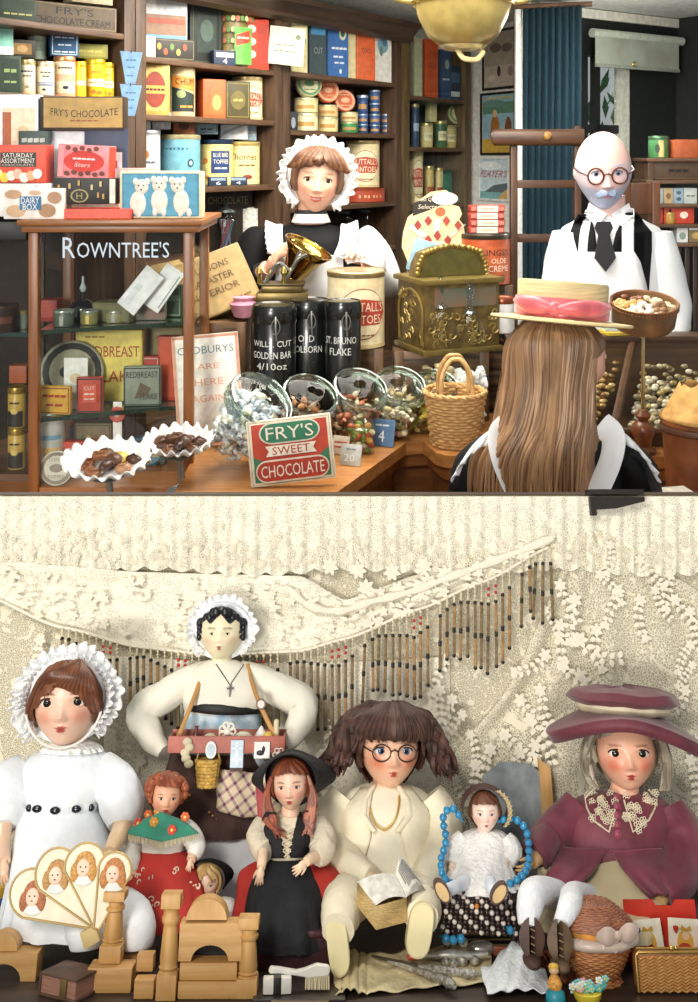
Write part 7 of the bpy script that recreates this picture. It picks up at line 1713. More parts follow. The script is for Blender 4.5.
trinket('knotted string of pale threads hanging at the tray corner', lambda m: [m.ell((.003*math.sin(k*2), 0, .009-.006*k), (.006, .003, .005), 9, 6) for k in range(5)], 187, 750, 0.124, M('#cfc4a4', .8), 'thread', 'thread_bundle')
trinket('pink and white paper rosette at the far tray corner', lambda m: [rosette(m, V(0, 0, -.003), .008, 6), m.ell((0, 0, -.003), (.004, .002, .004), 9, 6)], 279, 752, 0.124, M('#e4d2c4', .7), 'rosette', 'paper_rosette')
t = stage('tiny_basket', 'small yellow wicker basket hanging below the pedlar tray', 'basket', None, L(207, 787, .118))
kk = SK(780, .085); weave(8*kk, 11.5*kk, 24*kk, 8, 14, .0006).build('woven_side', M('#c8a04c', .6, var=.2, vs=200), t)
MB().tube(spl([V(-11*kk, 0, 24*kk), V(-7*kk, 0, 34*kk), V(7*kk, 0, 34*kk), V(11*kk, 0, 24*kk)], 6), .0012, 6).build('handle', M('#b08a3c', .6), t); MB().lathe([(8*kk, 0), (8*kk, .001)], 16).build('base', M('#b08a3c', .6), t)
# ------------------------------------------------ 3: green shawl doll
d = Doll('doll', 'red haired small doll in green flowered shawl and red skirt', 165, 924, .15)
f = Face(.5, '#e6ae8c', '#d8785a', '#b84a40', '#8a5a3c', blushk=.5, eyex=.3)
d.head(166, 797, 20, f, .02, 14, 0, 4, '#4a5a4a', .125, (163, 822))
d.hair(hairm('#7d3a22', '#a85a38'), .16, lambda x, y, z: z > .52 or (abs(x) > .6 and y < .3 and z > -.2) or (y > .1 and z > -.6), .06, 16)
m = MB(); random.seed(9)
for k in range(44):
    a = random.uniform(-2.4, 2.4); m.ell(d.H(.9*math.sin(a), random.uniform(-.3, .6), .35+.85*math.cos(a)*.75), (.0052, .0048, .0046), 9, 6)
m.build('curls', hairm('#8a4426', '#a85c3a'), d.o)
d.loft('blouse', [(163, 818, .01, 8, 8), (162, 824, .01, 24, 13), (162, 845, .012, 22, 14), (162, 862, .012, 20, 13)], WCOT2, nzs=.05)
GS = M('#2f8a70', .7, var=.12, vs=50, sheen=.2)
def shawl(u, v):
    px = lerp(-1, 1, u); y = 812+5*abs(px)+v*(30-14*abs(px)); w = lerp(13, 37, v**.7)
    return d.Q(162+px*w, y, .03+.012*(1-px*px)+.006*v)
sw_ = solid(MB().grid(shawl, 24, 12).build('shawl', GS, d.o), .002)
m = MB()
for px, py, c in ((136, 823, 1), (152, 822, 2), (183, 817, 3), (156, 812, 2), (170, 830, 1), (146, 815, 3)):
    q = d.on(sw_, px+2, py, .001)
    for k in range(6): m.ell(q+V(.0032*math.cos(k), 0, .0032*math.sin(k)), (.0024, .0012, .0024), 7, 5, 0 if c == 1 else c-1)
    m.ell(q+V(0, -.001, 0), (.0018, .0012, .0018), 7, 5, 3)
m.build('flower', [M('#d8503c', .7), M('#e8a03c', .7), M('#d86a3c', .7), M('#f0d878', .7)], sw_)
m = MB()
for k in range(40):
    u = k/39; q = shawl(u, 1); m.tube([q, q+V(random.uniform(-.001, .001), -.001, -.006)], .0007, 4)
m.build('fringe', M('#cfc4a0', .8), sw_)
d.sleeve('sleeve', [(140, 828, .015), (131, 845, .02), (130, 862, .03), (132, 873, .035)], [8, 10, 10, 6], WCOT2, .1)
d.sleeve('sleeve', [(184, 826, .015), (193, 838, .02), (196, 848, .025), (193, 856, .03)], [8, 10, 9, 6], WCOT2, .1)
d.arm('arm', [(132, 868, .033), (132, 876, .037)], [5, 4.5], '#ecc6a8', 0, 15, -1, (.0, -.2, -1)); d.arm('arm', [(194, 852, .028), (191, 860, .035)], [5, 4.5], '#ecc6a8', 0, 13, 1, (-.3, -.2, -1))
rk_ = d.loft('skirt', [(162, 850, .012, 21, 14), (163, 862, .015, 31, 20), (164, 885, .03, 39, 26), (165, 910, .04, 42, 30), (165, 924, .04, 43, 31)], M('#b8322a', .8, var=.12, vs=30), 56, 5, fold=.06, nf=11)
m = MB(); random.seed(14)
for k in range(20):
    px, py = random.uniform(132, 198), random.uniform(864, 916); q = d.on(rk_, px, py, .0006)
    m.tube([q+V(.004*t*math.cos(t*5+k), -.0008, .004*t*math.sin(t*5+k)) for t in [i/9 for i in range(10)]], .0007, 4)
m.build('print_pattern', M('#ecd8c0', .8), rk_)
# ------------------------------------------------ 4: tiny hooded doll behind the toy arch
d = Doll('doll', 'tiny blonde doll in a black hood behind the wooden toy arch', 206, 934, .155)
f = Face(.7, '#eecab0', '#e0a088', '#c0605a', '#a8804c', blushk=.5)
d.head(207, 882, 17, f, .01, 0, 6, 0, '#5a6a7a', .12, (207, 902))
d.hair(hairm('#b08a50', '#d0b078'), .16, lambda x, y, z: z > .4+.2*math.cos(9*x) or (abs(x) > .5 and y < .3) or y > .2, .08, 14)
MB().grid(lambda u, v: d.H((1.15+.35*v*abs(math.sin(lerp(-2.1, 2.1, u))))*math.sin(lerp(-2.1, 2.1, u)), lerp(-.45, .7, v), .3+1.15*math.cos(lerp(-2.1, 2.1, u))*(1-.3*v)-.3*v*abs(u-.5)), 40, 10).build('hood', BLACK, d.o); solid(d.o.children[-1], .0015)
d.loft('dress', [(206, 897, .005, 8, 7), (205, 903, .005, 18, 10), (205, 920, .008, 20, 14), (205, 934, .01, 24, 16)], M('#b83830', .8), nzs=.06)
d.sleeve('sleeve', [(190, 903, .008), (182, 908, .012), (184, 916, .02)], [5, 8, 5], WCOT2); d.sleeve('sleeve', [(219, 903, .008), (229, 907, .012), (228, 915, .02)], [5, 8, 5], WCOT2)
# ------------------------------------------------ 5: black hooded doll on the maroon box
d = Doll('doll', 'auburn haired doll in black hood, laced bodice, black apron and red skirt', 288, 946, .17)
f = Face(.35, '#eabfa4', '#d87a66', '#b83c38', '#6a4634', blushk=.55, eyex=.3, lipw=.8)
d.head(291, 784, 25, f, .01, -4, 5, -3, '#4a4038', .12, (290, 815))
d.hair(hairm('#6a3220', '#8f4f34'), .12, lambda x, y, z: z > .55-.25*abs(x) or (abs(x) > .55 and y < .3 and z > -.6) or y > .15, .03, 18)
random.seed(31); pth = []
for sd in (-1, 1):
    for k in range(14):
        pth.append([d.H(sd*.72, -.3, .4), d.H(sd*(.86+.05*random.random()), -.45, -.1), d.H(sd*(.75+.3*random.random()), -.6, -.7), d.H(sd*(.55+.4*random.random()), -.75, -1.15), d.H(sd*(.25+.5*random.random())+.2, -.85, -1.55-.3*random.random())])
locks(pth, .0032, 6, .8).build('ringlets', [M(c, .4, var=.2) for c in ('#8a4328', '#a0583a', '#6f3420')], d.o)
HB = M('#121013', .8, var=.3, vs=60, bump=.5, bs=150)
def hd(u, v):
    a = lerp(-2.25, 2.25, u); k = 1.10+.46*v*abs(math.sin(a))**2
    return d.H(k*math.sin(a)*(1+.12*v), lerp(-.5, .9, v)-.1*math.cos(a), .22+1.06*math.cos(a)*(1.1-.25*v)-.25*v*math.sin(a)**2)
solid(MB().grid(hd, 60, 14).build('hood', HB, d.o), .002)
MB().ell((0, .5, .1), (1.12, .5, 1.15), 24, 14, 0, d.HX).build('hood_back', HB, d.o)
cb2 = d.loft('blouse', [(290, 812, .0, 9, 9), (290, 818, .0, 26, 14), (288, 832, .003, 31, 18), (286, 850, .005, 25, 17), (285, 862, .005, 22, 16)], M('#d9cdb4', .85, bump=.5, bs=150), nzs=.05)
m = MB()
for sd in (-1, 1):
    def bf_(u, v, sd=sd):
        y = lerp(812, 858, v); inner = interp([11, 9, 6, 3.5, 2], v); outer = interp([22, 27, 28, 25, 22], v)
        return d.on(cb2, 287+sd*lerp(inner, outer, u), y, .0015+.0008*math.sin(PI*u))
    m.grid(bf_, 8, 14)
bo_ = solid(m.build('bodice', HB, d.o), .0015, 1)
m = MB()
for k in range(4):
    y = 830+k*7; 
    for sg in (-1, 1): m.tube([d.on(cb2, 287-sg*7+k*sg, y, .003), d.on(cb2, 287+sg*6-k*sg, y+6, .003)], .0008, 5)
m.build('lacing', M('#cfc0a0', .5), d.o)
d.sleeve('sleeve', [(265, 822, .005), (258, 836, .01), (262, 850, .02), (264, 856, .03)], [9, 12, 11, 7], M('#d6cab2', .85, bump=.6, bs=120), .12)
d.sleeve('sleeve', [(312, 820, .005), (322, 834, .012), (322, 850, .025), (316, 858, .035)], [9, 13, 13, 8], M('#d6cab2', .85, bump=.6, bs=120), .12)
d.arm('arm', [(263, 852, .035), (262, 862, .045), (261, 868, .05)], [5.5, 5, 4], '#ecccac', 0, 19, -1, (-.1, -.2, -1), (0, 1, 0))
d.arm('arm', [(317, 856, .035), (310, 859, .048), (306, 862, .055)], [5.5, 5, 4], '#ecccac', 0, 19, 1, (-.75, -.3, -.5), (0, 1, 0))
RED = M('#b82f26', .75, var=.12, vs=20, bump=.3, bs=60)
d.loft('skirt', [(285, 858, .005, 22, 16), (290, 872, .012, 50, 24), (289, 895, .022, 52, 28), (289, 920, .028, 56, 32), (288, 942, .03, 54, 34)], RED, 60, 6, fold=.05, nf=13)
d.loft('apron', [(285, 858, .012, 21, 17), (285, 875, .026, 32, 22), (285, 900, .042, 38, 27), (286, 925, .05, 41, 31), (287, 944, .052, 42, 32)], M('#15161a', .75, var=.4, vs=26, bump=.6, bs=70), 60, 6, fold=.05, nf=14)
for sd, px in ((-1, 250), (1, 326)): d.loft('hem_band', [(288+sd*30, 920, .03, 22, 18), (288+sd*31, 926, .03, 23, 18)], M('#221a1a', .8), 30, 3)
bx_ = stage('trinket_box', 'dark maroon leather box under the black hooded doll', 'box', None, SF(291, 972))
kk = SK(965, .23)
MB().box(-36*kk, 36*kk, .002, .075, 0, 27*kk, .002).build('body', M('#3c1c20', .4, var=.15, vs=30, bump=.3, bs=90), bx_)
MB().box(-37*kk, 37*kk, 0, .077, 27*kk, 33*kk, .002).build('lid', M('#4a2226', .4, bump=.3, bs=90), bx_)
m = MB().lathe([(.004, 0), (.006, .001), (.003, .003)], 14, X=T(8*kk, .001, 26*kk) @ RX(90)); m.tube([V(8*kk+.006*math.cos(a), -.002, 21*kk+.008*math.sin(a)) for a in [k*PI/8 for k in range(17)]], .001, 6); m.build('clasp', M('#8a7a5a', .3, .8), bx_)
d.o.location = d.o.location  # stands on the box's lid
# ------------------------------------------------ 6: the spectacled doll
d = Doll('doll', 'curly haired bisque doll in cream suit wearing wire spectacles', 386, 928, .10)
f = Face(.8, '#eab898', '#dd7e5e', '#c04a3c', '#8a6048', blushk=.85, lipw=.62, eyex=.32, eyez=.08)
d.head(389, 748, 38, f, .02, 8, 3, 2, '#5a6f8c', .18, (386, 790))
hm = M('#40281f', .6, var=.3, vs=70, stretch=(1, 1, .2), col2='#5c3c30')
d.hair(hm, .22, lambda x, y, z: z > .48 or (abs(x) > .62 and y < .35 and z > -.5) or y > .1, .05, 15)
random.seed(33); pth = []
for k in range(46):
    t = lerp(-1, 1, k/45); pth.append([d.H(.05+t*.25, -.3, 1.2), d.H(t*.75, -.85+.25*abs(t), .92), d.H(t*.95, -.95+.4*abs(t), .62+random.uniform(-.05, .05)), d.H(t*1.0+.05*math.sin(k), -.86+.4*abs(t), .40+random.uniform(-.06, .05)-.1*abs(t))])
for k in range(130):
    sd = random.choice((-1, 1)); a = random.uniform(.2, 1); r0 = random.uniform(1.05, 1.5)
    p = [d.H(sd*.5*a, random.uniform(-.3, .5), 1.1)]
    z = .8
    for q in range(5):
        p.append(d.H(sd*(r0*(.72+.12*q)+.07*math.sin(q*2.4+k)), random.uniform(-.45, .5)-.1*q*.5+.08*math.cos(q*2.4+k), z)); z -= random.uniform(.26, .40)
    pth.append(p)
locks(pth, .0052, 6, .8).build('curls', [M(c, .6, var=.25, vs=60) for c in ('#452c23', '#54372c', '#3a241c')], d.o)
gl_ = MB()
for e in (-1, 1):
    y = f.surf(e*.32, .06)-.12
    gl_.tube([d.H(e*.33+.235*math.cos(t), y-.02*abs(math.cos(t)), .05+.215*math.sin(t)) for t in [PI*k/14 for k in range(28)]], .0009, 6, closed=True)
    gl_.tube([d.H(e*.56, y+.02, .07), d.H(e*.86, .0, .12)], .0008, 6)
gl_.tube([d.H(-.1, y, .08), d.H(0, y-.06, .15), d.H(.1, y, .08)], .0009, 6); gl_.build('spectacles', M('#5a4a3a', .3, .8), d.o)
CRS = M('#e6dcc0', .8, var=.06, vs=16, bump=.45, bs=70)
tr_ = d.loft('shirt', [(386, 782, .01, 14, 13), (386, 790, .01, 36, 20), (386, 806, .014, 48, 28), (386, 835, .02, 46, 34), (386, 862, .03, 48, 40), (388, 890, .05, 54, 48)], M('#ece4cc', .85, var=.05, vs=14, bump=.4, bs=60), 56, 6, nzs=.04)
for sd in (-1, 1):
    m = MB().grid(lambda u, v: d.on(tr_, 386+sd*lerp(interp([13, 17, 15, 22, 26], v), interp([24, 44, 47, 47, 48], v), u), lerp(788, 886, v), .002+.003*math.sin(PI*u)), 12, 18); solid(m.build('jacket_front', CRS, d.o), .002, 1)
    m = MB().grid(lambda u, v: d.on(tr_, 386+sd*lerp(interp([10, 19, 20, 10], v), interp([12, 25, 27, 12], v), u), lerp(784, 832, v), .004+.002*math.sin(PI*u)), 8, 12); solid(m.build('collar_lapel', CRS, d.o), .002, 1)
d.sleeve('sleeve', [(345, 796, .015), (333, 820, .02), (336, 850, .035), (356, 872, .08), (372, 880, .10)], [16, 19, 18, 15, 11], CRS, .1)
d.sleeve('sleeve', [(428, 796, .015), (442, 822, .02), (440, 850, .04), (428, 875, .085), (420, 884, .105)], [16, 19, 18, 15, 11], CRS, .1)
d.arm('hand', [(370, 880, .10), (376, 884, .11)], [7, 6], '#e4c8a4', 0, 24, -1, (.6, -.4, -.3), (0, 1, .4), (25, 35, 25)); d.arm('hand', [(422, 884, .105), (419, 888, .112)], [7, 6], '#e4c8a4', 0, 24, 1, (-.5, -.4, -.4), (0, 1, .4), (25, 35, 25))
m = MB(); m.tube([d.on(tr_, 386+15*math.cos(a)-2, 800+30*max(0, math.sin(a))**.8-4*abs(math.cos(a)), .003) for a in [PI*k/26 for k in range(27)]], .0012, 6); m.build('necklace', M('#d8b25c', .3, .7), d.o)
d.sleeve('trouser_leg', [(362, 890, .05), (348, 900, .10), (341, 912, .15), (338, 930, .178)], [20, 21, 18, 14], CRS, .08)
d.sleeve('trouser_leg', [(410, 890, .05), (418, 898, .10), (421, 908, .14), (422, 918, .168)], [20, 21, 18, 14], CRS, .08)
SOLE = M('#e6d9a8', .6, var=.05, vs=30)
for px, py, rl, rx, rz in ((338, 945, -4, 15, 31), (420, 930, 18, 17, 28)):
    kk = SK(py, .29 if px < 400 else .27); X = T(*d.Q(px, py, .178)) @ RY(rl) @ RX(-8) @ SCL(1, 1, .82)
    o_ = [(rx*kk*(.86+.16*math.cos(2*a+.4))*math.sin(a), rz*kk*math.cos(a)) for a in [2*PI*k/28 for k in range(28)]]
    b_ = MB().prism(o_, -.004, .016, X=X).build('shoe', M('#ddd0a4', .6), d.o); 
    MB().prism([(x*.94, z*.94) for x, z in o_], -.0052, -.0038, X=X).build('sole', SOLE, b_)
# open book on its lap
bk2 = stage('open_book', 'old gilt-edged book lying open on the cream doll\'s lap', 'book', None, L(392, 922, .235)); o_ = L(392, 922, .235)
def bq(px, py, v): return L(px, py, v)-o_
PG = M('#d8d4c8', .8, var=.12, vs=140); ED = M('#b89a62', .6, var=.2, vs=200, stretch=(1, 1, 8))
m = MB(); 
A_, B_, C_, D_ = bq(357, 906, .26), bq(376, 930, .275), bq(407, 922, .27), bq(396, 898, .245)
A2, B2, C2, D2 = [p+V(0, 0, .021) for p in (A_, B_, C_, D_)]
MB().add([A_, B_, C_, D_, A2, B2, C2, D2], [(3, 2, 1, 0), (0, 1, 5, 4), (1, 2, 6, 5), (2, 3, 7, 6), (3, 0, 4, 7)]).build('page_block', ED, bk2)
MB().grid(lambda u, v: A2.lerp(B2, u).lerp(D2.lerp(C2, u), v)+V(0, 0, .0005+.004*math.sin(PI*v)), 8, 12).build('page', PG, bk2)
P0_, P1_, P2_, P3_ = D2+V(0, 0, .001), C2+V(0, 0, .001), bq(441, 908, .24), bq(418, 880, .215)
for k in range(5):
    MB().grid(lambda u, v: P0_.lerp(P1_, u).lerp(P3_.lerp(P2_, u), v)+V(-.004*k*v, -.002*k*v, .011*math.sin(PI*v)+.0042*k*v), 8, 12).build('page', PG, bk2)
MB().grid(lambda u, v: P0_.lerp(P1_, u).lerp(P3_.lerp(P2_, u), v)+V(0, 0, -.005+.006*math.sin(PI*v)), 6, 8).build('cover', M('#6a5238', .6), bk2); solid(bk2.children[-1], .002)
MB().grid(lambda u, v: (bq(372, 884, .2)).lerp(bq(364, 902, .25), u).lerp(A2.lerp(D2, .6), v)+V(0, 0, .006*math.sin(PI*v)), 6, 8).build('page', PG, bk2)
m = MB(); random.seed(8)
for k in range(13):
    v = .14+k*.06
    m.tube([P0_.lerp(P1_, u).lerp(P3_.lerp(P2_, u), v)+V(-.016*v, -.008*v-.0006, .011*math.sin(PI*v)+.0168*v+.0008) for u in [lerp(.12, .88-.2*random.random()*(k % 4 == 0), q/6) for q in range(7)]], .0005, 4)
m.build('printed_lettering', M('#8f8f8a', .8), bk2)
# ------------------------------------------------ 7: small doll on the bead chair
d = Doll('doll', 'small brown haired doll in white lace dress seated on the bead chair', 482, 888, .16)
f = Face(.5, '#efd2c0', '#dc9080', '#b85a54', '#7a5a48', blushk=.45, lipw=.6, eyex=.3, eyez=.05)
d.head(485, 812, 19, f, .01, -3, 3, 0, '#5a6478', .13, (484, 832))
d.hair(hairm('#5a3424', '#7a4e38'), .14, lambda x, y, z: z > .5-.1*abs(x) or (abs(x) > .62 and y < .3 and z > -.5) or y > .1, .03, 14)
MB().grid(lambda u, v: d.H(1.14*math.sin(lerp(-2.3, 2.3, u))*(1+.06*v), lerp(-.42, .8, v), .15+1.14*math.cos(lerp(-2.3, 2.3, u))), 40, 8).build('brown_hood', M('#4a2a22', .7), d.o); solid(d.o.children[-1], .0015)
solid(frill([d.H(1.16*math.sin(a), -.42, .15+1.16*math.cos(a)) for a in [lerp(.5, 2.3, k/8) for k in range(9)]], .007, (.6, -.6, .2), .002, 9).build('hood_frill', M('#c8b48a', .8), d.o), .0006)
LD_ = M('#ece9e4', .85, var=.05, vs=60, bump=.7, bs=260)
dd = d.loft('lace_dress', [(484, 829, .005, 9, 8), (484, 834, .005, 22, 13), (483, 850, .01, 25, 18), (481, 866, .018, 30, 24), (480, 880, .032, 36, 30), (480, 887, .04, 38, 32)], LD_, 70, 6, fold=.07, nf=16, f0=.2)
d.sleeve('sleeve', [(464, 838, .008), (454, 850, .012), (452, 864, .02)], [8, 11, 7], LD_, .14); d.sleeve('sleeve', [(504, 838, .008), (511, 850, .012), (507, 862, .02)], [8, 11, 7], LD_, .14)
d.arm('hand', [(453, 864, .022), (452, 869, .03)], [4, 3.5], '#ecd4c0', 0, 12, -1, (0, -.5, -1)); d.arm('hand', [(506, 862, .022), (504, 867, .03)], [4, 3.5], '#ecd4c0', 0, 12, 1, (0, -.5, -1))
for sd, pts in ((-1, ((466, 882, .05), (455, 887, .085), (445, 891, .10))), (1, ((490, 882, .05), (492, 889, .085), (496, 893, .095)))):
    d.tube('leg', pts, [6, 5.5, 5], M('#dfe4ec', .5)); q = pts[-1]
    X = T(*d.Q(q[0]-3 if sd < 0 else q[0]+3, q[1], q[2]+.01)) @ RY(-35 if sd < 0 else 42)
    m = MB().prism([(6.5*SK(890, .25)*math.sin(a), 11*SK(890, .25)*math.cos(a)) for a in [2*PI*k/20 for k in range(20)]], -.003, .007, 0, X); m.prism([(5*SK(890, .25)*math.sin(a), 9*SK(890, .25)*math.cos(a)) for a in [2*PI*k/20 for k in range(20)]], -.004, -.0025, 1, X)
    m.build('shoe', [M('#4a2c22', .5), M('#d0b07c', .6)], d.o)
# bead chair
ch = stage('bead_chair', 'toy chair threaded from blue, brown and white beads under the small doll', 'chair', None, SF(480, 938)); co0 = SF(480, 938); vc = -co0.y
def cq(px, py, v): return L(px, py, v)-co0
BLU = M('#2a86b4', .25, coat=.5, var=.1); kk = SK(860, .16)
def beads(pts, r, mats, name, every=1.8, pat=None):
    m = MB(); P_ = spl(pts, 40); acc = 0; k = 0
    for i in range(1, len(P_)):
        acc += (P_[i]-P_[i-1]).length
        if acc >= r*every: m.ell(P_[i], (r, r, r*.95), 9, 6, pat(k) if pat else 0); acc = 0; k += 1
    m.tube([p for p in P_[::20]], r*.25, 5, 0)
    return m.build(name, mats, ch)
beads([cq(463, 822, 0.180), cq(452, 808, 0.180), cq(443, 818, 0.182), cq(446, 840, 0.190), cq(441, 862, 0.205), cq(446, 880, 0.220), cq(466, 888, .205), cq(490, 889, .21)], .0046, BLU, 'back_loop')
beads([cq(497, 822, 0.175), cq(512, 818, 0.175), cq(525, 828, 0.180), cq(529, 848, 0.185), cq(527, 868, 0.200), cq(517, 880, 0.215), cq(500, 888, .205)], .0046, BLU, 'back_loop')
BW = [M('#33201c', .25, coat=.4), M('#e4d8cc', .25), M('#1f6a90', .25), M('#c87a30', .3)]
random.seed(44)
for k in range(14):
    u = k/13; xa, xb = lerp(452, 508, u), lerp(441, 516, u)
    beads([cq(xa, 890, .222), cq(lerp(xa, xb, .5), 910, .24), cq(xb, 934, .236)], .0028, BW, 'bead_strand', 1.7, lambda q, k=k: 1 if (q+k*2) % 3 == 1 else (3 if (q == 3 and k == 6) else 0))
for k in range(6):
    beads([cq(lerp(456, 512, k/5), 838, .147), cq(lerp(450, 516, k/5), 862, .16), cq(lerp(452, 508, k/5), 886, .2)], .003, BW, 'back_strand', 1.75, lambda q, k=k: 1 if (q+k) % 3 == 0 else 0)
beads([cq(440, 936, .235), cq(452, 940, .245), cq(464, 938, .245)], .0046, BLU, 'foot_beads'); beads([cq(505, 925, .235), cq(510, 930, .24), cq(514, 927, .235)], .0045, BLU, 'foot_beads')
MB().slab([(p.x, p.y) for p in (cq(450, 892, .215), cq(510, 892, .215), cq(512, 892, .15), cq(448, 892, .15))], cq(480, 892, .215).z-.006, cq(480, 892, .215).z, 0).build('seat', M('#3a2620', .6), ch)
for px, v in ((446, .232), (512, .232), (450, .155), (508, .155)): q = cq(px, 892, v); MB().tube([(q.x, q.y, cq(480, 892, .215).z-.004), (q.x, q.y, 0.001)], .003, 8).build('leg', M('#2c1c18', .5), ch)
# ------------------------------------------------ 8: burgundy velvet doll
d = Doll('doll', 'bisque doll in burgundy velvet coat and wide velvet hat', 615, 926, .10)
f = Face(.75, '#ecb496', '#dc7458', '#b8403a', '#8a5c44', blushk=.8, lipw=.62, eyex=.33, eyez=.09)
d.head(625, 751, 38, f, .02, -6, 3, 0, '#2a1812', .185, (624, 795))
d.hair(hairm('#8f8470', '#b8ae98'), .16, lambda x, y, z: z > .62-.45*abs(x) or (abs(x) > .66 and y < .35 and z > -.75) or y > .1, .04, 16)
random.seed(37); pth = []
for sd in (-1, 1):
    for k in range(26): pth.append([d.H(sd*random.uniform(.2, .5), -.5, .9), d.H(sd*.85, -.4+.3*random.random(), .5), d.H(sd*(.95+.15*random.random()), -.3+.4*random.random(), -.1), d.H(sd*(.9+.2*random.random()), -.2+.4*random.random(), -.6), d.H(sd*(.75+.3*random.random()), -.2, -.95)])
locks(pth, .0042, 6, .8).build('side_locks', [hairm('#857a66', '#aaa08a'), hairm('#9a907c', '#c0b6a2'), hairm('#6f6654', '#948a76')], d.o)
BUR = M('#521a26', .6, var=.25, vs=16, sheen=.25, bump=.35, bs=50, col2='#74303c')
CB2 = M('#5a1c2a', .6, var=.25, vs=18, sheen=.25, bump=.35, bs=50, col2='#7c3444')
hx = d.HX @ T(0, .1, .60) @ RX(-5) @ RY(6)
def brim(u, v):
    a = 2*PI*u; r_ = lerp(.86, 1.9+.3*math.cos(a)*(math.cos(a) > 0), v); up = .42-.62*v**1.3*(1-.85*max(0, -math.sin(a))**1.5)-.16*v*abs(math.cos(a))**1.5+.05*math.sin(3*a)*v+.2*v*max(0, math.sin(a))
    return hx @ V(r_*math.cos(a)*1.05, r_*math.sin(a)*.85, up)
solid(MB().grid(brim, 80, 10, wu=True).build('hat_brim', BUR, d.o), .014)
def crown(u, v):
    a = 2*PI*u; r_ = interp([.95, 1.05, 1.3, 1.5, 1.35, .9, .02], v); return hx @ V(r_*math.cos(a)*(1+.04*math.sin(5*a)*v), r_*math.sin(a)*.8, interp([.46, .5, .6, .74, .95, 1.06, 1.08], v)+.06*math.cos(a)+.035*math.sin(6*a)*v)
solid(MB().grid(crown, 80, 18, wu=True).build('hat_crown', BUR, d.o), .003)
MB().tube([hx @ V(1.12*math.cos(a), -.94*abs(math.sin(a)), .50+.05*math.cos(a)) for a in [lerp(PI*.98, PI*.02, k/30)+PI for k in range(31)]][::-1], [.0075+.001*math.sin(k) for k in range(31)], 8, flat=.6).build('hat_band', M('#c9bda0', .6, bump=.4, bs=60), d.o)
ct_ = d.loft('coat_bodice', [(622, 790, .01, 14, 13), (620, 798, .01, 42, 22), (618, 815, .014, 56, 30), (616, 845, .02, 54, 36), (616, 866, .026, 56, 40)], CB2, 60, 6, nzs=.04)
sk8 = d.loft('cream_skirt', [(616, 850, .024, 40, 34), (612, 875, .04, 48, 46), (606, 905, .07, 58, 58), (600, 925, .08, 64, 64)], M('#cdbd94', .45, var=.12, vs=10, bump=.4, bs=26, sheen=.3), 64, 6, fold=.05, nf=15, f0=.1)
for sd in (-1, 1):
    def ck(u, v, sd=sd):
        x_in = interp([1, 10, 24, 40], v) if sd > 0 else interp([1, 16, 36, 58], v); x_out = interp([54, 60, 64, 72], v) if sd > 0 else interp([54, 58, 68, 84], v)
        px, py = 612+sd*lerp(x_in, x_out, u), lerp(850, 897, v)-8*v*u+(6*v*(1-u) if sd < 0 else 0)
        a = (1-((px-614)/86)**2); q = d.Q(px, py, .020+.047*max(a, 0)**.5+.045*v**.8); q.y += .003*math.sin(u*12)*v
        q0 = d.on(ct_, 614+sd*lerp(1, 50, u), 851, .002); k_ = ss(0, .45, v); return V(q.x, lerp(q0.y, q.y, k_), q.z)
    solid(MB().grid(ck, 26, 16).build('coat_skirt', CB2, d.o), .004)
d.sleeve('coat_sleeve', [(578, 804, .015), (560, 828, .02), (545, 843, .035), (537, 852, .055)], [15, 19, 17, 13], CB2, .1)
d.sleeve('coat_sleeve', [(668, 806, .015), (680, 835, .025), (680, 865, .045), (668, 890, .075), (662, 896, .08)], [16, 22, 21, 19, 16], CB2, .1)
d.sleeve('cuff', [(548, 838, .04), (537, 852, .058), (534, 856, .062)], [14, 15, 14], M('#6a2c3a', .6, sheen=.25), .12)
solid(frill([d.Q(537, 868, .06), d.Q(545, 866, .065), d.Q(552, 862, .06)], .016, (0, -.1, -1), .003, 4).build('cuff_lace', M('#c8bc9c', .8, bump=.7, bs=200), d.o), .001)
d.arm('hand', [(538, 856, .062), (532, 861, .072)], [7.5, 6.5], '#d8b27c', 0, 24, -1, (-.5, -.5, -.35), (0, 1, .3), (22, 30, 25)); d.arm('hand', [(664, 892, .082), (658, 905, .095)], [8, 7], '#dcb87c', 0, 28, 1, (-.35, -.3, -1), (0, 1, 0), (18, 22, 18))
m = MB(); random.seed(55)
LC8 = M('#d9cdb0', .85, bump=.6, bs=300)
for i in range(46):
    sd = 1 if i % 2 else -1; t = random.random(); px = 621+sd*random.uniform(3+3*t, 36-9*t); py = 790+lerp(2, 40 if sd > 0 else 38, t)
    q = d.on(ct_, px, py, .0022); rosette(m, q, random.uniform(.0036, .0052), 5, random.uniform(0, 6))
for sd in (-1, 1):
    m.tube([d.on(ct_, 621+sd*x, y, .002) for x, y in ((3, 800), (8, 818), (12, 832), (20, 826), (28, 820), (34, 808), (36, 798), (28, 790))], .0012, 5)
m.build('lace_collar', LC8, d.o)
m = MB()
for k in range(5): m.ell(d.on(ct_, 617+.3*k, 798+9*k, .0025), (.0045, .0025, .0055), 9, 6)
m.build('ribbon_trim', M('#8a2c44', .5, sheen=.4), d.o)
MB().tube([d.on(ct_, px, 851-abs(px-616)*.05, .0015) for px in range(566, 668, 6)], .0012, 6).build('waist_seam', M('#7a3242', .6, sheen=.6), d.o)
STK = M('#e6e8ea', .8, var=.04, vs=60, bump=.4, bs=300)
d.sleeve('stocking', [(566, 896, .07), (546, 892, .12), (533, 894, .175), (529, 910, .198), (528, 926, .205)], [11, 12, 12, 11, 8], STK, .05)
d.sleeve('stocking', [(590, 898, .08), (574, 896, .13), (570, 905, .185), (560, 925, .205)], [11, 11, 10, 6], STK, .05)
BOOT = M('#54392c', .5, var=.2, vs=60)
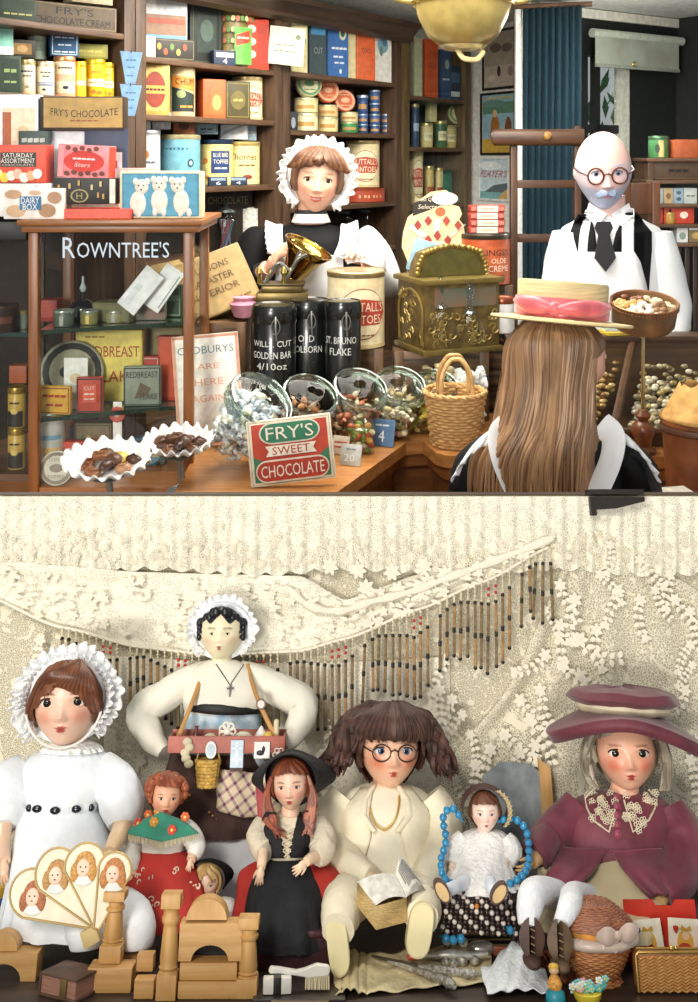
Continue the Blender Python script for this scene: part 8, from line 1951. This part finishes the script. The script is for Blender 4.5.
for px, py, rl, c in ((523, 936, -5, '#4f352c'), (538, 938, 10, '#4a3028'), (552, 936, -4, '#6a5238'), (565, 938, 6, '#66502f')): pass
bt = []
for px, py, rl, c in ((531, 934, 3, '#4c342a'), (559, 938, 2, '#66503a')):
    kk = SK(py, .3); X = T(*d.Q(px, py+4, .207)) @ RY(rl) @ SCL(1, 1, .74)
    pr_ = [(14, 24, .008), (13, 10, .004), (11, -6, -.004), (12, -20, -.012)]
    m = MB()
    for sd in (-1, 1):
        o_ = [(sd*kk*(2+9*math.sin(PI*min(1, max(0, t)))**.7), kk*lerp(-20, 25, t)) for t in [k/12 for k in range(13)]]
        m.prism([(sd*kk*1.0, kk*25), *o_[::-1], (sd*kk*1.0, -kk*20)], -.009, .010, 0, X @ RZ(sd*14))
    m.ell((0, -.004, -.024), (9*kk, .02, 8*kk), 14, 8, 0, X)
    m.build('boot', M(c, .55, var=.2, vs=60), d.o)
    m = MB()
    for k in range(4): m.tube([X @ V(-2*kk, -.011, kk*(14-8*k)), X @ V(2*kk, -.012, kk*(12-8*k))], .0005, 5)
    m.build('boot_lace', M('#8a7258', .7), d.o)
# ================================================================ small things along the front of the display
def fx(px, py): return SF(px, py)
def onfl(name, label, cat, px, py, group=None, yaw=0, dz=0.0005): return thing(name, label, cat, SM @ T(*(SF(px, py)+V(0, 0, dz*.79))) @ RZ(yaw) @ SCL(1, 1, .79), group)
def kf(py): q = SF(349, py); return (SF(350, py)-q).length
TOY = wood('#b98a4c', '#cfa467', 'z', .5, 14); TOYX = wood('#b98a4c', '#cfa467', 'x', .5, 14)
def column(px, pyb, h, w, label, dz=.0005, cap_=True):
    k = kf(pyb); t = onfl('toy_column', label, 'toy block', px, pyb, None, 0, dz); w *= k/2; h *= k
    MB().box(-w, w, 0, 2*w, h*.86, h, .001).build('capital', TOY, t)
    MB().box(-w, w, 0, 2*w, 0, h*.24, .001).build('pedestal', TOY, t)
    MB().lathe([(w*.98, h*.24), (w*.86, h*.26), (w*.98, h*.29), (w*.84, h*.31), (w*.92, h*.36), (w*.74, h*.66), (w*.7, h*.69), (w*.92, h*.72), (w*.95, h*.76), (w*.76, h*.79), (w*.8, h*.84), (w*.98, h*.86)], 24, X=T(0, w, 0)).build('shaft', TOY, t)
    return t
def block(px, pyb, w, h, dep, label, dz=.0005, yaw=0, m=None):
    k = kf(pyb); t = onfl('toy_block', label, 'toy block', px, pyb, None, yaw, dz)
    MB().box(-w*k/2, w*k/2, 0, dep*k, 0, h*k, .0012).build('block', m or TOYX, t); return t
k1 = kf(994)
block(108, 994, 45, 26, 26, 'flat toy block under the first turned column')
column(107, 990, 76, 22, 'turned toy column standing on the flat block beside the brown book', 26*k1+.001)
block(129, 978, 18, 24, 16, 'small cube toy block behind the first column', 0.0005, 8)
block(143, 1000, 20, 20, 16, 'low toy block between the two columns')
block(143, 992, 17, 18, 14, 'toy cube stacked on the low block', 20*kf(1000)+.001)
column(165, 1002, 112, 20, 'tall turned toy column at the open side of the toy arch')
column(246, 1000, 84, 21, 'turned toy column at the far side of the toy arch')
k2 = kf(1000)
block(207, 1000, 60, 18, 24, 'long toy block lowest under the arch')
block(207, 999, 58, 18, 22, 'long toy block in the middle under the arch', 18*k2+.001)
t = onfl('toy_arch', 'toy block with an arched opening over the two long blocks', 'toy block', 208, 998, None, 0, 36*k2+.002)
k = k2; n = 14
arc = [(19*k*math.cos(PI*i/n), 17*k*math.sin(PI*i/n)) for i in range(n+1)]
m = MB(); 
top_ = 40*k; vs_o = [(32*k, 0), (32*k, top_), (-32*k, top_), (-32*k, 0)]
for y in (0, 22*k): pass
poly = [(32*k, 0), (32*k, top_), (-32*k, top_), (-32*k, 0)]+[(-x, z) for x, z in [(a[0], a[1]) for a in arc]]
m.prism(poly, 0, 22*k); m.build('arch_block', TOYX, t)
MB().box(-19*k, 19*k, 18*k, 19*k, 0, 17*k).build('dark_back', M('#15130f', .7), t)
t = onfl('toy_block', 'half round toy block on top of the toy arch', 'toy block', 203, 996, None, 0, 76*k+.004)
MB().prism([(21*k*math.cos(PI*i/18), 23*k*math.sin(PI*i/18)) for i in range(19)], 0, 20*k).build('block', TOY, t)
t = onfl('toy_arch', 'toy block bridge with arched cut-out at the display edge', 'toy block', 8, 982); k = kf(982)
MB().prism([(27*k, 0), (27*k, 29*k), (-30*k, 29*k), (-30*k, 0), (-22*k, 0)]+[(-6*k+18*k*math.cos(PI-PI*i/12), 18*k*math.sin(PI*i/12)) for i in range(13)], 0, 24*k).build('arch_block', TOYX, t)
t = onfl('toy_block', 'half round toy block lying on the toy bridge', 'toy block', -2, 980, None, 0, 29*k+.001)
MB().prism([(16*k*math.cos(PI*i/18), 19*k*math.sin(PI*i/18)) for i in range(19)], 0, 18*k).build('block', TOY, t)
# brown book
t = onfl('old_book', 'small worn brown leather book lying beside the first column', 'book', 56, 1000, None, -28); k = kf(995)
LB = M('#5e4434', .6, var=.25, vs=40, bump=.3, bs=90)
MB().box(-24*k, 24*k, 0, 38*k, 0, 3*k, .001).box(-24*k, 24*k, 0, 38*k, 21*k, 24*k, .001).box(-25*k, -22*k, 0, 38*k, 1*k, 23*k, .001).build('cover', LB, t)
MB().box(-22*k, 22.5*k, 1.5*k, 36.5*k, 3*k, 21*k).build('page_block', M('#9a6f5c', .7, var=.2, vs=300, stretch=(.1, .1, 6)), t)
MB().box(4*k, 12*k, -1*k, 0, 2*k, 22*k, .0005).build('clasp', M('#8a7448', .4, .6), t)
# small painted figure at the edge
t = onfl('figurine', 'small figure in a yellow and blue dress at the display edge', 'figurine', -6, 935); k = kf(935)
MB().lathe([(16*k, 0), (14*k, 22*k), (8*k, 40*k)], 20).build('blue_skirt', M('#2c5a9c', .6), t); MB().lathe([(8*k, 40*k), (11*k, 52*k), (5*k, 64*k)], 18).build('yellow_bodice', M('#d8b03c', .6), t); MB().ell((0, 0, 74*k), 10*k, 14, 10).build('head', M('#e0b498', .4), t); MB().ell((0, 2*k, 78*k), (11*k, 10*k, 9*k), 14, 8).build('hair', M('#b83828', .6), t)
# hairbrush, striped pot, tray
k = kf(990)
t = onfl('pin_tray', 'dark flat tray holding the hairbrush before the maroon box', 'tray', 300, 1004)
MB().box(-46*k, 44*k, 0, 40*k, 0, 4*k, .001).build('base', M('#2c221e', .4, var=.2), t)
MB().box(-28*k, 28*k, -1*k, 0, 1*k, 3*k).build('trim', M('#9a8a6a', .4, .4), t)
t = onfl('hairbrush', 'white handled hairbrush with pale bristles leaning on the tray', 'hairbrush', 310, 996, None, 0, 5*k); 
hb_ = MB(); out = [(-42*k, 20*k), (-40*k, 24*k), (-30*k, 23*k), (-14*k, 20*k), (-6*k, 22*k), (6*k, 27*k), (18*k, 25*k), (20*k, 20*k), (18*k, 15*k), (-2*k, 13*k), (-14*k, 15*k), (-30*k, 17*k), (-40*k, 17*k)]
hb_.prism(out, 0, 7*k); o = hb_.build('handle', M('#e4e0d4', .3, coat=.4, var=.04), t); o.modifiers.new('b', 'BEVEL').width = .001
m = MB(); random.seed(3)
for i in range(12):
    for j in range(3):
        x = lerp(-4, 18, i/11)*k; m.tube([(x, (1+2.4*j)*k, 15*k), (x+.5*k*random.uniform(-1, 1), (0+2.4*j)*k, 1.5*k)], .9*k, 5)
m.build('bristle_tuft', M('#d8cca8', .7), t)
t = onfl('ivory_case', 'small ivory case with a black centre band beside the hairbrush', 'case', 277, 1000, None, 4, 5*k)
MB().box(-14*k, 14*k, 0, 10*k, 0, 17*k, .002).build('body', M('#dcd8cc', .35), t); MB().box(-4*k, 4*k, -.5*k, 10.5*k, -.01*k, 17.5*k, .001).build('band', M('#201c1c', .4), t)
# lace runner and silver hooks, rattle
def runner(u, v):
    px = lerp(334, 492, u); a_ = 950+6*math.sin(u*5)+8*abs(u-.45); b_ = 1000-14*u+ 0
    if u < .12: a_ += 40*(.12-u)
    q = SF(px, lerp(a_, max(b_, 985), v)); q.z += .003+.0012*math.sin(u*30+v*5)+.003*nz(u*7, v*5)+.004*math.exp(-((u-.12)/.1)**2)*abs(math.sin(u*60)); return q
o = solid(MB().grid(runner, 110, 24).build('lace_runner', M('#dccca0', .85, var=.12, vs=40, bump=.7, bs=130), None, SM), .001); tag(o, 'cream lace cloth spread under the silver hooks', 'lace cloth')
def silver(pts, rad, label, cat, name, mats, hb):
    q0 = SF(*pts[0][:2]); t = thing(name, label, cat, SM @ T(*q0))
    P_ = [SF(p[0], p[1])+V(0, 0, .009+p[2])-q0 for p in pts]
    S_ = spl(P_, 8); n = len(S_)
    MB().tube(S_[:int(n*hb)+1], [interp(rad, i/(n-1)) for i in range(int(n*hb)+1)], 10).build('shank', mats[0], t)
    m = MB(); m.tube(S_[int(n*hb):], [interp(rad, i/(n-1))*(1+.12*math.sin(i*1.6)) for i in range(int(n*hb), n)], 10); m.build('chased_handle', mats[1], t); return t
SV = M('#cfcbc2', .3, .6, var=.15, vs=200); SV2 = M('#b4afa4', .35, .55, var=.3, vs=260, bump=.7, bs=400)
silver([(372, 966, 0), (402, 973, 0), (430, 979, 0), (466, 984, 0), (479, 984, 0)], [.0012, .002, .0028, .004, .0045, .002], 'long silver button hook lying uppermost on the cream lace', 'button hook', 'button_hook', [M('#6f6456', .3, .8), SV2], .42)
silver([(388, 972, 0), (405, 977, 0), (428, 985, 0), (448, 993, 0), (455, 998, 0)], [.0012, .002, .003, .0042, .005, .002], 'second silver button hook lying below the first on the lace', 'button hook', 'button_hook', [SV, SV2], .35)
t = onfl('baby_rattle', 'silver baby rattle with bells and coral handle', 'rattle', 450, 968, None, 0, .004); k = kf(965)
MB().tube([(-42*k, 0, 6*k), (-38*k, 0, 8*k), (-28*k, 0, 9*k)], [2.5*k, 4*k, 3.4*k], 10).build('coral_handle', M('#c8543c', .35), t)
MB().tube([(-28*k, 0, 9*k), (-16*k, 0, 9*k), (-6*k, 0, 10*k), (4*k, 0, 10*k), (14*k, 0, 9*k), (24*k, 0, 9*k), (38*k, 0, 11*k)], [3.2*k, 3.5*k, 5*k, 6*k, 5*k, 4*k, 3*k], 12).build('shaft', SV, t)
m = MB()
for x, y, z in ((-4, -5, 2), (12, -6, 2), (-2, 2, 21), (14, 0, 20), (24, -5, 3), (4, -8, 1)): m.ell((x*k, y*k, z*k+3*k), 5.2*k, 12, 8)
m.build('bell', SV2, t)
t = onfl('silver_egg', 'pearly oval silver case beside the rattle', 'case', 482, 960); MB().ell((0, 8*k, 8.5*k), (15*k, 9*k, 9*k), 20, 12).build('shell', M('#c9c4bc', .2, .7), t); MB().box(12*k, 32*k, 4*k, 10*k, 2*k, 12*k, .002).build('copper_end', M('#a0583c', .4, .3), t)
t = onfl('clasp_purse', 'dark purse with brass clasp bars before the bead chair', 'purse', 486, 949); MB().box(-26*k, 28*k, 0, 16*k, 0, 17*k, .003).build('body', M('#2a221c', .6), t)
for z in (4, 10, 16): MB().tube([(-26*k, -.5*k, z*k), (28*k, -.5*k, z*k)], 1.4*k, 8).build('brass_bar', M('#a89262', .3, .8), t)
# lace handkerchief
def hk(u, v):
    px = lerp(484, 549, u)+8*v-4; py = lerp(lerp(978, 958, math.exp(-((u-.55)/.25)**2)), 1004-4*math.sin(u*3), v)
    q = SF(px, py); q.z += .008+.016*math.exp(-((u-.5)/.3)**2-((v-.35)/.4)**2)+.0012*math.sin(u*25+v*9)+.002*nz(u*5, v*5, 4); return q
o = solid(MB().grid(hk, 50, 34).build('lace_handkerchief', M('#e4e8ea', .85, var=.06, vs=200, bump=.7, bs=260), None, SM), .001); tag(o, 'crumpled white lace handkerchief beside the rust leaves', 'handkerchief')
# rust leaves
random.seed(66)
for j, (px, py, lb) in enumerate(((543, 975, 'rust brown paper leaves under the velvet doll\'s first boot'), (572, 982, 'rust brown paper leaves beside the painted figurine'))):
    m = MB(); k = kf(py)
    for i in range(26):
        a = random.uniform(0, 6.28); c = V(random.gauss(0, 8)*k, random.gauss(0, 5)*k, random.uniform(1, 15)*k)
        X = T(*c) @ RZ(math.degrees(a)) @ RX(random.uniform(-60, 60)); s_ = 6*k
        m.add([(0, 0, -s_), (s_*.8, 0, -.2*s_), (s_*.4, s_*.3, s_), (-s_*.4, s_*.3, s_), (-s_*.8, 0, -.2*s_)], [(0, 1, 2, 3, 4)], 0, X)
    o = m.build('paper_leaves', M('#8a4a2c', .8, var=.25, vs=60), None, SM @ T(*SF(px, py))); tag(o, lb, 'leaves', None, 'stuff'); solid(o, .0008)
# painted figurine and flower posy
t = onfl('figurine', 'tiny painted figurine with orange top and turquoise base at the front', 'figurine', 556, 1004); k = kf(1000)
MB().lathe([(9*k, 0), (10*k, 4*k), (9*k, 12*k), (6*k, 15*k)], 20).build('turquoise_base', M('#2a94a4', .4), t); MB().lathe([(6*k, 15*k), (7.5*k, 20*k), (5*k, 27*k), (3*k, 30*k)], 18).build('orange_body', M('#d89a44', .5, var=.3, vs=300), t); MB().ell((0, 0, 34*k), 5*k, 14, 10).build('head', M('#e0b888', .4), t); MB().ell((0, 1*k, 37*k), (5.4*k, 5*k, 4*k), 12, 8).build('hat', M('#d8b040', .5), t)
t = onfl('flower_posy', 'tiny posy of turquoise and pink china flowers in a yellow cup', 'flowers', 588, 1004); MB().lathe([(9*k, 0), (13*k, 6*k), (14*k, 12*k)], 20).build('cup', M('#e0c83c', .4), t)
m = MB(); random.seed(12)
for i in range(26):
    c = V(random.gauss(0, 8)*k, random.gauss(-1, 4)*k, random.uniform(12, 24)*k)
    for q in range(5): a = 2*PI*q/5; m.ell(c+V(2.4*k*math.cos(a), -1*k, 2.4*k*math.sin(a)), (1.9*k, .8*k, 1.9*k), 7, 5, i % 4)
    m.ell(c+V(0, -1.6*k, 0), 1.2*k, 7, 5, 4)
m.build('blossom', [M(c, .4) for c in ('#58b4b0', '#8fd0cc', '#e0b0bc', '#dfe6e2', '#e8d460')], t)
# wicker sewing basket with satin rim
t = onfl('sewing_basket', 'round wicker sewing basket with satin lining and pale ribbon bow', 'basket', 604, 992); k = kf(990)
W8 = M('#a8683a', .55, var=.2, vs=120, col2='#c4854c'); W9 = M('#84503a', .55, var=.2, vs=120, col2='#a06848')
X = T(0, 30*k, 0)
def wv(r0, r1, z0, z1, rows, nth, amp, mat, name, pw=1):
    m = MB()
    for j in range(rows):
        u = (j+.5)/rows; z = lerp(z0, z1, u); r = lerp(r0, r1, u**pw)
        m.tube([((r+amp*math.sin(nth*a/2+PI*j))*math.cos(a), 30*k+(r+amp*math.sin(nth*a/2+PI*j))*math.sin(a), z) for a in [2*PI*i/(nth*3) for i in range(nth*3)]], abs(z1-z0)/rows*.62+.0004, 6, closed=True)
    return m.build(name, mat, t)
wv(20*k, 37*k, 6*k, 44*k, 14, 34, .0007, W8, 'woven_side', .8)
wv(25*k, 20*k, 0, 6*k, 3, 30, .0007, W8, 'foot_ring'); wv(3*k, 21*k, 5*k, 6*k, 4, 20, .0004, W8, 'base')
wv(40*k, 20*k, 62*k, 84*k, 12, 34, .0007, W9, 'lid_side', 1.4); 
m = MB()
for j in range(7): m.tube([(r_*math.cos(a), 30*k+r_*math.sin(a), 84*k+.0006*math.sin(18*a+j*PI)) for r_ in [lerp(2, 20, j/6)*k] for a in [2*PI*i/54 for i in range(54)]], 1.5*k, 6, closed=True)
m.build('lid_top', W9, t)
m = MB(); m.tube([(39*k*math.cos(a), 30*k+39*k*math.sin(a), 49*k) for a in [2*PI*i/60 for i in range(60)]], [(5.6+.9*abs(math.sin(i*.42)))*k for i in range(60)], 12, closed=True); m.build('satin_roll', M('#c9b4a4', .3, var=.1, vs=20, sheen=.5), t)
m = MB().lathe([(36*k, 50*k), (38*k, 56*k), (39.5*k, 62*k)], 48, X=X, cap=False); m.build('inner_band', M('#c88a3c', .6, var=.2, vs=100), t)
m = MB()
for a in [-PI/2+.5*q for q in range(-3, 4)]: m.tube([(45*k*math.cos(a), 30*k+45*k*math.sin(a), 49*k), (42*k*math.cos(a), 30*k+42*k*math.sin(a), 55*k)], .7*k, 5)
m.build('satin_tuck', M('#e4d8d0', .4), t)
def bow(sd): 
    def g(u, v):
        a = 2*PI*v; r_ = (2+9*math.sin(PI*min(1, u*1.02))**.8)*k; return V(16*k+sd*22*k*u, -10*k-3*k*math.sin(PI*u)+.35*r_*math.cos(a), 62*k+(6*k*u if sd > 0 else -2*k*u)+r_*math.sin(a))
    return g
m = MB()
for sd in (-1, 1): m.grid(bow(sd), 14, 12, wv=True)
m.ell((16*k, -12*k, 62*k), (5*k, 4*k, 5*k), 10, 8); m.tube(spl([(16*k, -10*k, 60*k), (10*k, -12*k, 52*k), (14*k, -13*k, 46*k)]), 3.5*k, 8, flat=.3)
m.build('ribbon_bow', M('#b09a8c', .5, var=.12, vs=30, sheen=.4), t)
# red card box with two playing cards
t = thing('card_box', 'open red box standing behind the wicker purse, playing cards inside', 'box', SM @ T(*(SF(668, 972)+V(0, .012, .001))) @ SCL(1, 1, .85)); k = kf(970)
RB = M('#c8321e', .45, var=.05)
m = MB().prism([(-34*k, 0), (40*k, 0), (40*k, 63*k), (20*k, 63*k), (16*k, 57*k), (0, 57*k), (-4*k, 63*k), (-34*k, 63*k)], .010, .012); m.build('back_board', RB, t)
MB().box(-34*k, -32*k, -.012, .010, 0, 40*k).build('side_board', RB, t); MB().box(38*k, 40*k, -.012, .010, 0, 40*k).build('side_board', RB, t)
MB().box(-34*k, 40*k, -.013, -.011, 0, 20*k).build('front_board', RB, t); MB().box(-33*k, 39*k, -.011, .010, 0, 2*k).build('floor_board', RB, t)
for i, (x, r_, lb) in enumerate(((-14, -4, 'playing card of the spade suit in the red box'), (22, 3, 'playing card of the heart suit beside it in the red box'))):
    c = thing('playing_card', lb, 'playing card', t.matrix_world @ T(x*k, -.002+.003*i, 3*k) @ RY(r_))
    w_, h_ = 32*k, 44*k
    MB().box(-w_/2, w_/2, -.0006, .0006, 0, h_, .0004).build('card_stock', M('#e8e2cc', .5), c)
    rd = '#b8322a' if i else '#1c1a1c'
    art(c, w_, h_, [('e', .52, .45, .26, .3, '#d8a840'), ('e', .54, .62, .12, .1, '#e4c49c'), ('e', .5, .36, .2, .1, '#b84030'), ('e', .6, .28, .1, .1, '#2f5a48'), ('g', [(.35, .75), (.42, .86), (.55, .78), (.68, .86), (.72, .74)], '#c89a34'), ('g', [(.14, .74), (.22, .86), (.3, .74), (.22, .66)], rd), ('e', .18, .8, .05, .045, rd), ('e', .26, .8, .05, .045, rd)], yf=-.0006, depth=.0003)
t = onfl('wicker_purse', 'tan woven straw purse with brass frame in front of the red box', 'purse', 674, 994); k = kf(994)
MB().box(-34*k, 36*k, 0, 24*k, 0, 40*k, .004).build('lining', M('#a06a38', .6), t)
m = MB()
for j in range(11):
    z = (3+3.4*j)*k
    for i in range(16):
        x = lerp(-32, 32, i/15)*k; s_ = 1 if i % 2 else -1
        m.tube([(x-2.4*k, -.6*k, z-1.6*k*s_), (x+2.4*k, -.6*k, z+1.6*k*s_)], 1.1*k, 5)
m.build('herringbone_weave', M('#bd8446', .55, var=.2, vs=150, col2='#d09c5c'), t)
m = MB(); m.tube([(-35*k, -1*k, 2*k), (-35*k, -1*k, 40*k), (-33*k, -1*k, 43*k), (35*k, -1*k, 43*k), (37*k, -1*k, 40*k), (37*k, -1*k, 2*k)], 1.8*k, 8); m.tube([(-33*k, 8*k, 43.5*k), (35*k, 8*k, 43.5*k)], 1.8*k, 8); m.build('brass_frame', M('#b08c4c', .3, .7), t)
m = MB(); m.ell((2*k, 0, 47*k), 2.6*k, 10, 8).ell((7*k, 2*k, 47*k), 2.6*k, 10, 8); m.build('clasp_ball', M('#c8a860', .25, .8), t)
# school slate leaning behind the bead chair
q = L(520, 876, .045)
t = thing('school_slate', 'grey school slate in a pale wood frame leaning behind the bead chair', 'slate', SM @ T(*q) @ RX(-4)); k = SK(820, .05)
MB().prism([(-30*k, 0), (26*k, 0), (26*k, 88*k), (18*k, 95*k), (-12*k, 97*k), (-32*k, 84*k)], 0, .004).build('slate_sheet', M('#868c8e', .6, var=.25, vs=30, bump=.2, bs=90), t)
MB().prism([(26*k, -14*k), (38*k, -14*k), (38*k, 92*k), (26*k, 100*k)], -.002, .006).build('wood_frame', TOY, t)
MB().prism([(-40*k, -10*k), (38*k, -10*k), (38*k, 0), (-40*k, 0)], -.002, .006).build('wood_frame', TOYX, t)
# folded burgundy cloth beside the card box
o = solid(MB().grid(lambda u, v: (lambda q: V(q.x, q.y, q.z+.03+.012*math.sin(u*9)+.02*(1-v)))(SF(lerp(672, 720, u), lerp(925, 960, v))), 20, 12).build('velvet_cloth', M('#5a1c2a', .6, var=.25, vs=18, sheen=.25, col2='#7c3444'), None, SM), .004); tag(o, 'fold of burgundy velvet cloth beside the red card box', 'cloth')
# ================================================================ light and camera
def area(name, loc, target, size, power, col=(1, 1, 1)):
    l = bpy.data.lights.new(name, 'AREA'); l.size = size; l.energy = power; l.color = col
    o = bpy.data.objects.new(name, l); COL.objects.link(o); o.location = loc
    o.rotation_euler = (Vector(target)-Vector(loc)).to_track_quat('-Z', 'Y').to_euler()
    return o
area('flash_umbrella', (-2.6, -7, 2.9), (.1, 3, 1.25), 2.2, 200, (1, .96, .9))
area('shop_fill', (.1, 3.0, 2.39), (.1, 3.01, 0), 1.2, 46, (1, .95, .86))  # unseen area light added to brighten the shop
area('studio_lamp', (-1.0, -.9, 3.3), (0, 1.25, 1.0), .8, 42, (1, .94, .85))
pl_ = bpy.data.lights.new('ceiling_wash', 'POINT'); pl_.energy = 15; pl_.shadow_soft_size = .06; pl_.color = (1, .93, .8)  # light added above the hanging bowl to wash the ceiling
po_ = bpy.data.objects.new('ceiling_wash', pl_); COL.objects.link(po_); po_.location = (lx.x, lx.y, lx.z+.17)
pl2 = bpy.data.lights.new('back_fill', 'POINT'); pl2.energy = 9; pl2.shadow_soft_size = .1; pl2.color = (1, .95, .86)  # added point light without a fixture, lifts the ceiling and window wall
po2 = bpy.data.objects.new('back_fill', pl2); COL.objects.link(po2); po2.location = (1.15, 4.05, 2.05)
sun = bpy.data.lights.new('flash_fill', 'SUN'); sun.energy = .6; sun.angle = R(8); sun.color = (1, .96, .9)  # sun lamp added as even frontal fill, in place of flash with falloff
so = bpy.data.objects.new('flash_fill', sun); COL.objects.link(so)
so.rotation_euler = Vector((.22, 1, -.2)).to_track_quat('-Z', 'Y').to_euler()
wd_ = bpy.data.worlds.new('world'); SC.world = wd_; wd_.use_nodes = True
bg = wd_.node_tree.nodes['Background']; bg.inputs[0].default_value = (.93, .97, 1, 1); bg.inputs[1].default_value = .33
cam = bpy.data.cameras.new('camera'); co = bpy.data.objects.new('camera', cam); COL.objects.link(co)
cam.sensor_fit = 'HORIZONTAL'; cam.sensor_width = 36; cam.lens = 36*F/698
cam.shift_y = -(501-HZ)/698; cam.clip_start = .05
co.location = (0, 0, ZC); co.rotation_euler = (PI/2, 0, 0)
SC.camera = co
vs_ = SC.view_settings
vs_.view_transform = 'Standard'; vs_.look = 'None'; vs_.exposure = .36; vs_.gamma = 1; vs_.use_curve_mapping = False
